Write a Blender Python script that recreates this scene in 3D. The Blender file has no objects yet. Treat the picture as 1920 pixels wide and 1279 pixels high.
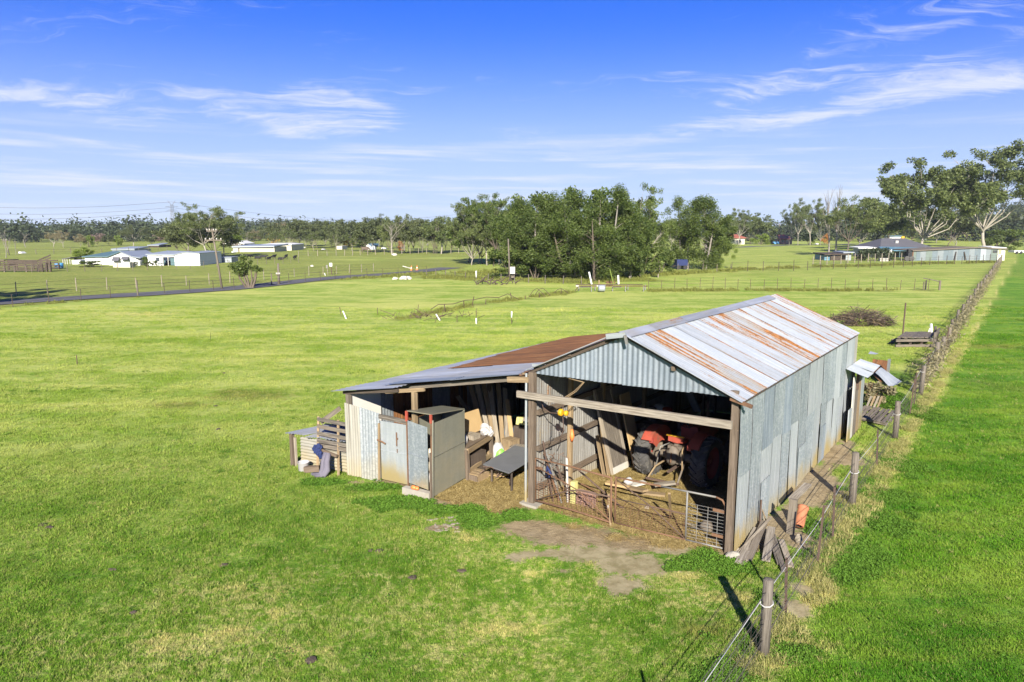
import bpy, math, random
import numpy as np
from mathutils import Vector, Matrix

random.seed(11)
rng = np.random.default_rng(11)
SC = bpy.context.scene
COL = SC.collection
rad = math.radians

# ------------------------------------------------------------------ camera, sky, sun, exposure
CAM_H, FPX, PITCH = 6.4, 1330.0, rad(8.82)
cam_d = bpy.data.cameras.new('camera'); cam = bpy.data.objects.new('camera', cam_d); COL.objects.link(cam)
cam_d.sensor_width = 36.0; cam_d.lens = FPX / 1920 * 36.0
cam_d.clip_start = 0.1; cam_d.clip_end = 12000
cam.location = (0, 0, CAM_H); cam.rotation_euler = (rad(90) - PITCH, 0, 0)
SC.camera = cam

SUN_EL = rad(26.7)
sun_d = bpy.data.lights.new('sun', 'SUN'); sun_d.energy = 4.6; sun_d.angle = rad(0.55); sun_d.color = (1.0, 0.93, 0.82)
sun = bpy.data.objects.new('sun', sun_d); COL.objects.link(sun)
sun.rotation_euler = (rad(90) - SUN_EL, 0, rad(-1.5)); sun.location = (0, -30, 40)

SC.view_settings.view_transform = 'Standard'; SC.view_settings.look = 'None'
SC.view_settings.exposure = 1.5; SC.view_settings.gamma = 1.0; SC.view_settings.use_curve_mapping = False

class NT:
    """small helper that adds nodes and links to a node tree"""
    def __init__(s, tree): s.t = tree
    def add(s, typ, ins=None, **props):
        n = s.t.nodes.new(typ)
        for k, v in props.items(): setattr(n, k, v)
        for k, v in (ins or {}).items():
            sock = n.inputs[k]
            if isinstance(v, bpy.types.NodeSocket): s.t.links.new(v, sock)
            else: sock.default_value = v
        return n
    def math(s, op, a, b=None, c=None, clamp=False):
        i = {0: a}
        if b is not None: i[1] = b
        if c is not None: i[2] = c
        return s.add('ShaderNodeMath', i, operation=op, use_clamp=clamp).outputs[0]
    def mix(s, f, a, b, blend='MIX'):
        n = s.add('ShaderNodeMix', None, data_type='RGBA', blend_type=blend)
        for sock, v in ((n.inputs[0], f), (n.inputs[6], a), (n.inputs[7], b)):
            if isinstance(v, bpy.types.NodeSocket): s.t.links.new(v, sock)
            else: sock.default_value = v if not isinstance(v, tuple) or len(v) == 4 else (*v, 1)
        return n.outputs[2]
    def smooth(s, x, lo, hi):
        return s.add('ShaderNodeMapRange', {0: x, 1: lo, 2: hi, 3: 0.0, 4: 1.0}, interpolation_type='SMOOTHSTEP').outputs[0]
    def noise(s, vec, scale, detail=3, rough=0.55, dist=0.0):
        return s.add('ShaderNodeTexNoise', {'Vector': vec, 'Scale': scale, 'Detail': detail, 'Roughness': rough, 'Distortion': dist}).outputs[0]
    def mapping(s, vec, scale=(1, 1, 1), loc=(0, 0, 0), rot=(0, 0, 0)):
        return s.add('ShaderNodeMapping', {0: vec, 'Scale': scale, 'Location': loc, 'Rotation': rot}).outputs[0]
    def attr(s, name, typ='GEOMETRY', out='Fac'):
        return s.add('ShaderNodeAttribute', None, attribute_name=name, attribute_type=typ).outputs[out]

def make_world():
    w = bpy.data.worlds.new('World'); SC.world = w; w.use_nodes = True
    w.node_tree.nodes.clear(); n = NT(w.node_tree)
    sky = n.add('ShaderNodeTexSky', None, sky_type='NISHITA', sun_disc=False, sun_elevation=SUN_EL, sun_rotation=rad(180),
                altitude=0.0, air_density=1.0, dust_density=0.35, ozone_density=2.2)
    d = n.add('ShaderNodeTexCoord').outputs['Generated']
    sep = n.add('ShaderNodeSeparateXYZ', {0: d}); x, y, z = sep.outputs
    az = n.math('MULTIPLY', n.math('ARCTAN2', x, y), 57.2958)
    el = n.math('MULTIPLY', n.math('ARCSINE', z), 57.2958)
    # thin high cloud: noise on a plane far overhead, drawn out along the wind
    zz = n.math('ADD', n.math('MAXIMUM', z, 0.0), 0.045)
    px = n.math('DIVIDE', x, zz); py = n.math('DIVIDE', y, zz)
    pv = n.add('ShaderNodeCombineXYZ', {0: px, 1: py, 2: 0.0}).outputs[0]
    warp = n.add('ShaderNodeTexNoise', {'Vector': pv, 'Scale': 0.55, 'Detail': 4.0, 'Roughness': 0.6}).outputs[1]
    wv = n.add('ShaderNodeVectorMath', {0: warp, 1: (0.5, 0.5, 0.5)}, operation='SUBTRACT').outputs[0]
    wv = n.add('ShaderNodeVectorMath', {0: wv, 'Scale': 2.4}, operation='SCALE').outputs[0]
    pw = n.add('ShaderNodeVectorMath', {0: pv, 1: wv}, operation='ADD').outputs[0]
    streak = n.noise(n.mapping(pw, (0.42, 1.25, 1), (3.1, 0.7, 0), (0, 0, rad(-14))), 1.0, 9, 0.66)
    fine = n.noise(n.mapping(pw, (0.9, 4.2, 1), (1.7, 5.2, 0), (0, 0, rad(-22))), 1.3, 7, 0.7)
    tex = n.math('ADD', n.math('MULTIPLY', n.math('SUBTRACT', n.math('ADD', n.math('MULTIPLY', streak, 0.55), n.math('MULTIPLY', fine, 0.45)), 0.5), 3.0), 0.36)
    dens = None
    # the cirrus streaks: azimuth, elevation, half width, half height, slope, strength
    banks = [(-33, 8.6, 8.5, .75, -.05, .34), (-19.5, 9.0, 6.5, 1.1, -.02, .46), (-13.0, 8.9, 4.5, 1.4, .06, .66), (-15.0, 7.4, 3.0, .9, .12, .55), (-27, 9.6, 6.0, 1.4, .0, .17),
             (1.0, 7.4, 3.2, .8, .05, .25), (3.0, 11.6, 3.5, .6, .10, .17), (22, 10.6, 6.5, .8, .05, .40), (21.5, 11.0, 2.2, .5, .0, .3), (31, 9.9, 6.0, .9, .03, .26),
             (18, 8.0, 13, .8, .10, .42), (27, 8.6, 7.0, .45, .10, .27), (17.5, 9.9, 3.0, .8, .28, .24), (30, 14.5, 10, 1.4, .1, .17), (24, 12.6, 8, .7, .12, .28), (33, 11.6, 6, .6, .10, .26), (20, 16.5, 9, .8, .14, .12)]
    warp2 = n.noise(d, 9.0, 4, 0.6)
    wel = n.math('ADD', el, n.math('MULTIPLY', n.math('SUBTRACT', warp2, 0.5), 2.2))
    for a, e, wa, he, sl, st in banks:
        da = n.math('SUBTRACT', az, a)
        de = n.math('SUBTRACT', n.math('SUBTRACT', wel, e), n.math('MULTIPLY', da, sl))
        r = n.math('ADD', n.math('POWER', n.math('DIVIDE', da, wa), 2.0), n.math('POWER', n.math('DIVIDE', de, he), 2.0))
        g = n.math('MULTIPLY', n.math('EXPONENT', n.math('MULTIPLY', r, -1.0)), st)
        dens = g if dens is None else n.math('ADD', dens, g)
    bands = n.noise(n.add('ShaderNodeCombineXYZ', {0: n.math('MULTIPLY', az, 0.055), 1: n.math('ADD', n.math('MULTIPLY', el, 1.15), n.math('MULTIPLY', az, 0.012)), 2: 0.0}).outputs[0], 1.0, 6, 0.62, 0.35)
    low = n.math('MULTIPLY', n.math('MULTIPLY', n.smooth(el, 8.5, 5.0), n.smooth(el, -1.0, 3.0)), n.smooth(bands, 0.44, 0.72))
    dens = n.math('MINIMUM', dens, 0.40)
    cl = n.math('MULTIPLY', n.smooth(n.math('ADD', tex, n.math('MULTIPLY', dens, 1.25)), 0.52, 1.30), 0.92)
    cl = n.math('ADD', cl, n.math('MULTIPLY', low, 0.92), clamp=True)
    veil = n.math('MULTIPLY', n.math('POWER', n.smooth(el, 18.5, 1.5), 1.45), 0.86)
    skyc = n.mix(1.0, sky.outputs[0], (0.10, 0.355, 1.12, 1), 'MULTIPLY')
    col = n.mix(veil, skyc, (4.15, 5.05, 6.5, 1))
    col = n.mix(cl, col, (5.7, 6.0, 6.6, 1))
    bg = n.add('ShaderNodeBackground', {'Color': col, 'Strength': 0.052})
    out = n.add('ShaderNodeOutputWorld', {'Surface': bg.outputs[0]})
make_world()

# ------------------------------------------------------------------ places: the shed's own axes, and points on the ground
A_U, A_V = rad(-34.5), rad(-36.0)
U = np.array([math.cos(A_U), math.sin(A_U), 0.0]); V = np.array([-math.sin(A_V), math.cos(A_V), 0.0]); ZZ = np.array([0, 0, 1.0])
ORG = np.array([0.486, 16.05, 0.0])
def S(u, v, z=0.0): return ORG + u * U + v * V + z * ZZ
MI = np.linalg.inv(np.stack([U[:2], V[:2]], 1))
def uv_of(x, y):
    dx, dy = np.asarray(x) - ORG[0], np.asarray(y) - ORG[1]
    return MI[0, 0] * dx + MI[0, 1] * dy, MI[1, 0] * dx + MI[1, 1] * dy
def ray(px, py):
    dx, dy = (px - 960) / FPX, (639.5 - py) / FPX
    c, s = math.cos(PITCH), math.sin(PITCH)
    return np.array([dx, c + dy * s, -s + dy * c])
def G(px, py, z=0.0):
    d = ray(px, py); p = d * ((z - CAM_H) / d[2]); return np.array([p[0], p[1], z])
def onv(px, py, v):
    d = ray(px, py); a = np.array([[U[0], -d[0]], [U[1], -d[1]]]); u, t = np.linalg.solve(a, -(ORG + v * V)[:2])
    return u, CAM_H + t * d[2]
def zat(y_dist, py):
    """height above ground of a point seen at picture row py, y_dist metres ahead"""
    a = math.atan2(639.5 - py, FPX) - PITCH
    return CAM_H + y_dist * math.tan(a)
def hgt(x, y):
    x, y = np.asarray(x, float), np.asarray(y, float)
    far = np.clip((np.hypot(x, y) - 34) / 60, 0, 1)
    return far * (0.10 * np.sin(x * .071 + 1.3) * np.cos(y * .053) + 0.06 * np.sin(x * .19 + y * .13)) 

# ------------------------------------------------------------------ mesh builder and object helpers
def nrm(a): a = np.asarray(a, float); return a / (np.linalg.norm(a) + 1e-12)
class MB:
    def __init__(s): s.v = []; s.f = []; s.uv = []
    def face(s, idx, uvs): s.f.append(tuple(idx)); s.uv.extend(uvs)
    def quad(s, a, b, c, d):
        n = len(s.v); s.v += [tuple(a), tuple(b), tuple(c), tuple(d)]
        l, w = np.linalg.norm(np.subtract(d, a)), np.linalg.norm(np.subtract(b, a))
        s.face((n, n + 1, n + 2, n + 3), [(0, 0), (w, 0), (w, l), (0, l)])
    def poly(s, pts):
        n = len(s.v); s.v += [tuple(p) for p in pts]; s.face(range(n, n + len(pts)), [(p[0], p[2]) for p in pts])
    def hexa(s, q):
        """eight corners: bottom ring then top ring"""
        for a, b, c, d in ((3, 2, 1, 0), (4, 5, 6, 7), (0, 1, 5, 4), (1, 2, 6, 5), (2, 3, 7, 6), (3, 0, 4, 7)):
            s.quad(q[a], q[b], q[c], q[d])
    def box(s, c, sz, X=(1, 0, 0), Y=(0, 1, 0), Z=(0, 0, 1)):
        c = np.asarray(c, float); X, Y, Z = (np.asarray(k, float) * h / 2 for k, h in zip((X, Y, Z), sz))
        s.hexa([c - X - Y - Z, c + X - Y - Z, c + X + Y - Z, c - X + Y - Z, c - X - Y + Z, c + X - Y + Z, c + X + Y + Z, c - X + Y + Z])
    def beam(s, p0, p1, w, h, up=(0, 0, 1), taper=1.0):
        p0, p1 = np.asarray(p0, float), np.asarray(p1, float); d = nrm(p1 - p0)
        x = np.cross(d, up)
        if np.linalg.norm(x) < .05: x = np.cross(d, (1, 0, 0) if abs(d[0]) < .9 else (0, 1, 0))
        x = nrm(x); y = np.cross(x, d); q = []
        for p, k in ((p0, 1.0), (p1, taper)):
            q += [p - x * w * k / 2 - y * h * k / 2, p + x * w * k / 2 - y * h * k / 2, p + x * w * k / 2 + y * h * k / 2, p - x * w * k / 2 + y * h * k / 2]
        s.hexa(q)
    def tube(s, pts, r, n=6, caps=True):
        pts = [np.asarray(p, float) for p in pts]
        rs = [r] * len(pts) if np.isscalar(r) else list(r)
        base = len(s.v); L = 0.0; ls = []
        px = None
        for i, p in enumerate(pts):
            d = nrm(pts[min(i + 1, len(pts) - 1)] - pts[max(i - 1, 0)])
            if px is None:
                px = np.cross(d, (0, 0, 1))
                if np.linalg.norm(px) < .05: px = np.cross(d, (1, 0, 0))
            px = nrm(px - d * np.dot(px, d)); py = np.cross(d, px)
            if i: L += np.linalg.norm(p - pts[i - 1])
            ls.append(L)
            for k in range(n):
                a = 2 * math.pi * k / n
                s.v.append(tuple(p + (px * math.cos(a) + py * math.sin(a)) * rs[i]))
        for i in range(len(pts) - 1):
            for k in range(n):
                k2 = (k + 1) % n; c = 6.28 * max(rs[i], .01)
                s.face((base + i * n + k, base + i * n + k2, base + (i + 1) * n + k2, base + (i + 1) * n + k),
                       [(k / n * c, ls[i]), ((k + 1) / n * c, ls[i]), ((k + 1) / n * c, ls[i + 1]), (k / n * c, ls[i + 1])])
        if caps:
            for o, rev in ((base, True), (base + (len(pts) - 1) * n, False)):
                idx = [o + k for k in range(n)]
                s.face(idx[::-1] if rev else idx, [(s.v[i][0] - s.v[o][0], s.v[i][1] - s.v[o][1]) for i in idx])
    def lathe(s, c, prof, n=16, X=(1, 0, 0), Y=(0, 1, 0), Z=(0, 0, 1)):
        c, X, Y, Z = (np.asarray(k, float) for k in (c, X, Y, Z)); base = len(s.v)
        for r, h in prof:
            for k in range(n):
                a = 2 * math.pi * k / n; s.v.append(tuple(c + X * r * math.cos(a) + Y * r * math.sin(a) + Z * h))
        for i in range(len(prof) - 1):
            for k in range(n):
                k2 = (k + 1) % n
                s.face((base + i * n + k, base + i * n + k2, base + (i + 1) * n + k2, base + (i + 1) * n + k),
                       [(k / n, prof[i][1]), ((k + 1) / n, prof[i][1]), ((k + 1) / n, prof[i + 1][1]), (k / n, prof[i + 1][1])])
    def corr(s, p00, p10, p01, p11, n, amp, nm, seg=6, rows=1, wob=0.0, phase=0.0):
        """corrugated sheet: n waves from p00 to p10, running straight from p00 to p01"""
        p00, p10, p01, p11, nm = (np.asarray(k, float) for k in (p00, p10, p01, p11, nm))
        w, l = np.linalg.norm(p10 - p00), np.linalg.norm(p01 - p00); base = len(s.v); m = int(round(n * seg))
        w1, w2 = random.uniform(0, 6), random.uniform(0, 6)
        for j in range(rows + 1):
            t = j / rows
            for i in range(m + 1):
                q = i / m
                p = (p00 * (1 - q) + p10 * q) * (1 - t) + (p01 * (1 - q) + p11 * q) * t
                o = amp * math.sin(2 * math.pi * n * q + phase) + (wob * (math.sin(q * 3.1 + w1 + t * 2) + math.sin(t * 4.3 + w2)) if wob else 0)
                s.v.append(tuple(p + nm * o))
        for j in range(rows):
            for i in range(m):
                a = base + j * (m + 1) + i
                s.face((a, a + 1, a + m + 2, a + m + 1), [(i / m * w, j / rows * l), ((i + 1) / m * w, j / rows * l), ((i + 1) / m * w, (j + 1) / rows * l), (i / m * w, (j + 1) / rows * l)])
    def blob(s, c, r, n=8, m=5, jit=0.15, X=(1, 0, 0), Y=(0, 1, 0), Z=(0, 0, 1)):
        c = np.asarray(c, float); r = (r, r, r) if np.isscalar(r) else r
        X, Y, Z = (np.asarray(k, float) for k in (X, Y, Z)); base = len(s.v)
        for j in range(m + 1):
            th = math.pi * j / m
            for i in range(n):
                a = 2 * math.pi * i / n; k = 1 + random.uniform(-jit, jit) if 0 < j < m else 1
                s.v.append(tuple(c + X * (r[0] * math.sin(th) * math.cos(a) * k) + Y * (r[1] * math.sin(th) * math.sin(a) * k) - Z * (r[2] * math.cos(th) * k)))
        for j in range(m):
            for i in range(n):
                i2 = (i + 1) % n
                s.face((base + j * n + i, base + j * n + i2, base + (j + 1) * n + i2, base + (j + 1) * n + i), [(i / n, j / m), ((i + 1) / n, j / m), ((i + 1) / n, (j + 1) / m), (i / n, (j + 1) / m)])
    def mesh(s, name, mat=None, off=(0, 0, 0), smooth=False):
        me = bpy.data.meshes.new(name)
        vs = np.asarray(s.v, float) - np.asarray(off, float)
        me.from_pydata(vs.tolist(), [], s.f)
        uvl = me.uv_layers.new(name='UVMap'); uvl.data.foreach_set('uv', np.asarray(s.uv, np.float32).ravel())
        if smooth: me.polygons.foreach_set('use_smooth', np.ones(len(me.polygons), bool))
        if mat: me.materials.append(mat)
        return me
    def build(s, name, mat, parent=None, smooth=False, local=False, loc=None, **props):
        """link as ONE object; world coordinates unless local; loc sets the origin of a top-level one"""
        off = np.zeros(3)
        if parent is not None and not local:
            p = parent
            while p is not None: off = off + np.array(p.location); p = p.parent
        elif parent is None and loc is not None and not local: off = np.asarray(loc, float)
        o = bpy.data.objects.new(name, s.mesh(name, mat, off, smooth)); COL.objects.link(o)
        if parent is not None: o.parent = parent
        elif loc is not None: o.location = loc
        for k, v in props.items():
            if v is not None: o[k] = v
        return o

def thing(name, label, cat, loc, group=None, rz=0.0):
    o = bpy.data.objects.new(name, None); COL.objects.link(o); o.location = tuple(float(k) for k in loc); o.rotation_euler.z = rz
    o.empty_display_size = 0.2; o['label'] = label; o['category'] = cat
    if group: o['group'] = group
    return o
def copy_thing(root, loc, rz=0.0, scale=(1, 1, 1), label=None, group=None):
    r = root.copy(); COL.objects.link(r); r.location = tuple(float(k) for k in loc); r.rotation_euler = (0, 0, rz); r.scale = scale
    if label: r['label'] = label
    if group: r['group'] = group
    for ch in list(root.children):
        c = ch.copy(); COL.objects.link(c); c.parent = r
        for g in list(ch.children):
            d = g.copy(); COL.objects.link(d); d.parent = c
    return r

# ------------------------------------------------------------------ materials
def new_mat(name):
    m = bpy.data.materials.new(name); m.use_nodes = True; m.node_tree.nodes.clear()
    return m, NT(m.node_tree)
def finish(n, col, rough=0.7, metal=0.0, bump=None, bstr=0.3, bdist=0.01, spec=0.5):
    i = {'Base Color': col, 'Roughness': rough, 'Metallic': metal, 'Specular IOR Level': spec}
    if bump is not None: i['Normal'] = n.add('ShaderNodeBump', {'Height': bump, 'Strength': bstr, 'Distance': bdist}).outputs[0]
    b = n.add('ShaderNodeBsdfPrincipled', i); n.add('ShaderNodeOutputMaterial', {0: b.outputs[0]})
def c4(c): return (c[0], c[1], c[2], 1)
def plain(name, c, rough=0.7, metal=0.0, var=0.25, scale=6.0, bump=0.2, dirt=None, spec=0.4):
    m, n = new_mat(name); o = n.add('ShaderNodeTexCoord').outputs['Object']
    a = n.noise(o, scale, 5, 0.6); f = n.noise(o, scale * 9, 3, 0.6)
    col = n.mix(a, c4([k * (1 - var) for k in c]), c4([min(1, k * (1 + var)) for k in c]))
    if dirt: col = n.mix(n.smooth(n.noise(o, scale * .6, 6, 0.7), 0.5, 0.72), col, c4(dirt))
    finish(n, col, rough, metal, f, bump, 0.006, spec); return m
def wood(name, c, dark, rough=0.85):
    m, n = new_mat(name); uv = n.add('ShaderNodeTexCoord').outputs['UV']; o = n.add('ShaderNodeTexCoord').outputs['Object']
    rnd = n.add('ShaderNodeObjectInfo').outputs['Random']
    uo = n.add('ShaderNodeVectorMath', {0: uv, 1: n.add('ShaderNodeCombineXYZ', {0: n.math('MULTIPLY', rnd, 17.0), 1: n.math('MULTIPLY', rnd, 31.0), 2: 0.0}).outputs[0]}, operation='ADD').outputs[0]
    g = n.noise(n.mapping(uo, (38, 1.6, 1)), 1.0, 6, 0.65, 0.4); big = n.noise(o, 2.3, 4, 0.6)
    col = n.mix(n.smooth(g, 0.36, 0.66), c4(dark), c4(c)); col = n.mix(n.math('MULTIPLY', n.smooth(big, 0.42, 0.7), 0.55), col, c4([k * .55 for k in c]))
    col = n.mix(n.math('MULTIPLY', rnd, 0.35), col, c4([c[0] * 1.25, c[1] * 1.15, c[2] * 1.0]))
    finish(n, col, rough, 0, g, 0.5, 0.01, 0.25); return m
def galv(name, base, light, streak=0.5, spangle=0.35, rough=0.42, metal=0.35, mud=0.0, lap=0.0, rust_c=((0.31, 0.122, 0.018), (0.130, 0.048, 0.010)), tan=0.0):
    """zinc coated steel: spangle, runs along the sheet, rust where the sheet's own 'rust' number asks for it"""
    m, n = new_mat(name); uv = n.add('ShaderNodeTexCoord').outputs['UV']; o = n.add('ShaderNodeTexCoord').outputs['Object']
    geo = n.add('ShaderNodeNewGeometry').outputs['Position']
    rnd = n.add('ShaderNodeObjectInfo').outputs['Random']; rust = n.attr('rust', 'OBJECT')
    off = n.add('ShaderNodeCombineXYZ', {0: n.math('MULTIPLY', rnd, 37.0), 1: n.math('MULTIPLY', rnd, 53.0), 2: 0.0}).outputs[0]
    uo = n.add('ShaderNodeVectorMath', {0: uv, 1: off}, operation='ADD').outputs[0]
    st = n.noise(n.mapping(uo, (7.5, 0.45, 1)), 1.0, 6, 0.62, 0.2)
    sp = n.add('ShaderNodeTexVoronoi', {'Vector': o, 'Scale': 26.0}, feature='F1').outputs['Color']
    sp = n.add('ShaderNodeSeparateColor', {0: sp}).outputs[0]
    cl = n.noise(uo, 1.7, 5, 0.62)
    k = n.math('ADD', n.math('MULTIPLY', n.smooth(st, 0.38, 0.66), streak), n.math('MULTIPLY', n.math('SUBTRACT', sp, 0.5), spangle))
    k = n.math('ADD', k, n.math('MULTIPLY', n.math('SUBTRACT', cl, 0.5), 0.7), clamp=True)
    col = n.mix(k, c4(base), c4(light))
    tone = n.math('ADD', 0.86, n.math('MULTIPLY', rnd, 0.28))
    col = n.mix(1.0, col, n.add('ShaderNodeCombineXYZ', {0: tone, 1: tone, 2: tone}).outputs[0], 'MULTIPLY')
    if tan: col = n.mix(n.math('MULTIPLY', n.smooth(n.noise(uo, 0.9, 5, 0.65), 0.38, 0.7), tan), col, (0.30, 0.25, 0.15, 1))
    if mud:
        z = n.add('ShaderNodeSeparateXYZ', {0: geo}).outputs[2]
        mm = n.smooth(n.math('SUBTRACT', n.math('ADD', n.math('MULTIPLY', n.noise(n.mapping(geo, (1.1, 1.1, .5)), 1.0, 4, 0.6), 1.7), n.math('MULTIPLY', st, .35)), n.math('MULTIPLY', z, 1.05)), 0.35, 0.95)
        col = n.mix(n.math('MULTIPLY', mm, mud), col, (0.34, 0.26, 0.10, 1))
    rn = n.noise(n.mapping(uo, (8.5, 0.40, 1)), 1.0, 8, 0.70, 0.12); rn2 = n.noise(uo, 16.0, 4, 0.7)
    rv = n.math('ADD', n.math('ADD', n.math('MULTIPLY', rn, 0.82), n.math('MULTIPLY', rn2, 0.18)), n.math('MULTIPLY', rust, 0.62))
    if lap:          # sheets rust first along their side laps
        ux = n.add('ShaderNodeSeparateXYZ', {0: uv}).outputs[0]; ed = n.math('MINIMUM', ux, n.math('SUBTRACT', lap, ux))
        el = n.math('EXPONENT', n.math('MULTIPLY', n.math('POWER', n.math('DIVIDE', ed, 0.085), 2.0), -1.0))
        rv = n.math('ADD', rv, n.math('MULTIPLY', n.math('MULTIPLY', el, n.smooth(n.noise(n.mapping(uo, (.7, .55, 1)), 1.0, 3, .5), .40, .58)), 0.15)); rv = n.math('SUBTRACT', rv, 0.035)
    rm = n.smooth(n.math('ADD', rv, n.math('MULTIPLY', n.math('SUBTRACT', n.noise(n.mapping(uo, (.9, .5, 1)), 1.0, 3, .5), .5), .38)), 0.625, 0.695)
    rc = n.mix(n.smooth(n.noise(uo, 9.0, 5, 0.7), 0.35, 0.65), c4(rust_c[1]), c4(rust_c[0]))
    halo = n.math('MULTIPLY', n.smooth(rv, 0.555, 0.66), 0.5)
    col = n.mix(halo, col, (0.27, 0.19, 0.075, 1)); col = n.mix(rm, col, rc)
    rg = n.math('ADD', rough, n.math('MULTIPLY', rm, 0.4), clamp=True)
    mt = n.math('MULTIPLY', n.math('SUBTRACT', 1.0, rm), metal)
    finish(n, col, rg, mt, n.math('ADD', st, sp), 0.12, 0.004); return m
def leafy(name, c1, c2, trans=0.35):
    m, n = new_mat(name); o = n.add('ShaderNodeTexCoord').outputs['Object']; p = n.add('ShaderNodeNewGeometry')
    isl = p.outputs['Random Per Island']; rnd = n.add('ShaderNodeObjectInfo').outputs['Random']
    f = n.math('ADD', n.math('MULTIPLY', n.noise(p.outputs['Position'], 0.55, 3, 0.6), 0.9), n.math('MULTIPLY', n.math('SUBTRACT', isl, 0.5), 0.8))
    f = n.math('ADD', f, n.math('MULTIPLY', n.math('SUBTRACT', rnd, 0.5), 0.25), clamp=True)
    col = n.mix(f, c4(c1), c4(c2))
    d = n.add('ShaderNodeBsdfDiffuse', {'Color': col}); t = n.add('ShaderNodeBsdfTranslucent', {'Color': n.mix(0.5, col, c4([k * 1.3 for k in c2]))})
    g = n.add('ShaderNodeBsdfGlossy', {'Color': (.5, .5, .5, 1), 'Roughness': 0.55})
    mx = n.add('ShaderNodeMixShader', {0: trans, 1: d.outputs[0], 2: t.outputs[0]}); mx2 = n.add('ShaderNodeMixShader', {0: 0.04, 1: mx.outputs[0], 2: g.outputs[0]})
    n.add('ShaderNodeOutputMaterial', {0: mx2.outputs[0]}); return m

M = {}
M['slate_sheet'] = plain('dark_sheet_steel', (0.115, 0.12, 0.125), 0.6, 0, 0.3, 3, 0.1)
M['tin_blue'] = plain('blue_grey_tin', (0.105, 0.135, 0.150), 0.6, 0, 0.25, 1.2, 0.1, dirt=(0.14, 0.155, 0.155))
M['tin_pale'] = plain('pale_grey_tin', (0.155, 0.178, 0.185), 0.6, 0, 0.2, 1.2, 0.1)
M['tin_green'] = plain('greenish_tin', (0.115, 0.145, 0.125), 0.6, 0, 0.25, 1.2, 0.1)
M['wood_grey'] = wood('weathered_grey_wood', (0.165, 0.145, 0.118), (0.055, 0.047, 0.038))
M['wood_pale'] = wood('weathered_pale_wood', (0.288, 0.259, 0.209), (0.115, 0.094, 0.072))
M['wood_brown'] = wood('weathered_brown_wood', (0.150, 0.118, 0.088), (0.060, 0.046, 0.034))
M['wood_tan'] = wood('dry_tan_wood', (0.265, 0.200, 0.118), (0.125, 0.088, 0.050))
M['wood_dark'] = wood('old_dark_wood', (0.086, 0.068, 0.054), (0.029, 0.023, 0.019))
M['galv_dark'] = galv('spangled_dark_zinc', (0.215, 0.245, 0.262), (0.345, 0.372, 0.385), 0.6, 0.8, mud=0.65)
M['galv_pale'] = galv('weathered_pale_zinc', (0.290, 0.315, 0.325), (0.41, 0.43, 0.437), 0.55, 0.25, mud=0.9)
M['galv_gable'] = galv('gable_zinc', (0.175, 0.207, 0.240), (0.30, 0.332, 0.36), 0.5, 0.25)
M['galv_roof'] = galv('roof_zinc', (0.31, 0.342, 0.365), (0.455, 0.48, 0.50), 0.55, 0.25, rough=0.55, metal=.25, lap=0.78)
M['galv_lean'] = galv('lean_to_zinc', (0.27, 0.295, 0.325), (0.43, 0.455, 0.49), 0.6, 0.1, rough=0.55, tan=0.4)
M['galv_shiny'] = galv('bright_spangled_zinc', (0.236, 0.260, 0.273), (0.409, 0.428, 0.428), 0.5, 0.8, mud=0.3)
M['galv_cream'] = galv('cream_stained_zinc', (0.248, 0.236, 0.198), (0.360, 0.347, 0.298), 0.5, 0.1, mud=0.4, metal=.15)
M['galv_inner'] = galv('inner_wall_zinc', (0.205, 0.198, 0.180), (0.341, 0.335, 0.310), 0.6, 0.2, metal=.2, mud=0.3)
M['galv_cabinet'] = galv('cabinet_steel', (0.165, 0.165, 0.128), (0.235, 0.232, 0.185), 0.3, 0.3, metal=.15, tan=.35)
M['rust_sheet'] = galv('rusted_sheet', (0.085, 0.034, 0.010), (0.205, 0.088, 0.026), 0.85, 0.1, rough=0.9, metal=0.0)
M['rust'] = plain('rusted_iron', (0.135, 0.072, 0.038), 0.9, 0, 0.4, 9, 0.3, dirt=(0.07, 0.04, 0.025))
M['rust_dark'] = plain('dark_rusted_iron', (0.085, 0.055, 0.04), 0.9, 0, 0.35, 9, 0.3)
M['steel'] = plain('dull_steel', (0.17, 0.168, 0.155), 0.6, 0.2, 0.3, 8, 0.15, dirt=(0.13, 0.085, 0.05))
M['white'] = plain('white_paint', (0.600, 0.600, 0.580), 0.6, 0, 0.06, 3, 0.05)
M['white_dirty'] = plain('grubby_white', (0.400, 0.385, 0.345), 0.7, 0, 0.15, 5, 0.1, dirt=(0.40, 0.36, 0.27))
M['cream'] = plain('cream_paint', (0.470, 0.440, 0.350), 0.7, 0, 0.08, 2, 0.05)
M['concrete'] = plain('old_concrete', (0.270, 0.250, 0.205), 0.9, 0, 0.25, 5, 0.4, dirt=(0.24, 0.21, 0.16))
M['black'] = plain('black_rubber', (0.018, 0.018, 0.019), 0.75, 0, 0.3, 8, 0.3)
M['tyre'] = plain('dusty_rubber', (0.055, 0.053, 0.050), 0.85, 0, 0.4, 6, 0.3, dirt=(0.12, 0.11, 0.092))
M['red'] = plain('faded_red_paint', (0.30, 0.058, 0.036), 0.55, 0, 0.35, 5, 0.1, dirt=(0.17, 0.065, 0.04))
M['red_dark'] = plain('deep_red_paint', (0.22, 0.038, 0.03), 0.6, 0, 0.3, 5, 0.1)
M['grease'] = plain('greasy_casting', (0.12, 0.10, 0.078), 0.7, 0.1, 0.4, 7, 0.3, dirt=(0.22, 0.17, 0.11))
M['yellow'] = plain('yellow_enamel', (0.50, 0.27, 0.012), 0.5, 0, 0.15, 6, 0.05)
M['yellow_pale'] = plain('pale_yellow_foam', (0.450, 0.430, 0.160), 0.85, 0, 0.15, 6, 0.2)
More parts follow.
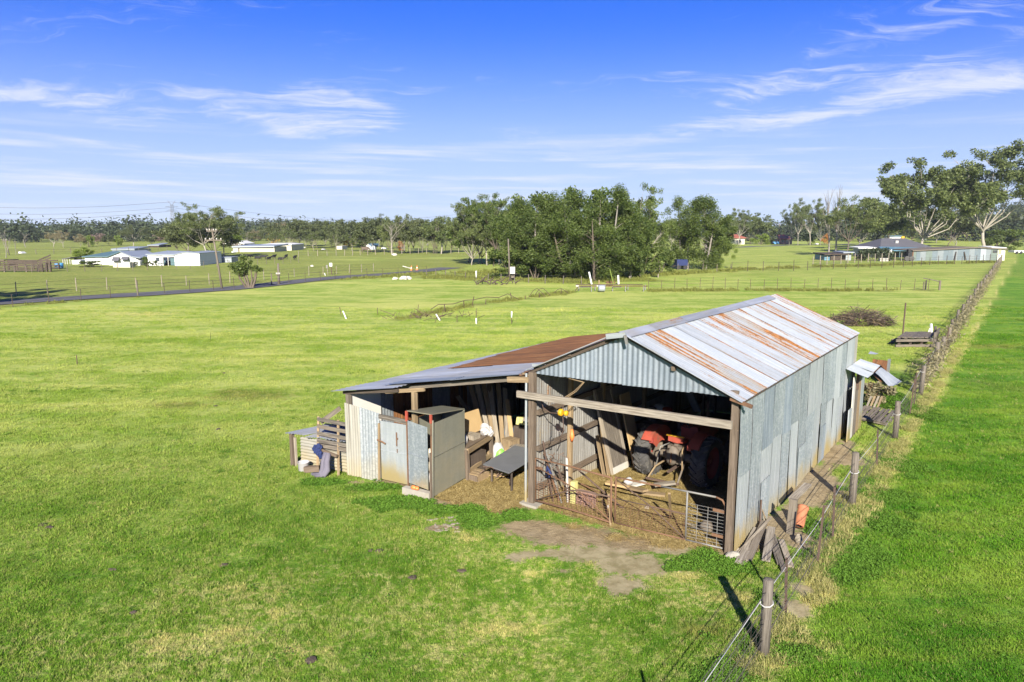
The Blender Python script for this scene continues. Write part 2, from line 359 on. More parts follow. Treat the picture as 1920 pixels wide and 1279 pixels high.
M['blue'] = plain('blue_plastic', (0.05, 0.22, 0.42), 0.5, 0, 0.2, 5, 0.1, dirt=(0.28, 0.17, 0.10))
M['navy'] = plain('navy_cloth', (0.014, 0.024, 0.085), 0.85, 0, 0.3, 6, 0.3)
M['orange'] = plain('orange_plastic', (0.72, 0.19, 0.05), 0.5, 0, 0.1, 6, 0.05)
M['terracotta'] = plain('terracotta', (0.330, 0.125, 0.060), 0.8, 0, 0.15, 9, 0.2)
M['cloth_grey'] = plain('grey_mauve_cloth', (0.125, 0.115, 0.14), 0.95, 0, 0.25, 5, 0.3)
M['plastic_white'] = plain('white_plastic', (0.36, 0.35, 0.34), 0.45, 0, 0.08, 6, 0.1, dirt=(0.28, 0.25, 0.21))
M['green_plastic'] = plain('green_print', (0.16, 0.42, 0.06), 0.5, 0, 0.15, 6, 0.1)
M['tarp'] = plain('grey_plastic_sheeting', (0.30, 0.31, 0.32), 0.4, 0, 0.5, 3, 0.6)
M['tarp_blue'] = plain('blue_grey_sheeting', (0.22, 0.34, 0.43), 0.4, 0, 0.4, 3, 0.6)
M['ply'] = plain('plywood', (0.360, 0.250, 0.120), 0.7, 0, 0.18, 2.5, 0.1)
M['fibro'] = plain('fibre_cement', (0.520, 0.500, 0.450), 0.85, 0, 0.08, 2, 0.1)
M['brick_pink'] = plain('pink_block', (0.250, 0.150, 0.120), 0.9, 0, 0.2, 9, 0.4, dirt=(0.30, 0.24, 0.16))
M['stone'] = plain('field_stone', (0.21, 0.18, 0.135), 0.9, 0, 0.3, 5, 0.5)
M['straw_c'] = plain('dry_straw', (0.42, 0.32, 0.13), 0.9, 0, 0.35, 4, 0.2)
M['wire'] = plain('fence_wire', (0.055, 0.048, 0.040), 0.9, 0.0, 0.2, 8, 0.1)
M['rope'] = plain('white_cord', (0.36, 0.355, 0.335), 0.8, 0, 0.1, 30, 0.2)
M['glass'] = plain('dark_window_glass', (0.05, 0.06, 0.07), 0.12, 0, 0.1, 3, 0.02, spec=0.8)
M['roof_teal'] = plain('teal_roof_metal', (0.065, 0.118, 0.130), 0.6, 0.0, 0.1, 1, 0.05)
M['roof_dark'] = plain('charcoal_tiles', (0.085, 0.085, 0.095), 0.7, 0, 0.15, 1, 0.1)
M['roof_blue'] = plain('blue_grey_awning', (0.09, 0.19, 0.25), 0.5, 0.1, 0.15, 1, 0.05)
M['roof_red'] = plain('red_tiles', (0.27, 0.085, 0.06), 0.8, 0, 0.2, 1, 0.1)
M['roof_silver'] = plain('silver_roof_metal', (0.270, 0.300, 0.315), 0.45, 0.2, 0.1, 1, 0.05)
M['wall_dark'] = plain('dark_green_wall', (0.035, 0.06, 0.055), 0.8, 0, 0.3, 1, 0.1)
M['hide'] = plain('black_hide', (0.012, 0.011, 0.011), 0.7, 0, 0.3, 6, 0.1)
M['asphalt'] = plain('asphalt', (0.085, 0.083, 0.085), 0.9, 0, 0.2, 1.2, 0.3)
M['bark_pale'] = plain('pale_gum_bark', (0.27, 0.245, 0.20), 0.85, 0, 0.35, 1.2, 0.3, dirt=(0.13, 0.105, 0.08))
M['bark_dark'] = plain('dark_bark', (0.102, 0.081, 0.060), 0.9, 0, 0.35, 1.5, 0.4)
M['bark_grey'] = plain('grey_dead_wood', (0.19, 0.172, 0.145), 0.9, 0, 0.3, 1.5, 0.3)
M['leaf_gum'] = leafy('gum_leaves', (0.052, 0.080, 0.024), (0.175, 0.205, 0.062), 0.35)
M['leaf_wood'] = leafy('woodland_leaves', (0.056, 0.076, 0.028), (0.137, 0.157, 0.059), 0.3)
M['leaf_oak'] = leafy('she_oak_needles', (0.040, 0.074, 0.015), (0.162, 0.205, 0.045), 0.38)
M['leaf_pale'] = leafy('pale_dry_leaves', (0.154, 0.140, 0.077), (0.308, 0.266, 0.140), 0.3)
M['leaf_pink'] = leafy('brown_twigs', (0.182, 0.133, 0.105), (0.336, 0.252, 0.196), 0.2)
M['leaf_yellow'] = leafy('yellow_leaves', (0.420, 0.308, 0.021), (0.770, 0.560, 0.042), 0.4)
M['leaf_orange'] = leafy('rust_orange_leaves', (0.280, 0.126, 0.028), (0.504, 0.238, 0.056), 0.4)
M['leaf_bright'] = leafy('bright_green_leaves', (0.105, 0.161, 0.025), (0.252, 0.322, 0.049), 0.4)
M['leaf_dark'] = leafy('dark_distant_leaves', (0.031, 0.046, 0.022), (0.070, 0.091, 0.039), 0.25)
# ------------------------------------------------------------------ ground, with the patches that grow or lie on it
def vnoise(x, y, seed=0):
    xi, yi = np.floor(x), np.floor(y); fx, fy = x - xi, y - yi
    fx, fy = fx * fx * (3 - 2 * fx), fy * fy * (3 - 2 * fy)
    def h(a, b):
        q = np.sin(a * 127.1 + b * 311.7 + seed * 74.7) * 43758.5453; return q - np.floor(q)
    return (h(xi, yi) * (1 - fx) + h(xi + 1, yi) * fx) * (1 - fy) + (h(xi, yi + 1) * (1 - fx) + h(xi + 1, yi + 1) * fx) * fy
def fbm(x, y, s, seed=0, o=4):
    t, a, n = 0, 0.5, 0
    for k in range(o): t = t + a * vnoise(x * s * 2 ** k, y * s * 2 ** k, seed + k * 3); n += a; a *= .55
    return t / n
def sst(x, a, b): t = np.clip((x - a) / (b - a), 0, 1); return t * t * (3 - 2 * t)
def rect(u, v, u0, u1, v0, v1, e=.3): return sst(u, u0 - e, u0 + e) * (1 - sst(u, u1 - e, u1 + e)) * sst(v, v0 - e, v0 + e) * (1 - sst(v, v1 - e, v1 + e))
def blobs(x, y, lst):
    r = np.zeros_like(x)
    for cx, cy, rx, ry in lst: r = np.maximum(r, np.exp(-(((x - cx) / rx) ** 2 + ((y - cy) / ry) ** 2)))
    return r
def gb(l): return [(*G(px, py)[:2], rx, ry) for px, py, rx, ry in l]
CLOVER = gb([(905, 978, .75, .55), (960, 972, .6, .4), (845, 958, .7, .35), (740, 945, 1.2, .4), (700, 915, 1.1, .28), (620, 905, .9, .3), (1310, 1048, .55, .3), (1260, 1062, .5, .3), (1345, 1062, .6, .35),
             (1690, 870, .8, 1.1), (1660, 930, .8, 1.0), (1610, 1040, .8, .7), (1585, 1075, .6, .5), (1745, 690, .6, 2.0), (1640, 980, .9, .9), (1545, 1050, .35, .4), (1690, 760, .9, 2.5), (1660, 700, 1.4, 3.0), (1545, 1000, .5, .8), (1500, 1225, .45, .3), (1420, 1210, .55, .5), (1375, 1260, .5, .4), (1330, 1275, .4, .3), (1495, 1190, .3, .3), (1440, 1120, .3, .3)])
CONC = gb([(1120, 1040, 1.1, .45), (1190, 1060, .9, .55), (1165, 1095, .55, .35), (1000, 1040, .55, .22), (970, 1050, .3, .12), (1050, 1035, .5, .2), (1060, 1070, .22, .12), (1160, 1110, .3, .2), (1260, 1030, .5, .3), (1490, 1140, .28, .45), (1505, 1105, .22, .3)])
DIRT = gb([(1075, 1005, 1.5, .6), (1200, 1020, 1.2, .45), (905, 925, 1.4, .9), (840, 945, .7, .35), (960, 945, .7, .5), (1000, 990, .9, .5), (820, 990, .35, .2), (700, 905, .9, .12), (850, 990, .3, .15), (1400, 1020, .6, .5),
           (1505, 920, .8, 1.3), (1450, 985, .7, .7), (1560, 850, .8, 1.5), (1500, 1010, .6, .6), (1530, 900, .7, 1.6)])
DRY = gb([(450, 1110, 1.5, .7), (520, 1150, 1.0, .5), (340, 1205, 1.2, .5), (430, 1190, 1.0, .4), (1090, 1060, .7, .3), (1270, 1080, .8, .35), (1340, 1075, .5, .25), (870, 1010, .8, .4), (560, 1220, .8, .3), (1000, 1075, 1.3, .4), (1350, 1120, 1.0, .4), (940, 1180, 1.3, .35),
          (1655, 860, .45, 1.2), (1600, 940, .5, 1.0), (1580, 970, .5, .6), (1530, 1215, .6, .4), (1450, 1240, .6, .3), (1540, 1110, .5, .5), (1640, 690, 1.0, 1.2), (1760, 600, 1.0, 4.0), (255, 590, 6, 2.5)])
MOTT = gb([(1050, 1110, 4.2, 2.2), (1250, 1150, 2.5, 1.6), (470, 1120, 2.0, 1.2), (330, 1225, 2.2, .9), (900, 1220, 3.0, 1.0), (700, 1080, 1.5, .7), (120, 1220, 1.5, .6), (250, 880, 2.5, .6), (560, 760, 2.5, 1.5)])
WEEDY = gb([(470, 742, 2.4, 1.3), (440, 735, 1.2, .8), (80, 985, .3, .12), (1400, 1120, .8, .4), (1440, 1200, .5, .5), (1860, 650, 3.0, 1.2), (1840, 560, 4, 2), (340, 760, 1.6, .7), (1320, 1180, .8, .4)])
def masks(x, y):
    x, y = np.asarray(x, float), np.asarray(y, float); u, v = uv_of(x, y); r = np.hypot(x, y)
    k = {}
    k['right'] = sst(u + (fbm(x, y, .8, 3) - .5) * .5, 6.5, 6.9)
    k['dirt'] = np.clip(np.maximum.reduce([rect(u, v, 0, 4.75, -.15, 11), rect(u, v, -5.0, 0, -.95, 9.6), blobs(x, y, DIRT) * 1.0, rect(u, v, 4.8, 5.3, .3, 10, .3) * .8]), 0, 1)
    k['straw'] = np.clip(np.maximum(rect(u, v, 0.1, 4.6, .1, 6.5, .4), rect(u, v, -2.3, -.2, -1.0, 2.5, .4) * .9) + rect(u, v, .3, 4.2, -.9, .1, .35) * .40, 0, 1)
    k['conc'] = blobs(x, y, CONC)
    k['mott'] = np.clip(.22 + .8 * blobs(x, y, MOTT), 0, 1)
    k['clover'] = blobs(x, y, CLOVER) * (.62 + .55 * fbm(x, y, 1.7, 17))
    k['dry'] = np.clip(blobs(x, y, DRY) * (.35 + .5 * fbm(x, y, 1.1, 23)) + np.exp(-((u - 6.5) / .27) ** 2) * sst(v, -4.5, -1) * .62 + rect(u, v, 4.9, 6.2, -.5, 12, .3) * .22, 0, 1)
    k['mid'] = sst(r + (fbm(x, y, .09, 9) - .5) * 12, 15, 31) * (1 - k['right'] * .75)
    # rougher, darker growth along the boundaries
    rough = np.zeros_like(x)
    for (ax, ay), (bx, by), w in ROUGH:
        dx, dy = bx - ax, by - ay; L2 = dx * dx + dy * dy
        t = np.clip(((x - ax) * dx + (y - ay) * dy) / L2, 0, 1); d = np.hypot(x - ax - t * dx, y - ay - t * dy)
        rough = np.maximum(rough, np.exp(-(d / w) ** 2))
    rough = np.maximum(rough, blobs(x, y, WEEDY) * .75)
    k['rough'] = np.maximum(rough, sst(y - (62 + .0 * x), 28, 40) * .45)
    k['rough'] = np.where(x < -8, np.maximum(k['rough'], (.25 + .9 * fbm(x * .5, y, .12, 29)) * sst(y - np.interp(x, [-300, -46, -37, -32.4, -25.9, -14, -8], [-130, 62.5, 69.5, 76, 95, 116, 118]), -1.5, 1.5)), k['rough'])
    return k
def seg(a, b, w): return (tuple(G(*a)[:2]), tuple(G(*b)[:2]), w)
ROUGH = [seg((-200, 590), (265, 557), 1.6), seg((265, 557), (600, 527), 1.6), seg((600, 527), (800, 513), 2.2), seg((800, 520), (1100, 530), 2.6), seg((860, 515), (960, 512), 5.0), seg((1215, 546), (1740, 545), .9),
         seg((750, 598), (870, 575), .8), seg((870, 575), (1070, 547), .7), seg((1370, 505), (1860, 492), 1.6), seg((1150, 520), (1370, 508), 2.0), seg((1040, 528), (1220, 526), 3.0)]

def make_ground():
    fine = np.radians(np.arange(-46, 46.01, .28)); coarse = np.radians(np.arange(48, 312.1, 4.0))
    ang = np.concatenate([fine, coarse]); na = len(ang)
    rr = [2.0]
    while rr[-1] < 3400: rr.append(rr[-1] * (1.0125 if 8 < rr[-1] < 45 else 1.03))
    rr = np.array(rr); nr = len(rr)
    A, R = np.meshgrid(ang, rr); X = (np.sin(A) * R).ravel(); Y = (np.cos(A) * R).ravel()
    Z = ground_z(X, Y)
    me = bpy.data.meshes.new('ground')
    X = np.append(X, 0); Y = np.append(Y, 0); Z = np.append(Z, 0.0)
    me.vertices.add(len(X)); me.vertices.foreach_set('co', np.stack([X, Y, Z], 1).ravel().astype(np.float32))
    i = np.arange(nr - 1)[:, None] * na; j = np.arange(na)[None, :]; j2 = (j + 1) % na
    q = np.stack([i + j, i + na + j, i + na + j2, i + j2], -1).reshape(-1, 4)
    q = q[:, ::-1]
    tri = np.stack([np.arange(na), (np.arange(na) + 1) % na, np.full(na, len(X) - 1)], 1)[:, ::-1]
    loops = np.concatenate([q.ravel(), tri.ravel()]).astype(np.int32)
    me.loops.add(len(loops)); me.loops.foreach_set('vertex_index', loops)
    np_ = len(q) + len(tri); me.polygons.add(np_)
    st = np.concatenate([np.arange(len(q)) * 4, len(q) * 4 + np.arange(len(tri)) * 3]).astype(np.int32)
    me.polygons.foreach_set('loop_start', st)
    me.polygons.foreach_set('use_smooth', np.ones(np_, bool)); me.update(calc_edges=True); me.validate()
    for name, arr in masks(X, Y).items():
        a = me.attributes.new(name, 'FLOAT', 'POINT'); a.data.foreach_set('value', arr.astype(np.float32))
    me.materials.append(ground_mat('field_ground', False))
    o = bpy.data.objects.new('ground', me); COL.objects.link(o); o['kind'] = 'structure'; o['label'] = 'green grazed paddock with bare earth and straw around the shed'
    if me.polygons[0].normal.z < 0: me.flip_normals()
    return o
def ground_z(x, y):
    r = np.hypot(x, y); az = np.degrees(np.arctan2(x, y))
    amp = 3.0 + 17.0 * sst(az, 20, 33) * (1 - sst(az, 60, 90)) + 4 * np.sin(az * .23) * sst(r, 500, 900)
    return hgt(x, y) + amp * sst(r, 430, 950)

def grass_color(n, pos, g, tuft):
    """shared by the soil and by the blades that grow on it; g(name) gives a patch mask"""
    n1 = n.noise(pos, 0.35, 5, 0.62); n2 = n.noise(pos, 2.6, 4, 0.65); n3 = n.noise(pos, 11.0, 3, 0.7)
    mow = n.noise(n.mapping(pos, (0.16, 0.62, 1), (0, 0, 0), (0, 0, rad(9))), 1.0, 7, 0.70, 0.3)
    lush, mid, pale, straw = (0.078, 0.185, 0.014, 1), (0.140, 0.262, 0.024, 1), (0.325, 0.385, 0.075, 1), (0.52, 0.48, 0.19, 1)
    f = n.math('ADD', n.math('MULTIPLY', n1, 0.55), n.math('MULTIPLY', n2, 0.45))
    near = n.mix(n.smooth(f, 0.36, 0.56), lush, mid)
    near = n.mix(n.math('MULTIPLY', n.smooth(n.math('ADD', n.math('MULTIPLY', f, .5), n.math('MULTIPLY', n3, .5)), 0.47, 0.60), 0.72), near, pale)
    near = n.mix(n.math('MULTIPLY', n.smooth(n.math('ADD', n.math('MULTIPLY', n3, .55), n.math('MULTIPLY', n1, .45)), 0.54, 0.66), 0.65), near, straw)
    fld = n.mix(n.smooth(n.math('ADD', n.math('MULTIPLY', mow, .7), n.math('MULTIPLY', n2, .3)), 0.40, 0.58), (0.225, 0.330, 0.046, 1), (0.430, 0.475, 0.120, 1))
    fld = n.mix(n.math('MULTIPLY', n.smooth(n1, 0.47, 0.66), 0.75), fld, (0.206, 0.320, 0.031, 1))
    fld = n.mix(n.math('MULTIPLY', n.smooth(n.noise(n.mapping(pos, (.05, .11, 1)), 1.0, 5, .6), .50, .66), 0.65), fld, (0.525, 0.532, 0.142, 1))
    mo = n.math('ADD', n.math('MULTIPLY', n.noise(pos, 4.6, 4, 0.65, 0.3), .7), n.math('MULTIPLY', n3, .3))
    near = n.mix(n.math('MULTIPLY', n.smooth(n.math('ADD', mo, n.math('MULTIPLY', n.math('SUBTRACT', n1, .5), .35)), 0.48, 0.60), n.math('MULTIPLY', g('mott'), 0.95)), near, n.mix(n3, (0.30, 0.345, 0.085, 1), (0.52, 0.48, 0.20, 1)))
    col = n.mix(g('mid'), near, fld)
    rgt = n.mix(n.smooth(f, 0.38, 0.62), (0.060, 0.185, 0.012, 1), (0.130, 0.275, 0.020, 1))
    rgt = n.mix(n.math('MULTIPLY', n.smooth(mow, 0.44, 0.66), 0.65), rgt, (0.284, 0.383, 0.050, 1))
    rgt = n.mix(n.math('MULTIPLY', n.smooth(n.noise(pos, .16, 4, .6), .55, .72), .5), rgt, (0.142, 0.185, 0.043, 1))
    col = n.mix(g('right'), col, rgt)
    br = n.math('ADD', n.math('MULTIPLY', n.math('SUBTRACT', n2, .5), 0.9), n.math('MULTIPLY', n.math('SUBTRACT', n3, .5), 0.5))
    def edge(name, lo=.35, hi=.62, k=1.0): return n.smooth(n.math('ADD', g(name), n.math('MULTIPLY', br, k)), lo, hi)
    rgh = n.mix(n.smooth(n2, .4, .62), (0.121, 0.163, 0.028, 1), (0.284, 0.284, 0.071, 1))
    col = n.mix(n.math('MULTIPLY', edge('rough', .3, .7), .8), col, rgh)
    col = n.mix(n.math('MULTIPLY', edge('dry', .38, .75), .85), col, n.mix(n3, (0.426, 0.383, 0.106, 1), (0.710, 0.611, 0.256, 1)))
    col = n.mix(n.math('MULTIPLY', edge('clover', .30, .85), .75), col, n.mix(n3, (0.037, 0.111, 0.014, 1), (0.099, 0.234, 0.023, 1)))
    return col, n1, n2, n3, edge
def gr0(n, fine): return n.math('MULTIPLY', n.math('SUBTRACT', fine, .5), 0.9)
def ground_mat(name, _):
    m, n = new_mat(name)
    def br_(n2, n3): return n.math('ADD', n.math('MULTIPLY', n.math('SUBTRACT', n2, .5), .9), n.math('MULTIPLY', n.math('SUBTRACT', n3, .5), .5))
    pos = n.add('ShaderNodeNewGeometry').outputs['Position']
    cache = {}
    def g(a):
        if a not in cache: cache[a] = n.attr(a)
        return cache[a]
    col, n1, n2, n3, edge = grass_color(n, pos, g, False)
    fine = n.noise(pos, 42.0, 4, 0.7)
    # fine mottle: low spots of the noise go darker and duller
    col = n.mix(n.math('MULTIPLY', n.smooth(fine, 0.62, 0.38), 0.42), col, (0.075, 0.085, 0.018, 1))
    earth = n.mix(n.smooth(n2, .35, .65), (0.20, 0.152, 0.083, 1), (0.32, 0.252, 0.145, 1))
    earth = n.mix(n.smooth(n1, .45, .65), earth, (0.25, 0.205, 0.13, 1))
    sw = n.noise(n.mapping(pos, (5, 30, 1), (0, 0, 0), (0, 0, .7)), 1.0, 5, .7); sw2 = n.noise(n.mapping(pos, (34, 6, 1), (0, 0, 0), (0, 0, .3)), 1.0, 5, .7)
    strw = n.mix(n.smooth(n.math('MAXIMUM', sw, sw2), .50, .68), (0.155, 0.105, 0.045, 1), (0.50, 0.37, 0.145, 1))
    earth = n.mix(n.math('MULTIPLY', edge('straw', .2, .6), .9), earth, strw)
    conc = n.mix(n.smooth(n2, .35, .65), (0.20, 0.158, 0.090, 1), (0.31, 0.258, 0.162, 1))
    cr = n.add('ShaderNodeTexVoronoi', {'Vector': n.mapping(pos, (1.1, 1.1, 1)), 'Scale': 1.0}, feature='DISTANCE_TO_EDGE').outputs['Distance']
    conc = n.mix(n.math('MULTIPLY', n.smooth(cr, .02, .004), .35), conc, (0.13, 0.13, 0.05, 1))
    de = n.smooth(n.math('ADD', n.math('ADD', g('dirt'), gr0(n, fine)), n.math('MULTIPLY', br_(n2, n3), 1.2)), .40, .60); gr = n.math('MULTIPLY', n.math('SUBTRACT', fine, .5), 0.9)
    ce = n.math('MULTIPLY', n.smooth(n.math('ADD', n.math('ADD', g('conc'), gr), n.math('MULTIPLY', br_(n2, n3), 1.5)), .38, .62), .9)
    col = n.mix(de, col, earth); col = n.mix(ce, col, conc)
    far = n.noise(n.mapping(pos, (.02, .06, 1)), 1.0, 6, .65)
    bm = n.math('ADD', n.math('MULTIPLY', fine, .5), n.math('ADD', n3, n.math('MULTIPLY', sw, .4)))
    bd = n.math('SUBTRACT', 1.0, n.math('MULTIPLY', ce, .75))
    b = n.add('ShaderNodeBump', {'Height': bm, 'Strength': bd, 'Distance': 0.035}).outputs[0]
    p = n.add('ShaderNodeBsdfPrincipled', {'Base Color': col, 'Roughness': 0.95, 'Specular IOR Level': 0.12, 'Normal': b})
    n.add('ShaderNodeOutputMaterial', {0: p.outputs[0]}); return m
def blade_mat(name, mode):
    m, n = new_mat(name); gm = n.add('ShaderNodeNewGeometry'); pos = gm.outputs['Position']; isl = gm.outputs['Random Per Island']
    cache = {}
    def g(a):
        if a not in cache: cache[a] = n.attr(a, 'INSTANCER')
        return cache[a]
    if mode == 'grass':
        col, *_ = grass_color(n, pos, g, True)
        col = n.mix(n.math('MULTIPLY', n.smooth(isl, .80, .9), .55), col, (0.38, 0.34, 0.12, 1))
        col = n.mix(n.math('MULTIPLY', n.smooth(isl, .35, .0), .4), col, (0.055, 0.115, 0.012, 1))
    elif mode == 'clover': col = n.mix(n.math('ADD', n.math('MULTIPLY', isl, .6), n.math('MULTIPLY', n.noise(pos, 3.0, 3, .6), .5), clamp=True), (0.042, 0.112, 0.014, 1), (0.150, 0.275, 0.038, 1))
    elif mode == 'weed': col = n.mix(n.math('ADD', n.math('MULTIPLY', isl, .6), n.math('MULTIPLY', n.noise(pos, .5, 3, .6), .5), clamp=True), (0.075, 0.115, 0.018, 1), (0.27, 0.28, 0.075, 1))
    elif mode == 'straw': col = n.mix(isl, (0.24, 0.17, 0.06, 1), (0.56, 0.45, 0.20, 1))
    else: col = n.mix(n.math('ADD', n.math('MULTIPLY', isl, .7), n.math('MULTIPLY', n.noise(pos, .9, 3, .6), .5), clamp=True), (0.11, 0.17, 0.026, 1), (0.52, 0.46, 0.19, 1))
    d = n.add('ShaderNodeBsdfDiffuse', {'Color': col}); t = n.add('ShaderNodeBsdfTranslucent', {'Color': col})
    mx = n.add('ShaderNodeMixShader', {0: .35, 1: d.outputs[0], 2: t.outputs[0]})
    n.add('ShaderNodeOutputMaterial', {0: mx.outputs[0]}); return m

def scatter_tree():
    ng = bpy.data.node_groups.new('scatter_on_points', 'GeometryNodeTree')
    ng.interface.new_socket('Geometry', in_out='INPUT', socket_type='NodeSocketGeometry'); ng.interface.new_socket('Geometry', in_out='OUTPUT', socket_type='NodeSocketGeometry')
    N = ng.nodes; L = ng.links
    gi, go = N.new('NodeGroupInput'), N.new('NodeGroupOutput')
    def na(name, typ='FLOAT'):
        a = N.new('GeometryNodeInputNamedAttribute'); a.data_type = typ; a.inputs[0].default_value = name; return a.outputs[0]
    cmp_ = N.new('FunctionNodeCompare'); cmp_.data_type = 'FLOAT'; cmp_.operation = 'GREATER_THAN'; L.new(na('tuft'), cmp_.inputs[0]); cmp_.inputs[1].default_value = .5
    sep = N.new('GeometryNodeSeparateGeometry'); sep.domain = 'POINT'; L.new(gi.outputs[0], sep.inputs[0]); L.new(cmp_.outputs[0], sep.inputs[1])
    mp = N.new('GeometryNodeMeshToPoints'); L.new(sep.outputs[1], mp.inputs[0])
    inst = N.new('GeometryNodeInstanceOnPoints'); L.new(mp.outputs[0], inst.inputs['Points']); L.new(sep.outputs[0], inst.inputs['Instance'])
    cx = N.new('ShaderNodeCombineXYZ'); L.new(na('tx'), cx.inputs[0]); L.new(na('ty'), cx.inputs[1]); L.new(na('rz'), cx.inputs[2])
    L.new(cx.outputs[0], inst.inputs['Rotation']); L.new(na('sc'), inst.inputs['Scale']); L.new(inst.outputs[0], go.inputs[0])
    return ng
SCATTER = scatter_tree()
def scatter(name, mat, tv, tf, pts, sc, label, tilt=.15, extra=None):
    """one object: a small tuft and the points it is repeated on"""
    nt, npt = len(tv), len(pts)
    me = bpy.data.meshes.new(name)
    me.from_pydata(list(map(tuple, tv)) + [tuple(p) for p in pts], [], tf)
    def at(nm, a): k = me.attributes.new(nm, 'FLOAT', 'POINT'); k.data.foreach_set('value', np.concatenate([np.zeros(nt), a]).astype(np.float32))
    k = me.attributes.new('tuft', 'FLOAT', 'POINT'); k.data.foreach_set('value', np.concatenate([np.ones(nt), np.zeros(npt)]).astype(np.float32))
    at('sc', np.asarray(sc)); at('rz', rng.uniform(0, 6.28, npt)); at('tx', rng.normal(0, tilt, npt)); at('ty', rng.normal(0, tilt, npt))
    for a, b in (extra or {}).items(): at(a, b)
    me.materials.append(mat); o = bpy.data.objects.new(name, me); COL.objects.link(o)
    md = o.modifiers.new('scatter', 'NODES'); md.node_group = SCATTER
    o['kind'] = 'stuff'; o['label'] = label; return o
def tuft_blades(n, r, h, w, lean=.5, seed=1):
    R = np.random.default_rng(seed); v, f = [], []
    for i in range(n):
        a = R.uniform(0, 6.28); q = r * math.sqrt(R.uniform()); c = np.array([math.cos(a) * q, math.sin(a) * q, -.004])
        b = R.uniform(0, 6.28); d = np.array([math.cos(b), math.sin(b), 0]); s = np.array([-d[1], d[0], 0]); hh = h * R.uniform(.5, 1.15); ww = w * R.uniform(.7, 1.3); l = lean * R.uniform(.2, 1.3)
        k = len(v); m = c + d * hh * l * .35 + ZZ * hh * .62; t = c + d * hh * l + ZZ * hh * (1 - .25 * l)
        v += [c - s * ww / 2, c + s * ww / 2, m + s * ww * .42, m - s * ww * .42, t]; f += [(k, k + 1, k + 2, k + 3), (k + 3, k + 2, k + 4)]
    return v, f
def tuft_leaves(n, r, h, w, seed=2):
    R = np.random.default_rng(seed); v, f = [], []
    for i in range(n):
        a = R.uniform(0, 6.28); q = r * math.sqrt(R.uniform()); z = h * R.uniform(.35, 1.0); c = np.array([math.cos(a) * q, math.sin(a) * q, z]); ww = w * R.uniform(.6, 1.3)
        n_ = nrm([R.normal(0, .45), R.normal(0, .45), 1]); x = nrm(np.cross(n_, (math.cos(a), math.sin(a), .1))); y = np.cross(n_, x); k = len(v)
        v += [c + (x * math.cos(t) + y * math.sin(t)) * ww / 2 for t in np.arange(5) * 1.2566]; f.append(tuple(range(k, k + 5)))
    return v, f
def in_view(x, y, m=1.30): return (np.abs(x) < y * (960 / FPX) * m * 1.02 + .6) & (y > 8.0)
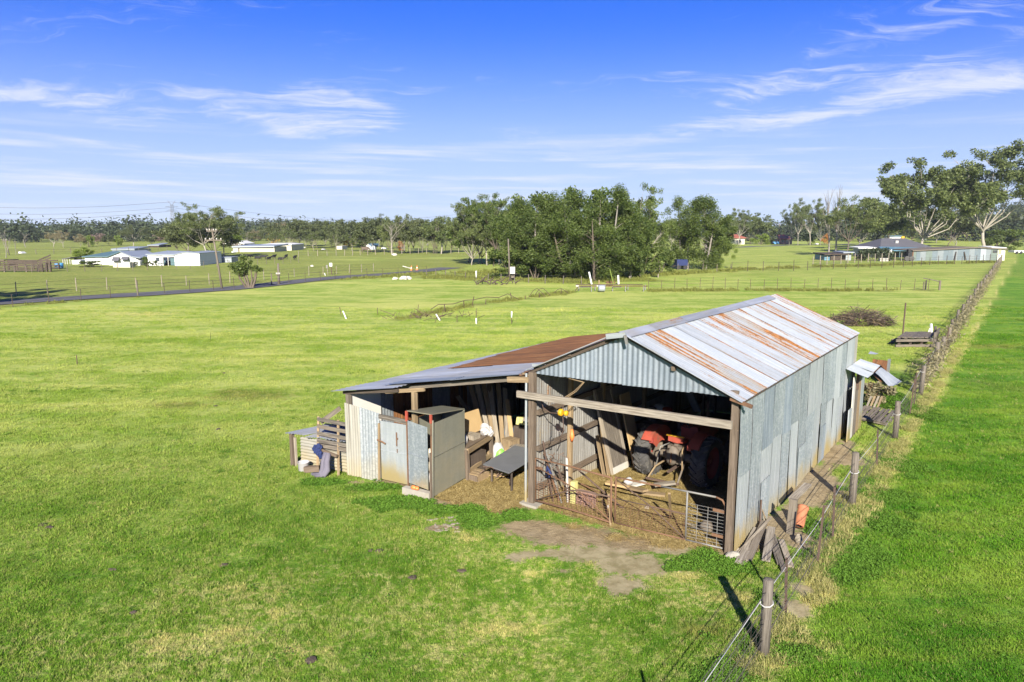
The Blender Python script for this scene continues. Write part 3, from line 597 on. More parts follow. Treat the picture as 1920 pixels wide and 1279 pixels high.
def make_grass():
    P = []; Sx = []
    for y0, y1, dens, sc in ((8.2, 13, 120, .85), (13, 20, 70, 1.05), (20, 29, 30, 1.25), (29, 44, 11, 1.5), (40, 60, 4, 1.7)):
        w = y1 * .96 + 1; nn = int((y1 - y0) * 2 * w * dens)
        x = rng.uniform(-w, w, nn); y = rng.uniform(y0, y1, nn); ok = in_view(x, y); P.append(np.stack([x[ok], y[ok]], 1)); Sx.append(np.full(ok.sum(), sc))
    P = np.concatenate(P); sc = np.concatenate(Sx); x, y = P[:, 0], P[:, 1]; k = masks(x, y)
    bare = np.maximum.reduce([k['dirt'] * 1.15, k['conc'] * 1.1]) + (fbm(x, y, 1.9, 31) - .5) * .7
    keep = (rng.uniform(0, 1, len(x)) > sst(bare, .16, .52)) & (rng.uniform(0, 1, len(x)) < 1 - .55 * k['clover'])
    # bare ground under the side shelter stays thin
    x, y, sc = x[keep], y[keep], sc[keep]; k = {a: b[keep] for a, b in k.items()}
    sc = sc * rng.uniform(.65, 1.25, len(x)) * (1 + .05 * k['right']) * (.8 + .55 * fbm(x, y, .9, 5))
    tv, tf = tuft_blades(38, .15, .050, .0075, .85, 4)
    scatter('grass', blade_mat('grass_blades', 'grass'), tv, tf, np.stack([x, y, hgt(x, y)], 1), sc, 'short grazed grass covering the paddock', .12, {a: k[a] for a in ('mid', 'right', 'rough', 'dry', 'clover', 'mott')})
    # clover and broad leaved weeds
    nn = 90000; x = np.concatenate([rng.uniform(-8, 12, nn), rng.uniform(5, 16, nn // 2)]); y = np.concatenate([rng.uniform(9, 22, nn), rng.uniform(9, 32, nn // 2)])
    k = masks(x, y); ok = in_view(x, y) & (k['clover'] + (fbm(x, y, 2.3, 41) - .5) * 1.3 > .50) & (k['dirt'] < .75) & (k['conc'] < .6); x, y = x[ok], y[ok]
    xe, ye = rng.uniform(-22, 22, 1500), rng.uniform(8.5, 32, 1500) ** 1.0; ke = masks(xe, ye); oe = in_view(xe, ye) & (ke['dirt'] < .2) & (ke['conc'] < .2) & (fbm(xe, ye, .5, 88) > .50); x, y = np.append(x, xe[oe]), np.append(y, ye[oe])
    tv, tf = tuft_leaves(26, .13, .075, .036)
    scatter('clover', blade_mat('clover_leaves', 'clover'), tv, tf, np.stack([x, y, hgt(x, y)], 1), rng.uniform(.45, 1.0, len(x)) * (1 + .02 * (y - 12)), 'dark green clover growing in patches by the shed and fence', .1)
    # long dry grass at the fence and around the apron
    nn = 60000; u = np.concatenate([rng.normal(6.35, .33, nn // 3), rng.uniform(4.9, 6.2, nn // 6), rng.uniform(-6, 6, nn // 2)]); v = np.concatenate([rng.uniform(-5, 32, nn // 3), rng.uniform(-3, 13, nn // 6), rng.uniform(-9, 0, nn // 2)])
    p = ORG[:2] + u[:, None] * U[:2] + v[:, None] * V[:2]; x, y = p[:, 0], p[:, 1]; k = masks(x, y)
    fen = np.exp(-((u - 6.35) / .4) ** 2) * .8
    ok = in_view(x, y) & (np.maximum(k['dry'], fen) + (fbm(x, y, 1.6, 51) - .5) * 1.1 > .66) & (k['dirt'] < .6) & (k['conc'] < .45) & (rng.uniform(0, 1, len(x)) < .26); x, y, u = x[ok], y[ok], u[ok]
    xe, ye = rng.uniform(-24, 24, 3200), rng.uniform(8.5, 36, 3200); ke = masks(xe, ye); oe = in_view(xe, ye) & (ke['dirt'] < .2) & (ke['conc'] < .2) & (fbm(xe, ye, .35, 93) > .48); x, y, u = np.append(x, xe[oe]), np.append(y, ye[oe]), np.append(u, np.full(int(oe.sum()), 3.0))
    tv, tf = tuft_blades(22, .10, .20, .010, 1.1, 9)
    scatter('long_grass', blade_mat('long_grass_blades', 'long'), tv, tf, np.stack([x, y, hgt(x, y)], 1), rng.uniform(.3, .8, len(x)) * np.where(np.abs(u - 6.35) < .6, 1.1, .6), 'long yellowing grass along the fence and apron', .2)
    # rough growth on the far boundaries
    X, Y = [], []
    for (a, b, w) in ROUGH:
        L = math.hypot(b[0] - a[0], b[1] - a[1]); c = int(L * (26 if w < 2.4 else 42)); t = rng.uniform(0, 1, c); wob = rng.normal(0, w * .5, c)
        X.append(a[0] + (b[0] - a[0]) * t - (b[1] - a[1]) / L * wob); Y.append(a[1] + (b[1] - a[1]) * t + (b[0] - a[0]) / L * wob)
    x, y = np.concatenate(X), np.concatenate(Y); ok = (fbm(x, y, .35, 61) > .42) & (road_dist(x, y) > 3.6); x, y = x[ok], y[ok]
    tv, tf = tuft_blades(16, .35, .5, .06, .9, 12)
    scatter('roadside_weeds', blade_mat('weed_blades', 'weed'), tv, tf, np.stack([x, y, hgt(x, y) - .02], 1), rng.uniform(.35, 1.1, len(x)) * np.clip(y / 95, .5, 1.1), 'rough weeds along the far fences and road verge', .2)
    # straw litter
    nn = 16000; u = rng.uniform(-3.2, 4.6, nn); v = rng.uniform(-1.4, 6.5, nn); p = ORG[:2] + u[:, None] * U[:2] + v[:, None] * V[:2]; x, y = p[:, 0], p[:, 1]; k = masks(x, y)
    ok = (k['straw'] + (fbm(x, y, 1.5, 71) - .5) * .8 > .45); x, y = x[ok], y[ok]
    R = np.random.default_rng(5); tv, tf = [], []
    for i in range(14):
        a, b = R.uniform(0, 6.28), R.uniform(0, 6.28); c = np.array([math.cos(a), math.sin(a), 0]) * R.uniform(0, .16) + ZZ * R.uniform(.004, .03); d = np.array([math.cos(b), math.sin(b), R.normal(0, .15)]) * R.uniform(.04, .09); s = np.array([-d[1], d[0], 0]) * .045; j = len(tv)
        tv += [c - d - s, c + d - s, c + d + s, c - d + s]; tf.append((j, j + 1, j + 2, j + 3))
    scatter('straw_litter', blade_mat('straw_stalks', 'straw'), tv, tf, np.stack([x, y, np.full(len(x), .006)], 1), rng.uniform(.7, 1.3, len(x)), 'loose dry straw strewn over the shed floor', .05)

# ------------------------------------------------------------------ road
ROAD = [G(-420, 592)[:2], G(-200, 583)[:2], G(0, 569.5)[:2], G(150, 561)[:2], G(265, 554.5)[:2], G(420, 542.5)[:2], G(600, 524)[:2], G(700, 516)[:2], G(800, 508)[:2], G(845, 503.5)[:2]]
def road_dist(x, y):
    d = np.full(np.shape(x), 1e9)
    for a, b in zip(ROAD[:-1], ROAD[1:]):
        e = b - a; t = np.clip(((x - a[0]) * e[0] + (y - a[1]) * e[1]) / (e @ e), 0, 1); d = np.minimum(d, np.hypot(x - a[0] - t * e[0], y - a[1] - t * e[1]))
    return d
def strip(name, pts, w, mat, lift, label=None):
    mb = MB(); P = []
    pp = []
    for a, b in zip(pts[:-1], pts[1:]):
        m = max(2, int(np.hypot(*(b - a)) / 4)); pp += [a + (b - a) * t for t in np.linspace(0, 1, m, endpoint=False)]
    pp.append(pts[-1])
    for i, p in enumerate(pp):
        d = nrm(pp[min(i + 1, len(pp) - 1)] - pp[max(i - 1, 0)]); s = np.array([-d[1], d[0]]); l, r = p - s * w / 2, p + s * w / 2
        P.append([(q[0], q[1], float(ground_z(q[0], q[1])) + lift) for q in (l, p, r)])
    for a, b in zip(P[:-1], P[1:]):
        mb.quad(a[0], b[0], b[1], a[1]); mb.quad(a[1], b[1], b[2], a[2])
    o = mb.build(name, mat); o['kind'] = 'structure'
    if o.data.polygons[0].normal.z < 0: o.data.flip_normals()
    if label: o['label'] = label
    return o

make_ground()
strip('road', ROAD, 4.4, M['asphalt'], .06, 'narrow grey sealed road crossing the fields')
strip('road', [G(1360, 464)[:2], G(1420, 462)[:2], G(1500, 459.5)[:2], G(1640, 457.5)[:2], G(1700, 456)[:2]], 6, M['asphalt'], .07, 'grey road beyond the far field')
# ------------------------------------------------------------------ trees
def leaf_mesh(name, verts, mat):
    """many small four cornered leaf sprays; verts is (n, 4, 3)"""
    n = len(verts); me = bpy.data.meshes.new(name)
    me.vertices.add(n * 4); me.vertices.foreach_set('co', verts.reshape(-1).astype(np.float32))
    me.loops.add(n * 4); me.loops.foreach_set('vertex_index', np.arange(n * 4, dtype=np.int32))
    me.polygons.add(n); me.polygons.foreach_set('loop_start', (np.arange(n) * 4).astype(np.int32)); me.update(calc_edges=True)
    me.materials.append(mat); return me
def sprays(R, centers, size, elong=1.6, droop=0.0, up=.35):
    n = len(centers); nn = R.normal(0, 1, (n, 3)); nn[:, 2] = np.abs(nn[:, 2]) + up; nn /= np.linalg.norm(nn, axis=1)[:, None]
    d = R.normal(0, 1, (n, 3)); d[:, 2] -= droop; d -= nn * (d * nn).sum(1)[:, None]; d /= np.linalg.norm(d, axis=1)[:, None] + 1e-9
    s = np.cross(nn, d); L = size * elong * R.uniform(.55, 1.3, (n, 1)) / 2; W = size * R.uniform(.55, 1.2, (n, 1)) / 2
    return np.stack([centers - d * L - s * W * .35, centers - d * L * .1 - s * W, centers + d * L + s * W * .15, centers - d * L * .05 + s * W], 1)
def clump(R, c, r, n, flat=.75, ex=.42):
    p = R.normal(0, 1, (n, 3)); p /= np.linalg.norm(p, axis=1)[:, None]; p *= (R.uniform(0, 1, (n, 1)) ** ex) * r; p[:, 2] *= flat
    return p + c
def gum(seed, H=18., spread=.40, fork=.26, limbs=8, leaf=.27, n=9500, lean=0., r0=.014, sub=6, crown_low=.34, cl=.068):
    R = np.random.default_rng(seed); mb = MB(); cents = []
    top = np.array([R.normal(0, .03) * H + lean * H * .3, R.normal(0, .03) * H, fork * H])
    mb.tube([(0, 0, -.3), top * .5 + np.array([R.normal(0, .012) * H, 0, 0]), top], [H * r0 * 1.25, H * r0 * .95, H * r0 * .8], 7)
    a0 = R.uniform(0, 6.28)
    for i in range(limbs):
        a = a0 + 6.28 * i / limbs * 1.62 + R.normal(0, .3); fr = (.40 + .58 * ((i * .618) % 1.0)) if i else 1.0
        ln = H * (1 - fork) * fr * R.uniform(.88, 1.0); out = spread * H * (1.18 - .75 * fr) * R.uniform(.8, 1.15) * (1 if i else .4) * 1.25
        b = top * R.uniform(.82, 1.0) if i else top
        end = b + np.array([math.cos(a) * out, math.sin(a) * out, ln * (.9 if i else 1.0)]); end[2] = min(end[2], H * .93)
        m1 = b * .62 + end * .38 + np.array([math.cos(a) * out * .16, math.sin(a) * out * .16, -ln * .03]); m2 = b * .3 + end * .7 + np.array([R.normal(0, .02) * H, R.normal(0, .02) * H, 0])
        pts = [b, m1, m2, end]; mb.tube(pts, [H * r0 * .55, H * r0 * .36, H * r0 * .2, H * r0 * .07], 5, False)
        cents.append((end, 1.0))
        for k in range(sub):
            t = R.uniform(.42, .97); j = min(2, int(t * 3)); q = pts[j] + (pts[j + 1] - pts[j]) * (t * 3 - j)
            aa = a + R.normal(0, 1.0); l2 = H * R.uniform(.10, .22)
            e = q + np.array([math.cos(aa) * l2, math.sin(aa) * l2, l2 * R.uniform(.25, .9)])
            if e[2] < crown_low * H: e[2] = crown_low * H + R.uniform(0, .06) * H
            mid = (q + e) / 2 + np.array([0, 0, -l2 * .08]); mb.tube([q, mid, e], [H * r0 * .2, H * r0 * .12, H * r0 * .04], 4, False); cents.append((e, R.uniform(.7, 1.15)))
            for g in range(2):
                e2 = e + np.array([R.normal(0, .055), R.normal(0, .055), R.uniform(-.02, .05)]) * H; mb.tube([mid, e2], [H * r0 * .08, H * r0 * .03], 3, False); cents.append((e2, R.uniform(.5, .9)))
    w = np.array([k[1] ** 2 for k in cents]); w = w / w.sum()
    pts = np.concatenate([clump(R, c, cl * H * s, max(4, int(n * q)), .72) for (c, s), q in zip(cents, w)])
    return mb, sprays(R, pts, leaf, 1.7, .5)
def oak(seed, H=13., rad_=.30, leaf=.125, n=19000, low=.05, point=1.0, stems=1):
    """she-oak: many fine drooping sprays round one upright trunk"""
    R = np.random.default_rng(seed); mb = MB(); P = []
    for s_ in range(stems):
        o = np.array([R.normal(0, .10) * H, R.normal(0, .10) * H, 0]) if stems > 1 else np.zeros(3); hh = H * (R.uniform(.78, 1.0) if s_ else 1.0)
        tp = o * 1.5 + np.array([R.normal(0, .02) * H, R.normal(0, .02) * H, hh * .96])
        mb.tube([o + (0, 0, -.3), (o + tp) / 2 + np.array([R.normal(0, .015) * H, 0, 0]), tp], [H * .014, H * .009, H * .002], 6, False)
        nc = int(64 / stems ** .5)
        for i in range(nc):
            t = low + (1 - low) * R.uniform(0, 1) ** .85; prof = (math.sin(min(1, (t - low) / (.42)) * 1.57) if t < low + .42 else (1 - ((t - low - .42) / (1 - low - .42)) ** 1.6 * .86)) ** point
            a = R.uniform(0, 6.28); q = rad_ * H * prof * R.uniform(.35, 1.05) / (1 if stems == 1 else 1.25)
            c = o + (tp - o) * t * 1.02 + np.array([math.cos(a) * q, math.sin(a) * q, R.normal(0, .015) * H]); b = o + (tp - o) * max(0.03, t - .10)
            if R.uniform() < .6: mb.tube([b, (b + c) / 2 + (0, 0, .02 * H), c], [H * .004, H * .0025, H * .001], 3, False)
            P.append(clump(R, c, H * R.uniform(.035, .085), int(n / nc / stems), 1.5))
    return mb, sprays(R, np.concatenate(P), leaf, 2.2, 1.3, .1)
def bare(seed, H=12., spread=.36, levels=4, fork=.35, r0=.018, up=.75):
    R = np.random.default_rng(seed); mb = MB()
    def br(p, d, l, r, lv):
        m = p + d * l * .5 + np.array([R.normal(0, .04), R.normal(0, .04), R.normal(0, .02)]) * l; e = p + d * l + np.array([R.normal(0, .07), R.normal(0, .07), .05]) * l
        mb.tube([p, m, e], [r, r * .8, r * .55], 5 if lv > 2 else 3, False)
        if lv <= 0: return
        for i in range(3 if lv > 1 else 4):
            a = R.uniform(0, 6.28); k = spread * R.uniform(.7, 1.6); dd = nrm(d + np.array([math.cos(a) * k, math.sin(a) * k, R.uniform(-.1, .3) * up]))
            st = e if i < 2 else m; br(st, dd, l * R.uniform(.58, .8), r * .55, lv - 1)
    br(np.array([0, 0, -.3]), np.array([0, 0, 1.]), H * fork, H * r0, levels)
    return mb, None
def shrub(seed, H=3., w=.5, leaf=.15, n=3600, stems=5, low=.1):
    R = np.random.default_rng(seed); mb = MB(); P = []
    for i in range(stems):
        a = 6.28 * i / stems + R.normal(0, .3); e = np.array([math.cos(a) * w * H * .6, math.sin(a) * w * H * .6, H * R.uniform(.5, .85)]); mb.tube([(e[0] * .12, e[1] * .12, -.1), e * .5 + (0, 0, .1), e], [H * .02, H * .014, H * .006], 4, False)
    for i in range(26):
        a = R.uniform(0, 6.28); z = low + (1 - low) * R.uniform(0, .92); q = w * math.sqrt(max(.02, 1 - ((z - .45) / .62) ** 2)) * R.uniform(.3, .95)
        P.append(clump(R, np.array([math.cos(a) * q * H, math.sin(a) * q * H, z * H]), H * R.uniform(.10, .19), n // 26, .9))
    return mb, sprays(R, np.concatenate(P), leaf, 1.5, .2)
PROTO = {}
def proto(key, maker, bark, leaf):
    mb, lv = maker
    allv = np.asarray(mb.v) if lv is None else np.concatenate([np.asarray(mb.v), lv.reshape(-1, 3)])
    h = np.percentile(allv[:, 2], 99.7); w = np.percentile(np.abs(allv[:, :2]), 97) * 2
    PROTO[key] = (mb.mesh(key + '_trunk', M[bark], (0, 0, 0), True), leaf_mesh(key + '_crown', lv, M[leaf]) if lv is not None else None, h, w)
for i in range(4): proto('gum%d' % i, gum(100 + i, limbs=7 + i % 3, spread=.34 + .05 * i), 'bark_pale', 'leaf_gum')
for i in range(6): proto('wood%d' % i, gum(200 + i, H=15., limbs=9, spread=.34, fork=.15, sub=5, crown_low=.16, cl=.115, leaf=.52, n=3900, r0=.010), 'bark_dark' if i % 3 else 'bark_grey', 'leaf_wood')
for i in range(4): proto('oak%d' % i, oak(300 + i, rad_=.26 + .03 * i), 'bark_grey', 'leaf_oak')
proto('oakm0', oak(320, rad_=.30, stems=3, n=24000, low=.02), 'bark_grey', 'leaf_oak')
proto('oakm1', oak(321, rad_=.34, stems=4, n=24000, low=.02), 'bark_dark', 'leaf_oak')
for i in range(3): proto('bare%d' % i, bare(400 + i, spread=.30 + .06 * i), 'bark_grey', 'leaf_pale')
proto('dead0', bare(420, fork=.42, spread=.22, levels=3, r0=.022), 'bark_grey', 'leaf_pale'); proto('dead1', bare(423, fork=.45, spread=.20, levels=3, r0=.022), 'bark_grey', 'leaf_pale')
for i in range(3): proto('shrub%d' % i, shrub(500 + i, w=.5 + .1 * i), 'bark_dark', 'leaf_oak')
proto('big0', gum(612, H=24., limbs=13, spread=.44, fork=.20, sub=7, leaf=.42, n=26000, crown_low=.33, cl=.074, r0=.0135), 'bark_pale', 'leaf_gum')
proto('big1', gum(627, H=26., limbs=13, spread=.40, fork=.22, sub=7, leaf=.42, n=25000, crown_low=.33, cl=.072, r0=.015, lean=.1), 'bark_pale', 'leaf_gum')
proto('multi0', gum(640, H=14., limbs=11, spread=.46, fork=.10, sub=6, leaf=.22, n=15000, crown_low=.26, cl=.075, r0=.012), 'bark_pale', 'leaf_gum')

def tree(px, by, ty, wpx, key, name, label, cat, leaf=None, bark=None, group=None, rz=None):
    """a tree whose foot is seen at (px, by); its height and width follow from how tall and wide it stands there"""
    g = G(px, by); x, y = g[0], g[1]
    z = float(ground_z(x, y)); h = zat(y, ty) - z; w = wpx / FPX * y
    tm, cm, ph, pw = PROTO[key]
    t = thing(name, label, cat, (x, y, z), group, random.uniform(0, 6.28) if rz is None else rz)
    t.scale = (w / pw, w / pw, h / ph)
    o = bpy.data.objects.new('trunk', tm); COL.objects.link(o); o.parent = t
    if bark: o.material_slots[0].link = 'OBJECT'; o.material_slots[0].material = M[bark]
    if cm is not None:
        c = bpy.data.objects.new('crown', cm); COL.objects.link(c); c.parent = t
        if leaf: c.material_slots[0].link = 'OBJECT'; c.material_slots[0].material = M[leaf]
    return t

def plant_trees():
    T = tree
    # far left, one by one
    T(11, 484, 428, 22, 'bare0', 'bare_tree', 'pale leafless tree with a forked top at the far left field edge', 'tree')
    T(30, 478, 446, 8, 'dead0', 'dead_tree', 'thin dead stem just right of the forked leafless tree', 'tree')
    T(48, 464, 436, 24, 'bare2', 'bare_tree', 'fawn twiggy tree on the far field edge before dark woods', 'tree', bark='bark_grey')
    T(100, 464, 433, 34, 'gum1', 'gum_tree', 'thin pale gum on the far edge, left of its twisted neighbour', 'tree', leaf='leaf_pale')
    T(119, 465, 432, 36, 'gum3', 'gum_tree', 'twisted pale gum leaning out over the far field edge', 'tree', leaf='leaf_pale')
    T(151, 463, 439, 18, 'wood0', 'gum_tree', 'small silvery gum beyond the teal roofed house', 'tree', leaf='leaf_pale')
    T(167, 462, 441, 20, 'shrub1', 'round_tree', 'small bright green round tree beyond the teal roofed house', 'tree', leaf='leaf_bright')
    T(184, 461, 438, 28, 'wood1', 'bare_tree', 'pinkish brown leafless tree beyond the teal roofed house', 'tree', leaf='leaf_pink')
    T(206, 461, 440, 26, 'wood2', 'gum_tree', 'olive gum behind the left end of the silver roofed shed', 'tree')
    T(222, 461, 441, 14, 'shrub0', 'round_tree', 'small yellow green tree behind the silver roofed shed', 'tree', leaf='leaf_bright')
    T(250, 463, 423, 54, 'gum2', 'gum_tree', 'wide olive gum with one bare trunk behind the silver roofed shed', 'tree', leaf='leaf_wood')
    T(284, 461, 440, 24, 'wood3', 'gum_tree', 'dull green gum above the white farm shed', 'tree')
    T(304, 460, 436, 28, 'wood4', 'gum_tree', 'grey leafless looking gum left of the tall gum stand', 'tree', leaf='leaf_pink')
    # the tall stand behind the white shed
    T(352, 480, 388, 66, 'gum3', 'gum_tree', 'tall gum with layered crown, left in the stand behind the white shed', 'tree', rz=1.0)
    T(390, 484, 382, 92, 'gum2', 'gum_tree', 'tallest gum of the stand behind the white shed, many pale stems', 'tree', rz=2.0)
    T(420, 481, 392, 70, 'gum0', 'gum_tree', 'slender gum behind the power pole, right in the stand', 'tree')
    T(336, 474, 412, 60, 'wood2', 'gum_tree', 'low bushy gum under the left side of the tall stand', 'tree')
    T(400, 482, 418, 84, 'wood5', 'gum_tree', 'bushy gum filling the foot of the tall stand', 'tree')
    T(352, 480, 420, 70, 'wood4', 'gum_tree', 'small gum behind the right end of the white shed roof', 'tree')
    T(437, 466, 432, 34, 'wood3', 'gum_tree', 'small gum right of the stand, above the white roofed house', 'tree', leaf='leaf_bright')
    T(463, 459, 432, 36, 'gum2', 'gum_tree', 'pale limbed gum behind the white roofed far house', 'tree')
    T(478, 458, 431, 28, 'wood1', 'gum_tree', 'grey gum left of the autumn yellow tree', 'tree', leaf='leaf_pale')
    T(495, 440, 407, 30, 'gum3', 'gum_tree', 'dark lone gum standing above the far tree line', 'tree', leaf='leaf_dark')
    T(513, 457, 437, 20, 'shrub0', 'autumn_tree', 'bright yellow autumn tree behind the long cream shed', 'tree', leaf='leaf_yellow')
    grp = 'gums of the far woodland band'
    R = np.random.default_rng(33)
    def where(x):
        for lim, w in ((548, 'behind the cream barn'), (590, 'right of the cream barn'), (632, 'left of the round olive tree'), (668, 'behind the golden autumn tree'), (712, 'behind the small blue roofed shed'), (752, 'behind the broad leafless cream tree'), (800, 'right of the broad leafless cream tree'), (840, 'around the upswept leafless tree')):
            if x < lim: return w
        return 'next to the tall clump'
    xs = np.arange(505, 705, 11.5)
    for i, x in enumerate(xs):
        T(x + R.normal(0, 2), 462 + R.uniform(-2, 4), 416 + R.normal(0, 3.4), R.uniform(30, 46), 'wood%d' % (i % 6), 'gum_tree', 'bushy grey green gum in the far woodland ' + where(x), 'tree', group=grp, leaf=['leaf_wood', 'leaf_gum', 'leaf_wood', 'leaf_pale'][int(R.integers(0, 4))] if R.uniform() < .5 else None)
    for i, x in enumerate(np.arange(690, 856, 13)):
        T(x + R.normal(0, 3), 474 + R.uniform(-3, 3), 409 + R.normal(0, 4), R.uniform(32, 50), 'wood%d' % ((i * 5 + 2) % 6), 'gum_tree', 'bushy gum at the near woodland edge ' + where(x), 'tree', group=grp, leaf='leaf_gum' if R.uniform() < .4 else None)
    for i, x in enumerate(np.arange(520, 850, 36)):
        T(x + R.normal(0, 6), 468 + R.uniform(-3, 4), 430 + R.normal(0, 4), R.uniform(22, 34), 'gum%d' % (i % 4), 'gum_tree', 'slender open gum in the far woodland ' + where(x), 'tree', group=grp)
    T(652, 464, 447, 20, 'shrub1', 'autumn_tree', 'golden autumn tree in front of the far woodland band', 'tree', leaf='leaf_yellow')
    T(630, 467, 440, 26, 'wood2', 'round_tree', 'round olive tree left of the golden autumn tree', 'tree')
    T(677, 465, 450, 32, 'shrub2', 'shrub', 'dense green shrub left of the small blue roofed shed', 'shrub')
    T(752, 470, 452, 12, 'shrub0', 'shrub', 'rusty brown shrub between the leafless trees', 'shrub', leaf='leaf_orange')
    T(710, 468, 401, 48, 'gum3', 'gum_tree', 'tall open crowned gum rising above the far woodland band', 'tree', leaf='leaf_wood')
    T(776, 470, 406, 30, 'gum1', 'gum_tree', 'small crowned gum poking above the band between leafless trees', 'tree', leaf='leaf_wood')
    T(735, 478, 412, 50, 'bare1', 'bare_tree', 'broad leafless cream tree in front of the far woodland band', 'tree', bark='bark_pale')
    T(758, 472, 416, 18, 'dead0', 'bare_tree', 'thin leafless pale tree between the two broad leafless ones', 'tree')
    T(827, 476, 412, 36, 'bare0', 'bare_tree', 'leafless cream tree with upswept twigs left of the tall clump', 'tree', bark='bark_pale')
    # the clump in the middle
    T(884, 498, 366, 96, 'multi0', 'gum_tree', 'gum with splayed pale stems at the left end of the tall clump', 'tree', rz=.4)
    T(913, 498, 363, 84, 'gum0', 'gum_tree', 'tall dark gum second from the left in the tall clump', 'tree', leaf='leaf_oak')
    T(925, 500, 372, 70, 'gum2', 'gum_tree', 'leafy gum with brown trunk in the left of the tall clump', 'tree', leaf='leaf_oak', bark='bark_dark')
    T(878, 492, 400, 80, 'wood2', 'gum_tree', 'low bushy gum behind the splayed pale stems', 'tree', leaf='leaf_oak')
    T(905, 495, 405, 74, 'wood4', 'gum_tree', 'bushy gum filling the left side of the tall clump', 'tree', leaf='leaf_oak')
    T(963, 505, 368, 74, 'gum3', 'gum_tree', 'gum with leaning white trunk in the tall clump', 'tree', leaf='leaf_gum')
    for i, (x, b, t_, w, k, l) in enumerate([
            (975, 519, 376, 100, 'oak1', 'narrow she-oak behind the grey pole with the meter box'), (1003, 521, 368, 104, 'oak2', 'upright she-oak second right of the meter box pole'),
            (1036, 520, 364, 110, 'oak3', 'she-oak left of the centre of the tall clump'), (1070, 521, 358, 116, 'oak0', 'tall she-oak in the centre of the clump'),
            (1108, 524, 353, 150, 'oakm0', 'broad she-oak with several stems, centre right of the clump'), (1152, 522, 360, 124, 'oak2', 'she-oak with dense crown right of the clump centre'),
            (1118, 526, 400, 176, 'oakm1', 'wide low she-oak in front of the clump, over its dark shade'), (1182, 523, 388, 112, 'oak3', 'lower she-oak at the right front of the clump')]):
        T(x, b, t_, w, k, 'she_oak_tree', l, 'tree')
    T(1186, 518, 347, 108, 'gum1', 'gum_tree', 'tallest open topped gum at the right end of the clump', 'tree', leaf='leaf_oak', rz=2.2)
    T(1058, 506, 354, 100, 'wood2', 'gum_tree', 'gum whose airy top shows behind the she-oaks', 'tree', leaf='leaf_oak')
    T(1200, 507, 384, 50, 'wood1', 'gum_tree', 'round gum closing the right end of the clump', 'tree', leaf='leaf_oak')
    for x, b, t_, w, k, l in [(960, 522, 466, 78, 'shrub2', 'low dark shrub at the foot of the grey meter box pole'), (1004, 523, 472, 74, 'shrub1', 'low shrub right of the meter box pole'), (1055, 523, 466, 80, 'shrub0', 'low shrub in front of the white board under the clump'),
                              (1075, 522, 460, 70, 'shrub2', 'shrub under the centre she-oaks'), (1236, 514, 470, 54, 'shrub1', 'light green shrub at the right end of the clump'), (1205, 517, 452, 60, 'shrub2', 'tall shrub under the right gums of the clump')]:
        T(x, b, t_, w, k, 'shrub', l, 'shrub')
    T(935, 497, 378, 80, 'wood0', 'gum_tree', 'dark leafy gum behind the meter box pole', 'tree', leaf='leaf_oak')
    T(898, 494, 378, 84, 'wood3', 'gum_tree', 'tall leafy gum filling behind the splayed stems', 'tree', leaf='leaf_oak')
    T(985, 508, 368, 90, 'wood5', 'gum_tree', 'leafy gum behind the narrow she-oaks', 'tree', leaf='leaf_oak')
    T(1020, 512, 362, 100, 'wood0', 'gum_tree', 'dark gum filling behind the left she-oaks', 'tree', leaf='leaf_oak')
    T(1130, 512, 358, 110, 'wood4', 'gum_tree', 'dark gum filling behind the right she-oaks', 'tree', leaf='leaf_oak')
    # right of the clump
    T(1296, 505, 370, 112, 'oakm0', 'she_oak_tree', 'lone she-oak over the blue trailer, taller trunk', 'tree')
    T(1322, 504, 369, 104, 'oak1', 'she_oak_tree', 'second lone she-oak over the blue trailer, right hand trunk', 'tree')
    T(1346, 502, 432, 56, 'oak2', 'she_oak_tree', 'lighter green she-oak at the right of the trailer pair', 'tree', leaf='leaf_bright')
    T(1258, 470, 402, 44, 'gum1', 'gum_tree', 'gum showing between the clump and the trailer she-oaks', 'tree')
    T(1236, 466, 424, 40, 'wood3', 'gum_tree', 'round green gum in the gap right of the clump', 'tree', leaf='leaf_oak')
    T(1384, 460, 391, 48, 'gum0', 'gum_tree', 'flat topped gum in front of the cream far house', 'tree')
    T(1408, 458, 400, 56, 'wood2', 'gum_tree', 'wide gum right of the flat topped one', 'tree', leaf='leaf_gum')
    T(1431, 457, 404, 44, 'wood5', 'gum_tree', 'gum behind the far roadside pole', 'tree', leaf='leaf_gum')
    T(1362, 458, 402, 30, 'wood1', 'gum_tree', 'gum at the left edge of the far cream house', 'tree', leaf='leaf_gum')
    T(1425, 459, 438, 30, 'shrub1', 'shrub', 'yellow green shrub by the far road', 'shrub', leaf='leaf_bright')
    T(1440, 458, 441, 20, 'shrub0', 'shrub', 'bright shrub left of the blue car', 'shrub', leaf='leaf_bright')
    T(1517, 459, 438, 20, 'shrub2', 'conifer', 'small rounded green conifer by the far road', 'tree', leaf='leaf_bright')
    T(1546, 458, 438, 14, 'shrub1', 'autumn_tree', 'orange tinted small tree by the far road', 'tree', leaf='leaf_orange')
    T(1479, 459, 388, 48, 'gum1', 'gum_tree', 'gum with spread pale limbs above the red roofed house', 'tree')
    T(1496, 460, 372, 50, 'gum3', 'gum_tree', 'tall gum right above the red roofed house', 'tree')
    T(1519, 460, 373, 50, 'gum0', 'gum_tree', 'tall gum just left of the dead trees', 'tree', rz=.3)
    T(1538, 460, 390, 34, 'wood3', 'gum_tree', 'dark filled gum left of the dead trees', 'tree')
    T(1554, 478, 350, 26, 'dead1', 'dead_tree', 'tall dead tree, left of the pair by the dark sheds', 'tree')
    T(1567, 478, 346, 30, 'dead0', 'dead_tree', 'tall dead tree, right of the pair by the dark sheds', 'tree')
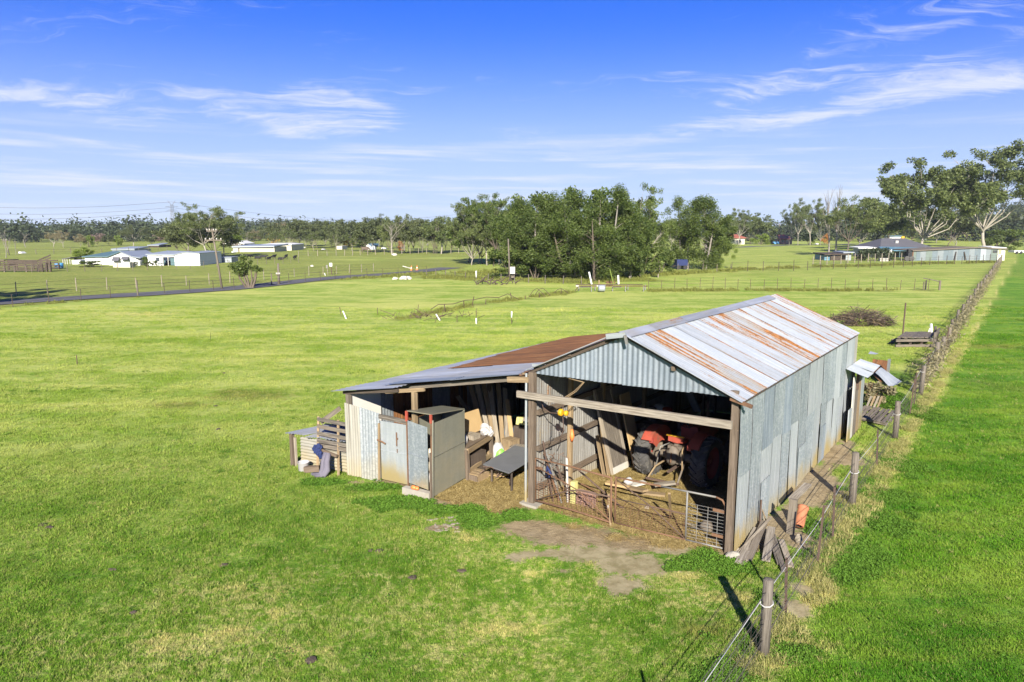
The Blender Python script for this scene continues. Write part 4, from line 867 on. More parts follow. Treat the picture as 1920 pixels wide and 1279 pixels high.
    T(1586, 481, 367, 86, 'gum2', 'gum_tree', 'dark trunked gum behind the dark sheds', 'tree', bark='bark_dark')
    T(1612, 468, 372, 84, 'wood0', 'gum_tree', 'rounded gum behind the long dark hedge', 'tree', leaf='leaf_gum')
    T(1642, 465, 374, 84, 'wood4', 'gum_tree', 'fuller gum behind the white trailer', 'tree', leaf='leaf_gum')
    T(1670, 462, 378, 84, 'wood5', 'gum_tree', 'dark gum left behind the big white trunked gum', 'tree', leaf='leaf_oak')
    T(1704, 458, 392, 80, 'wood1', 'gum_tree', 'low gum behind the big white trunked gum', 'tree', leaf='leaf_gum')
    T(1724, 478, 296, 178, 'big0', 'gum_tree', 'big white trunked gum beside the dark roofed house', 'tree', rz=.9)
    T(1848, 472, 275, 176, 'big1', 'gum_tree', 'tallest airy gum behind the tin shed at the right', 'tree', rz=2.4)
    T(1776, 462, 384, 80, 'wood2', 'gum_tree', 'gum between the two big gums, nearer the tin shed', 'tree', leaf='leaf_wood')
    T(1755, 456, 392, 70, 'wood3', 'gum_tree', 'far gum in the gap between the two big gums', 'tree')
    T(1810, 454, 396, 80, 'wood4', 'gum_tree', 'far gum left of the tallest airy gum', 'tree')
    T(1790, 466, 440, 30, 'bare2', 'bare_tree', 'small leafless tree seen above the tin shed roof', 'tree')
    T(1880, 469, 430, 56, 'shrub2', 'shrub', 'big dense dark shrub right of the tin shed', 'shrub')
    T(1862, 470, 446, 34, 'shrub1', 'shrub', 'dark shrub at the foot of the tallest airy gum', 'shrub')
    T(1908, 454, 398, 80, 'wood0', 'gum_tree', 'far gum at the right edge beyond the dense shrub', 'tree')
    # garden trees near the white house
    T(157, 494, 464, 30, 'wood4', 'round_tree', 'brown green leaning tree at the left end of the teal roofed house', 'tree', leaf='leaf_bright')
    T(171, 502, 489, 34, 'shrub2', 'shrub', 'low rounded shrub in front of the teal roofed house', 'shrub')
    T(275, 500, 481, 13, 'shrub0', 'shrub', 'upright shrub between the white house and the white shed', 'shrub')
    T(290, 499, 488, 10, 'shrub1', 'shrub', 'small shrub at the left corner of the white shed', 'shrub')
    T(252, 501, 491, 14, 'shrub2', 'shrub', 'low shrub right of the cream pen', 'shrub', leaf='leaf_wood')
    # beyond the left edge: its shade falls across the paddock behind the road
    g = (-52.5, 50.0); z = 0
    t = thing('gum_tree', 'gum whose shade falls on the paddock behind the road', 'tree', (g[0], g[1], z))
    t.scale = (.62, .62, .50)
    for nm, me in (('trunk', PROTO['big0'][0]), ('crown', PROTO['big0'][1])):
        o = bpy.data.objects.new(nm, me); COL.objects.link(o); o.parent = t
    # two headed bush by the road
    t = thing('shrub', 'two headed clipped bush beside the road, right of the power pole', 'shrub', G(469, 540), None)
    mb = MB(); R = np.random.default_rng(8); P = []; k = .068
    y0 = t.location.y; pxm = y0 / FPX
    def pt(px, py): return np.array([(px - 469) * pxm, 0, zat(y0, py)])
    for a, b in (((463, 536), (450, 500)), ((466, 540), (462, 498)), ((470, 540), (474, 506)), ((473, 538), (482, 505)), ((468, 540), (456, 505)), ((474, 541), (479, 510))):
        p, q = pt(*a), pt(*b); p[2] = -.1; q[1] = R.normal(0, .3); mb.tube([p, (p + q) / 2 + (R.normal(0, .12), R.normal(0, .2), 0), q], [.16, .10, .05], 5, False)
    mb.build('trunk', M['bark_dark'], t, True, True)
    for (cx, cy, r, nn) in ((457, 500, 1.25, 16), (482, 502, .62, 8)):
        c = pt(cx, cy)
        for i in range(nn): d = R.normal(0, .5, 3); P.append(clump(R, c + d * r * np.array([.95, .8, .62]), r * .42, 150, .9))
    c = bpy.data.objects.new('crown', leaf_mesh('crown', sprays(R, np.concatenate(P), .16, 1.5, .2), M['leaf_oak'])); COL.objects.link(c); c.parent = t

def far_woodland():
    R = np.random.default_rng(77); out = []
    for i in range(1300):
        az = rad(R.uniform(-41, 44)); d = 470 + 480 * R.uniform(0, 1) ** 1.1; x, y = math.sin(az) * d, math.cos(az) * d
        z = float(ground_z(x, y)); h = R.uniform(11.5, 17.5) * (1.15 if R.uniform() < .12 else 1); r = h * R.uniform(.3, .5)
        for k in range(4): out.append(clump(R, np.array([x + R.normal(0, r * .6), y + R.normal(0, r * .5), z + h * R.uniform(.10, .68)]), r * R.uniform(.75, 1.1), 42, .85, .85))
    me = leaf_mesh('far_woodland', sprays(R, np.concatenate(out), 1.5, 1.3, 0, .5), M['leaf_dark'])
    o = bpy.data.objects.new('far_woodland', me); COL.objects.link(o); o['kind'] = 'stuff'; o['label'] = 'dark distant woodland along the horizon and the low hill'
plant_trees()
far_woodland()
# ------------------------------------------------------------------ the shed
NU, NV = nrm(U), nrm(V)
W0, L0, EAVE, RU, RZ = 4.77, 11.0, 3.22, 2.27, 4.30
LZ0, LK = 3.13, 0.162                     # lean-to roof: height at the shed wall, fall per metre
def zlean(u): return LZ0 + LK * u
def zroof(u): return RZ - (u - RU) * (RZ - EAVE) / (W0 - RU) if u > RU else RZ - (RU - u) * (RZ - 3.24) / RU
shed = thing('farm_shed', 'old corrugated iron farm shed with open front, rusty roof and low side wing', 'shed', S(2.3, 5.5))
ROOFN = nrm(nrm(np.cross(nrm(S(W0, 0, EAVE) - S(RU, 0, RZ)), V)) * -1)
if ROOFN[2] < 0: ROOFN = -ROOFN

# front gable, sheet by sheet
def gable():
    us = [0.0, .80, 1.58, RU, 2.98, 3.72, 4.74]; bot = lambda u: 3.15 + .012 * u
    for i, (a, b) in enumerate(zip(us[:-1], us[1:])):
        d = -.012 - .007 * (i % 2); mb = MB()
        e = .05
        mb.corr(S(a, d, bot(a) + random.uniform(-.02, .02)), S(b + .03, d, bot(b)), S(a, d, zroof(a) - e), S(b + .03, d, zroof(min(b + .03, W0)) - e), (b - a) / .113, .013, -NV, 6, phase=1.0)
        mb.build('gable_sheet', M['galv_gable'], shed, True)['rust'] = [-.25, -.3, -.12, -.3, -.2, -.3][i]
    mb = MB(); mb.box(S(.20, -.03, 3.36), (.42, .008, .06), U, V); mb.build('gable_patch', M['galv_pale'], shed)
    for u, z in ((1.02, 3.72), (3.42, 3.66)):
        mb = MB(); mb.beam(S(u, -.12, z), S(u, .3, z + .02), .07, .09); mb.build('purlin_end', M['wood_brown'], shed)
gable()

# right hand wall: two courses of upright sheets, every one a little different
def right_wall():
    n = 14; w = 10.6 / n
    upper = [0, 0, 2, 0, 2, 0, 0, 1, 1, 0, 0, 1, 0, 1]; lower = [1, 0, 1, 1, 0, 1, 0, 0, 1, 0, 1, 1, 1, 1]
    lapz = [1.62, 1.86, 1.80, 1.84, 1.76, 1.86, 1.9, 1.74, 1.78, 1.72, 1.66, 1.58, 1.55, 1.5]
    mats = ['galv_dark', 'galv_pale', 'galv_gable']
    for i in range(n):
        v0, v1 = i * w - (0 if i else .02), (i + 1) * w + .03; lap = lapz[i] + random.uniform(-.03, .03)
        mb = MB(); o = .016 + .006 * (i % 2)
        mb.corr(S(W0 + o, v0, lap - .04), S(W0 + o, v1, lap - .04 + random.uniform(-.02, .02)), S(W0 + o * .6, v0, EAVE - .03), S(W0 + o * .6, v1, EAVE - .03), 7, .009, NU, 5, 2, .007)
        mb.build('wall_sheet', M[mats[upper[i]]], shed, True)['rust'] = -.35
        mb = MB(); o2 = .003 + .004 * (i % 2)
        mb.corr(S(W0 + o2 + random.uniform(0, .02), v0, .02 + random.uniform(0, .06)), S(W0 + o2, v1, .02 + random.uniform(0, .05)), S(W0 + o2, v0, lap), S(W0 + o2, v1, lap), 7, .009, NU, 5, 2, .009)
        mb.build('wall_sheet', M[mats[lower[i]]], shed, True)['rust'] = -.35
        if i in (2, 6, 9):       # a short sheet patched over the lower course
            mb = MB(); mb.corr(S(W0 + .028, v0 + .05, .04), S(W0 + .028, v1 - .1, .04), S(W0 + .028, v0 + .05, 1.05), S(W0 + .028, v1 - .1, 1.05), 6, .009, NU, 5)
            mb.build('wall_sheet', M['galv_dark' if i != 9 else 'galv_gable'], shed, True)['rust'] = -.35
    for i, (a, b, c) in enumerate(((10.6, 10.95, 'galv_pale'), (10.95, 11.3, 'galv_cream'))):
        mb = MB(); mb.corr(S(W0 + .02, a, .05), S(W0 + .02, b, .05), S(W0 + .02, a, EAVE - .06), S(W0 + .02, b, EAVE - .06), 3, .009, NU, 5); mb.build('wall_sheet', M[c], shed, True)['rust'] = -.15
    mb = MB(); mb.corr(S(4.8, 11.3, .02), S(0, 11.0, .02), S(4.8, 11.3, 3.2), S(0, 11.0, 3.2), 44, .009, NV, 4); mb.build('back_wall', M['galv_inner'], shed, True)
    mb = MB(); mb.quad(S(4.75, 11.28, 3.2), S(0, 10.98, 3.2), S(RU - .02, 11.12, RZ - .06), S(RU + .02, 11.12, RZ - .06)); mb.build('back_gable', M['galv_inner'], shed)
right_wall()

# wall between shed and side wing, with its frame
def left_wall():
    n = 14; w = 11.0 / n
    for i in range(n):
        mb = MB(); mb.corr(S(.0 - .006 * (i % 2), i * w, .02), S(.0 - .006 * (i % 2), (i + 1) * w + .03, .02), S(.0, i * w, 3.2), S(.0, (i + 1) * w + .03, 3.2), 8, .009, NU, 5)
        mb.build('partition_sheet', M['galv_inner'], shed, True)['rust'] = [.0, -.15, -.25, -.2, -.1][i % 5] if i else .06
    for z in (.42, 1.37, 2.24): mb = MB(); mb.beam(S(.075, .1, z - .03), S(.075, 10.9, z + .06), .09, .11); mb.build('girt', M['wood_brown'], shed)
    for v in (1.40, 3.05, 5.6, 8.2): mb = MB(); mb.beam(S(.17, v, 0), S(.17, v, 3.2), .10, .10, V); mb.build('stud', M['wood_tan'], shed)
left_wall()

# front frame
def frame():
    mb = MB(); mb.beam(S(.02, -.05, .06), S(.02, -.05, 3.2), .14, .13, V); mb.build('post', M['wood_brown'], shed)
    mb = MB(); mb.corr(S(-.17, -.09, .05), S(-.05, -.14, .05), S(-.17, -.07, 3.16), S(-.05, -.14, 3.16), 1.2, .02, -NV, 8); mb.build('post_flashing', M['galv_pale'], shed, True)['rust'] = -.3
    mb = MB(); mb.beam(S(4.68, .0, -.02), S(4.68, .0, 3.2), .13, .13, V); mb.build('post', M['wood_brown'], shed)
    mb = MB(); mb.beam(S(-.30, -.20, 2.67), S(4.68, -.17, 2.70), .07, .155); mb.build('cross_rail', M['wood_pale'], shed)
    mb = MB(); mb.beam(S(-.02, .08, 3.26), S(4.7, .08, 3.28), .06, .10); mb.build('lintel', M['wood_brown'], shed)
    mb = MB(); mb.beam(S(4.60, .15, 2.95), S(4.72, -.02, 2.55), .05, .05); mb.build('knee_brace', M['wood_tan'], shed)
    mb = MB(); mb.beam(S(4.62, -.16, 3.22), S(5.05, -.20, 3.12), .05, .07); mb.build('purlin_end', M['rust'], shed)
    mb = MB(); mb.beam(S(-.62, -.12, 2.96), S(.0, -.06, 3.02), .09, .13); mb.build('outrigger', M['wood_tan'], shed)
    for k in range(5):
        mb = MB(); mb.beam(S(-.32 + k * .055, -.1 + .03 * k, 3.10 + .03 * (k % 3)), S(-.06, .25, 3.14 + .03 * (k % 3)), .07, .035); mb.build('broken_batten', M['wood_tan' if k % 2 else 'rust'], shed)
    for v in (3.0, 6.0, 9.0):     # tie beams and rafters
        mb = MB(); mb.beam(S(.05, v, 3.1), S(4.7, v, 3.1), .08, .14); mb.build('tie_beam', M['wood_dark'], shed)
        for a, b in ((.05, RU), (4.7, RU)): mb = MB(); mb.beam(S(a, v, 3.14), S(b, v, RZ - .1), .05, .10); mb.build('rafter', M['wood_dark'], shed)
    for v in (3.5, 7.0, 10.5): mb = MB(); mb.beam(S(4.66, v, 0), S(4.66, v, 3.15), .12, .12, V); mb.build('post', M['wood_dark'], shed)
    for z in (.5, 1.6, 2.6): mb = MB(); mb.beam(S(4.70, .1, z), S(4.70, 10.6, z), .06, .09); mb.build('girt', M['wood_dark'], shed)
    mb = MB(); mb.beam(S(.02, -.05, -.05), S(.02, -.05, .06), .48, .36, V); mb.build('footing', M['concrete'], shed)
    mb = MB(); mb.blob(S(4.80, -.12, .03), (.16, .12, .10), 9, 5, .2); mb.build('footing', M['concrete'], shed)
frame()

# main roof
def roof():
    n = 15; w = 11.35 / n; r0 = S(0, 0) * 0
    rust = [.11, .27, .04, .09, .06, .14, .22, .26, .20, .12, .18, .20, .15, .17, .19]
    for i in range(n):
        v0, v1 = -.22 + i * w, -.22 + (i + 1) * w + .05; lift = ROOFN * (.012 + .008 * (i % 2))
        mb = MB(); up = .03 * (i == n - 1)
        mb.corr(S(RU - .02, v0, RZ) + lift, S(RU - .02, v1, RZ) + lift, S(W0 + .10, v0, EAVE - .04) + lift, S(W0 + .10, v1, EAVE - .04) + lift, 8, .009, ROOFN, 5, 2, .003)
        mb.build('roof_sheet', M['galv_roof'], shed, True)['rust'] = rust[i]
    RN2 = nrm(np.array([-ROOFN[0], -ROOFN[1], ROOFN[2]]))
    for i in range(n):
        v0, v1 = -.16 + i * w, -.16 + (i + 1) * w + .05
        mb = MB(); mb.corr(S(RU + .02, v0, RZ - .01), S(RU + .02, v1, RZ - .01), S(-.05, v0, 3.26 + .01), S(-.05, v1, 3.26 + .01), 8, .009, (0, 0, 1), 4)
        mb.build('roof_sheet', M['galv_roof' if i < 2 else 'rust_sheet'], shed, True)['rust'] = -.1
    # folded ridge capping in lengths
    vs = [-.26, 1.15, 2.05, 2.9, 5.2, 7.6, 10.15]
    for i, (a, b) in enumerate(zip(vs[:-1], vs[1:])):
        mb = MB(); z = RZ + .035 + .006 * (i % 2)
        for s0, s1 in ((-.24, 0), (0, .24)):
            za, zb = z - abs(s0) * .42, z - abs(s1) * .42
            mb.quad(S(RU + s0, a, za), S(RU + s1, a, zb), S(RU + s1, b + .04, zb), S(RU + s0, b + .04, za))
        mb.build('ridge_cap', M['galv_lean'], shed)['rust'] = [-.05, .16, .2, -.1, -.25, -.2][i]
    mb = MB(); mb.beam(S(RU - .28, -.24, RZ - .09), S(RU + .16, -.24, RZ - .01), .06, .11); mb.build('ridge_end', M['galv_pale'], shed)
    mb = MB(); mb.tube([S(RU + .17, -.3, RZ - .02), S(RU + .2, -.27, RZ - .2)], .035, 5); mb.build('ridge_end', M['steel'], shed)
    # verge roll and dark barge board under the roof edge
    for a, za, b, zb in ((RU + .05, RZ - .02, W0 + .1, EAVE - .06), (RU - .1, RZ - .06, -.05, 3.23)):
        mb = MB(); mb.beam(S(a, -.06, za - .055), S(b, -.06, zb - .05), .04, .06); mb.build('barge_board', M['wood_dark'], shed)
        mb = MB(); mb.beam(S(a, -.215, za + .035), S(b, -.215, zb + .03), .05, .02); mb.build('verge_flashing', M['galv_lean'], shed)['rust'] = -.4
    mb = MB(); mb.beam(S(W0 + .06, -.1, EAVE - .08), S(W0 + .06, 11.0, EAVE - .08), .02, .03); mb.build('eave_flashing', M['wood_dark'], shed)
roof()

# side wing: its roof, posts, front screen and walls
def wing():
    n = 14; w = 10.6 / n; ue = -5.40
    for i in range(n):
        v0, v1 = i * w - .05, (i + 1) * w; lift = .012 + .008 * (i % 2)
        ub = -4.55 - .13 * max(0, v0 - 2.4) + random.uniform(-.10, .10); ub = max(ub, -5.3)
        if v0 < 2.1:
            mb = MB(); mb.corr(S(-.02, v0, zlean(0) + lift), S(-.02, v1, zlean(0) + lift), S(-2.8, v0, zlean(-2.8) + lift), S(-2.8, v1, zlean(-2.8) + lift), 8, .010, (0, 0, 1), 5); mb.build('wing_roof_sheet', M['galv_lean'], shed, True)['rust'] = -.3
            mb = MB(); mb.corr(S(-2.7, v0, zlean(-2.7) + lift - .012), S(-2.7, v1, zlean(-2.7) + lift - .012), S(ue, v0, zlean(ue) + lift - .012), S(ue, v1, zlean(ue) + lift - .012), 8, .010, (0, 0, 1), 5); mb.build('wing_roof_sheet', M['galv_lean'], shed, True)['rust'] = -.2
        else:
            mb = MB(); mb.corr(S(-.02, v0, zlean(0) + lift), S(-.02, v1, zlean(0) + lift), S(ub, v0, zlean(ub) + lift), S(ub, v1, zlean(ub) + lift), 8, .010, (0, 0, 1), 5); mb.build('wing_roof_sheet', M['rust_sheet'], shed, True)
            mb = MB(); mb.corr(S(ub + .12, v0, zlean(ub + .12) + lift - .014), S(ub + .12, v1, zlean(ub + .12) + lift - .014), S(ue, v0, zlean(ue) + lift - .014), S(ue, v1, zlean(ue) + lift - .014), 8, .010, (0, 0, 1), 4); mb.build('wing_roof_sheet', M['galv_lean'], shed, True)['rust'] = -.25
    # the front sheets run out past the wall, their edge uneven
    f = lambda u, v, dz=0: S(u, v, zlean(u) + .03 + dz)
    for a, b, va, vb, k in ((-.25, -2.1, -.10, -.45, 0), (-2.0, -3.95, -.43, -.82, .012), (-3.3, ue, -1.12, -1.30, -.02)):
        mb = MB(); mb.corr(f(a, va, k), f(a, 0.02, k), f(b, vb, k), f(b, 0.02, k), 8 if k < 0 else 5, .010, (0, 0, 1), 5, 2, .006); mb.build('wing_roof_sheet', M['galv_lean' if k < 0 else 'galv_gable'], shed, True)['rust'] = -.35
    mb = MB(); mb.beam(S(-.4, .16, zlean(-.4) - .10), S(-3.7, -.44, zlean(-3.7) - .10), .07, .10); mb.build('wing_beam', M['wood_grey'], shed)
    mb = MB(); mb.beam(S(-2.55, -.86, zlean(-2.6) - .10), S(-3.75, -.96, zlean(-3.75) - .11), .06, .09); mb.build('wing_beam', M['wood_tan'], shed)
    mb = MB(); mb.beam(S(-3.3, -.98, zlean(-3.3) - .09), S(-5.2, -1.04, zlean(-5.2) - .07), .06, .08); mb.build('wing_beam', M['wood_dark'], shed)
    mb = MB(); mb.beam(S(-2.86, -.88, 0), S(-2.86, -.88, 2.52), .11, .11, V); mb.build('post', M['wood_tan'], shed)
    mb = MB(); mb.beam(S(-5.02, -1.04, 0), S(-5.02, -1.04, 2.2), .11, .11, V); mb.build('post', M['wood_grey'], shed)
    for u, v in ((-3.55, 3.0), (-2.0, 3.6), (-4.95, 3.4), (-4.95, 6.5)): mb = MB(); mb.beam(S(u, v, 0), S(u, v, zlean(u) - .05), .10, .10, V); mb.build('post', M['wood_dark'], shed)
    for v in (.6, 3.3, 6.4): mb = MB(); mb.beam(S(-.1, v, zlean(-.1) - .09), S(-5.2, v, zlean(-5.2) - .09), .06, .11); mb.build('rafter', M['wood_dark'], shed)
    # outer wall, with a lit white sheet inside its front end
    n = 13; w = 10.5 / n
    for i in range(n):
        v0, v1 = -1.0 + i * w, -1.0 + (i + 1) * w + .03; top = 2.24 if i not in (4,) else 2.10
        mb = MB(); mb.corr(S(-5.07, v0, .03), S(-5.07, v1, .03), S(-5.07, v0, top), S(-5.07, v1, top), 8, .009, NU, 4); mb.build('wing_wall_sheet', M['rust_sheet' if i in (2, 3, 5) else 'galv_dark'], shed, True)['rust'] = -.1
    mb = MB(); mb.box(S(-5.02, -.42, 1.55), (.012, 1.02, 1.35), U, V); mb.build('lining_sheet', M['fibro'], shed)
    mb = MB(); mb.corr(S(-5.05, 9.5, .02), S(0, 9.5, .02), S(-5.05, 9.5, 2.25), S(0, 9.5, 3.1), 46, .009, NV, 4); mb.build('wing_back_wall', M['galv_dark'], shed, True)
    # front screen
    mb = MB(); mb.corr(S(-5.08, -1.12, .02), S(-4.58, -1.04, .02), S(-5.10, -1.12, 1.98), S(-4.60, -1.04, 1.90), 6.5, .012, -NV, 6, 2, .006); mb.build('screen_sheet', M['galv_cream'], shed, True)['rust'] = -.35
    mb = MB(); mb.corr(S(-4.60, -1.06, .02), S(-4.02, -.93, -.02), S(-4.62, -1.06, 1.92), S(-4.04, -.93, 1.80), 7, .012, -NV, 6, 2, .008); mb.build('screen_sheet', M['galv_shiny'], shed, True)['rust'] = -.4
    mb = MB(); mb.beam(S(-4.1, -.90, 1.72), S(-2.85, -.86, 1.70), .05, .11); mb.build('screen_rail', M['wood_grey'], shed)
    door = MB(); door.box(S(-3.50, -.90, .85), (.98, .02, 1.55), nrm(S(-3.0, -.86) - S(-4.0, -.94)), -NV); d = door.build('screen_door', M['galv_pale'], shed); d['rust'] = -.35
    mb = MB(); mb.beam(S(-4.05, -.98, .05), S(-4.03, -.95, 1.55), .05, .04, V); mb.build('door_stile', M['wood_tan'], d)
    mb = MB(); mb.tube([S(-4.06, -1.0, 1.12), S(-3.9, -1.0, 1.10), S(-3.80, -.97, 1.05)], .022, 5); mb.build('handle', M['rust'], d)
    mb = MB(); mb.box(S(-3.45, -.93, 1.22), (.035, .006, .36), U, V); mb.box(S(-3.42, -.93, 1.24), (.03, .006, .05), U, V); mb.box(S(-3.44, -.93, .92), (.022, .006, .10), U, V); mb.build('rust_patch', M['rust'], d)
    mb = MB(); mb.box(S(-3.5, -.915, .86), (.97, .012, .02), nrm(S(-3.0, -.86) - S(-4.0, -.94)), -NV); mb.build('fold', M['galv_pale'], d)['rust'] = -.4
wing()

def cabinet():
    """tall sheet metal cabinet without a front top panel, standing before the wing"""
    A, B, C, D = (-2.86, -1.16), (-2.14, -1.10), (-2.30, .34), (-2.98, .26)
    c = thing('steel_cabinet', 'tall grey sheet metal cabinet with open top front, standing before the side wing', 'cabinet', S(-2.5, -.5))
    zf, zb = 2.10, 1.92
    def q(p, z): return S(p[0], p[1], z)
    mb = MB(); mb.hexa([q(A, zf - .02), q(B, zf - .02), q(C, zb - .02), q(D, zb - .02), q(A, zf), q(B, zf), q(C, zb), q(D, zb)]); mb.build('top', M['galv_cabinet'], c)['rust'] = -.02
    o = np.array([0, -.012]); B2 = (A[0] + (B[0] - A[0]) * .90, A[1] + (B[1] - A[1]) * .90)
    mb = MB(); mb.quad(S(A[0] + .03, A[1] - .01, .28), S(B2[0], B2[1] - .05, .22), S(B2[0], B2[1] - .05, 1.78), S(A[0] + .03, A[1] - .01, 1.86)); mb.build('front_panel', M['galv_dark'], c)['rust'] = -.4
    mb = MB(); mb.beam(S(A[0] + .03, A[1] - .02, 1.05), S(B2[0], B2[1] - .06, .98), .012, .012); mb.build('crease', M['galv_dark'], c)['rust'] = -.4
    mb = MB(); mb.quad(q(B, .03), q(C, .08), q(C, zb - .05), S(B[0], B[1] + .02, zf - .24)); mb.build('side_panel', M['galv_cabinet'], c)['rust'] = -.12
    mb = MB(); mb.beam(S(B[0] + .01, B[1] + .03, 1.02), S(C[0] + .01, C[1], 1.06), .014, .012); mb.build('crease', M['galv_cabinet'], c)['rust'] = -.4
    mb = MB(); mb.quad(q(A, .1), q(D, .1), q(D, zb - .03), q(A, zf - .3)); mb.build('side_panel', M['galv_cabinet'], c)['rust'] = -.1
    mb = MB(); mb.quad(q(D, .1), q(C, .1), q(C, zb - .03), q(D, zb - .03)); mb.build('back_panel', M['galv_cabinet'], c)['rust'] = -.1
    for p in (A, B):
        mb = MB(); mb.beam(q(p, .1), q(p, zf - .02), .035, .035, V); mb.build('corner_post', M['rust'], c)
    for p, z0, z1 in ((A, zf - .26, zf - .01), (B, zf - .22, zf - .01)):
        mb = MB(); mb.beam(S(p[0], p[1] - .008, z0), S(p[0], p[1] - .008, z1), .05, .05, V); mb.build('red_bracket', M['red'], c)
    mb = MB(); mb.beam(S(B[0] + .05, B[1] - .10, .02), S(B[0] - .02, B[1] - .02, 1.15), .04, .05, V); mb.build('prop', M['wood_brown'], c)
    mb = MB(); mb.beam(S(B[0] + .03, B[1] - .03, .02), S(B[0] + .03, B[1] + .02, 1.95), .05, .02, V); mb.build('stile', M['galv_cabinet'], c)['rust'] = -.4
    for z in (.35, .62, .95): mb = MB(); mb.hexa([S(*p, z) for p in ((A[0] + .05, A[1] + .06), (B[0] - .04, B[1] + .05), (C[0] - .04, C[1] - .1), (D[0] + .05, D[1] - .1))] + [S(*p, z + .02) for p in ((A[0] + .05, A[1] + .06), (B[0] - .04, B[1] + .05), (C[0] - .04, C[1] - .1), (D[0] + .05, D[1] - .1))]); mb.build('shelf', M['wood_dark'], c)
    b = MB(); b.hexa([S(-2.90, -1.34, 0), S(-2.10, -1.26, 0), S(-2.12, -1.14, 0), S(-2.88, -1.20, 0), S(-2.90, -1.34, .20), S(-2.10, -1.27, .19), S(-2.12, -1.14, .20), S(-2.88, -1.20, .21)])
    b.build('concrete_block', M['concrete'], None, loc=S(-2.5, -1.25), label='long pale concrete block at the foot of the steel cabinet', category='block')
    b = MB(); b.blob(S(-2.58, -1.28, .245), (.09, .05, .05), 9, 6, .15, U, V); b.blob(S(-2.47, -1.275, .245), (.06, .05, .045), 9, 6, .15, U, V)
    b.build('orange_bait_holder', M['orange'], None, True, loc=S(-2.55, -1.28, .2), label='small orange plastic thing lying on the pale concrete block', category='plastic item')
    # odds and ends seen in the gap
    for i, (z, mt) in enumerate(((.99, 'cream'), (.37, 'plastic_white'), (.66, 'cream'))):
        b = MB(); b.lathe(S(-2.30, -1.0, z), [(0, 0), (.05, 0), (.05, .15), (.03, .18), (.03, .21), (0, .21)], 10); b.build('paint_tin', M[mt], None, True, loc=S(-2.30, -1.0, z), label=['cream tin on the top shelf of the steel cabinet', 'white tin on the lowest shelf of the steel cabinet', 'cream tin on the middle shelf of the steel cabinet'][i], category='tin')
cabinet()

def annex():
    a = thing('shed_annex', 'small closet of upright sheets and boards under its own tin roof at the shed back', 'lean-to', S(5.0, 10.8))
    pts = [(9.55, 9.95, 'galv_pale', 1.0), (9.97, 10.25, 'white_dirty', 1.95), (10.27, 10.75, 'wood_grey', 1.6), (10.77, 11.2, 'wood_tan', 2.0), (11.22, 11.75, 'galv_pale', 2.02)]
    for v0, v1, m, h in pts:
        mb = MB(); mb.box(S(5.0, (v0 + v1) / 2, h / 2 + .02), (.03, v1 - v0, h), U, V); o = mb.build('board', M[m], a)
        if m.startswith('galv'): o['rust'] = -.2
    mb = MB(); mb.box(S(4.9, 11.77, 1.0), (.2, .02, 2.0), U, V); mb.build('side_board', M['galv_pale'], a)['rust'] = -.2
    mb = MB(); mb.beam(S(5.02, 10.5, 1.5), S(5.03, 10.5, 2.0), .09, .04, V); mb.build('stay', M['rust_dark'], a)
    for i, (v0, v1) in enumerate(((9.7, 10.75), (10.65, 11.9))):
        mb = MB(); mb.corr(S(4.82, v0, 2.24 + .02 * i), S(4.82, v1, 2.24 + .02 * i), S(5.42, v0, 2.05 + .02 * i), S(5.42, v1, 2.05 + .02 * i), 9, .014, (0, 0, 1), 5, 3, .01); mb.build('roof_sheet', M['galv_roof'], a, True)['rust'] = -.35
annex()
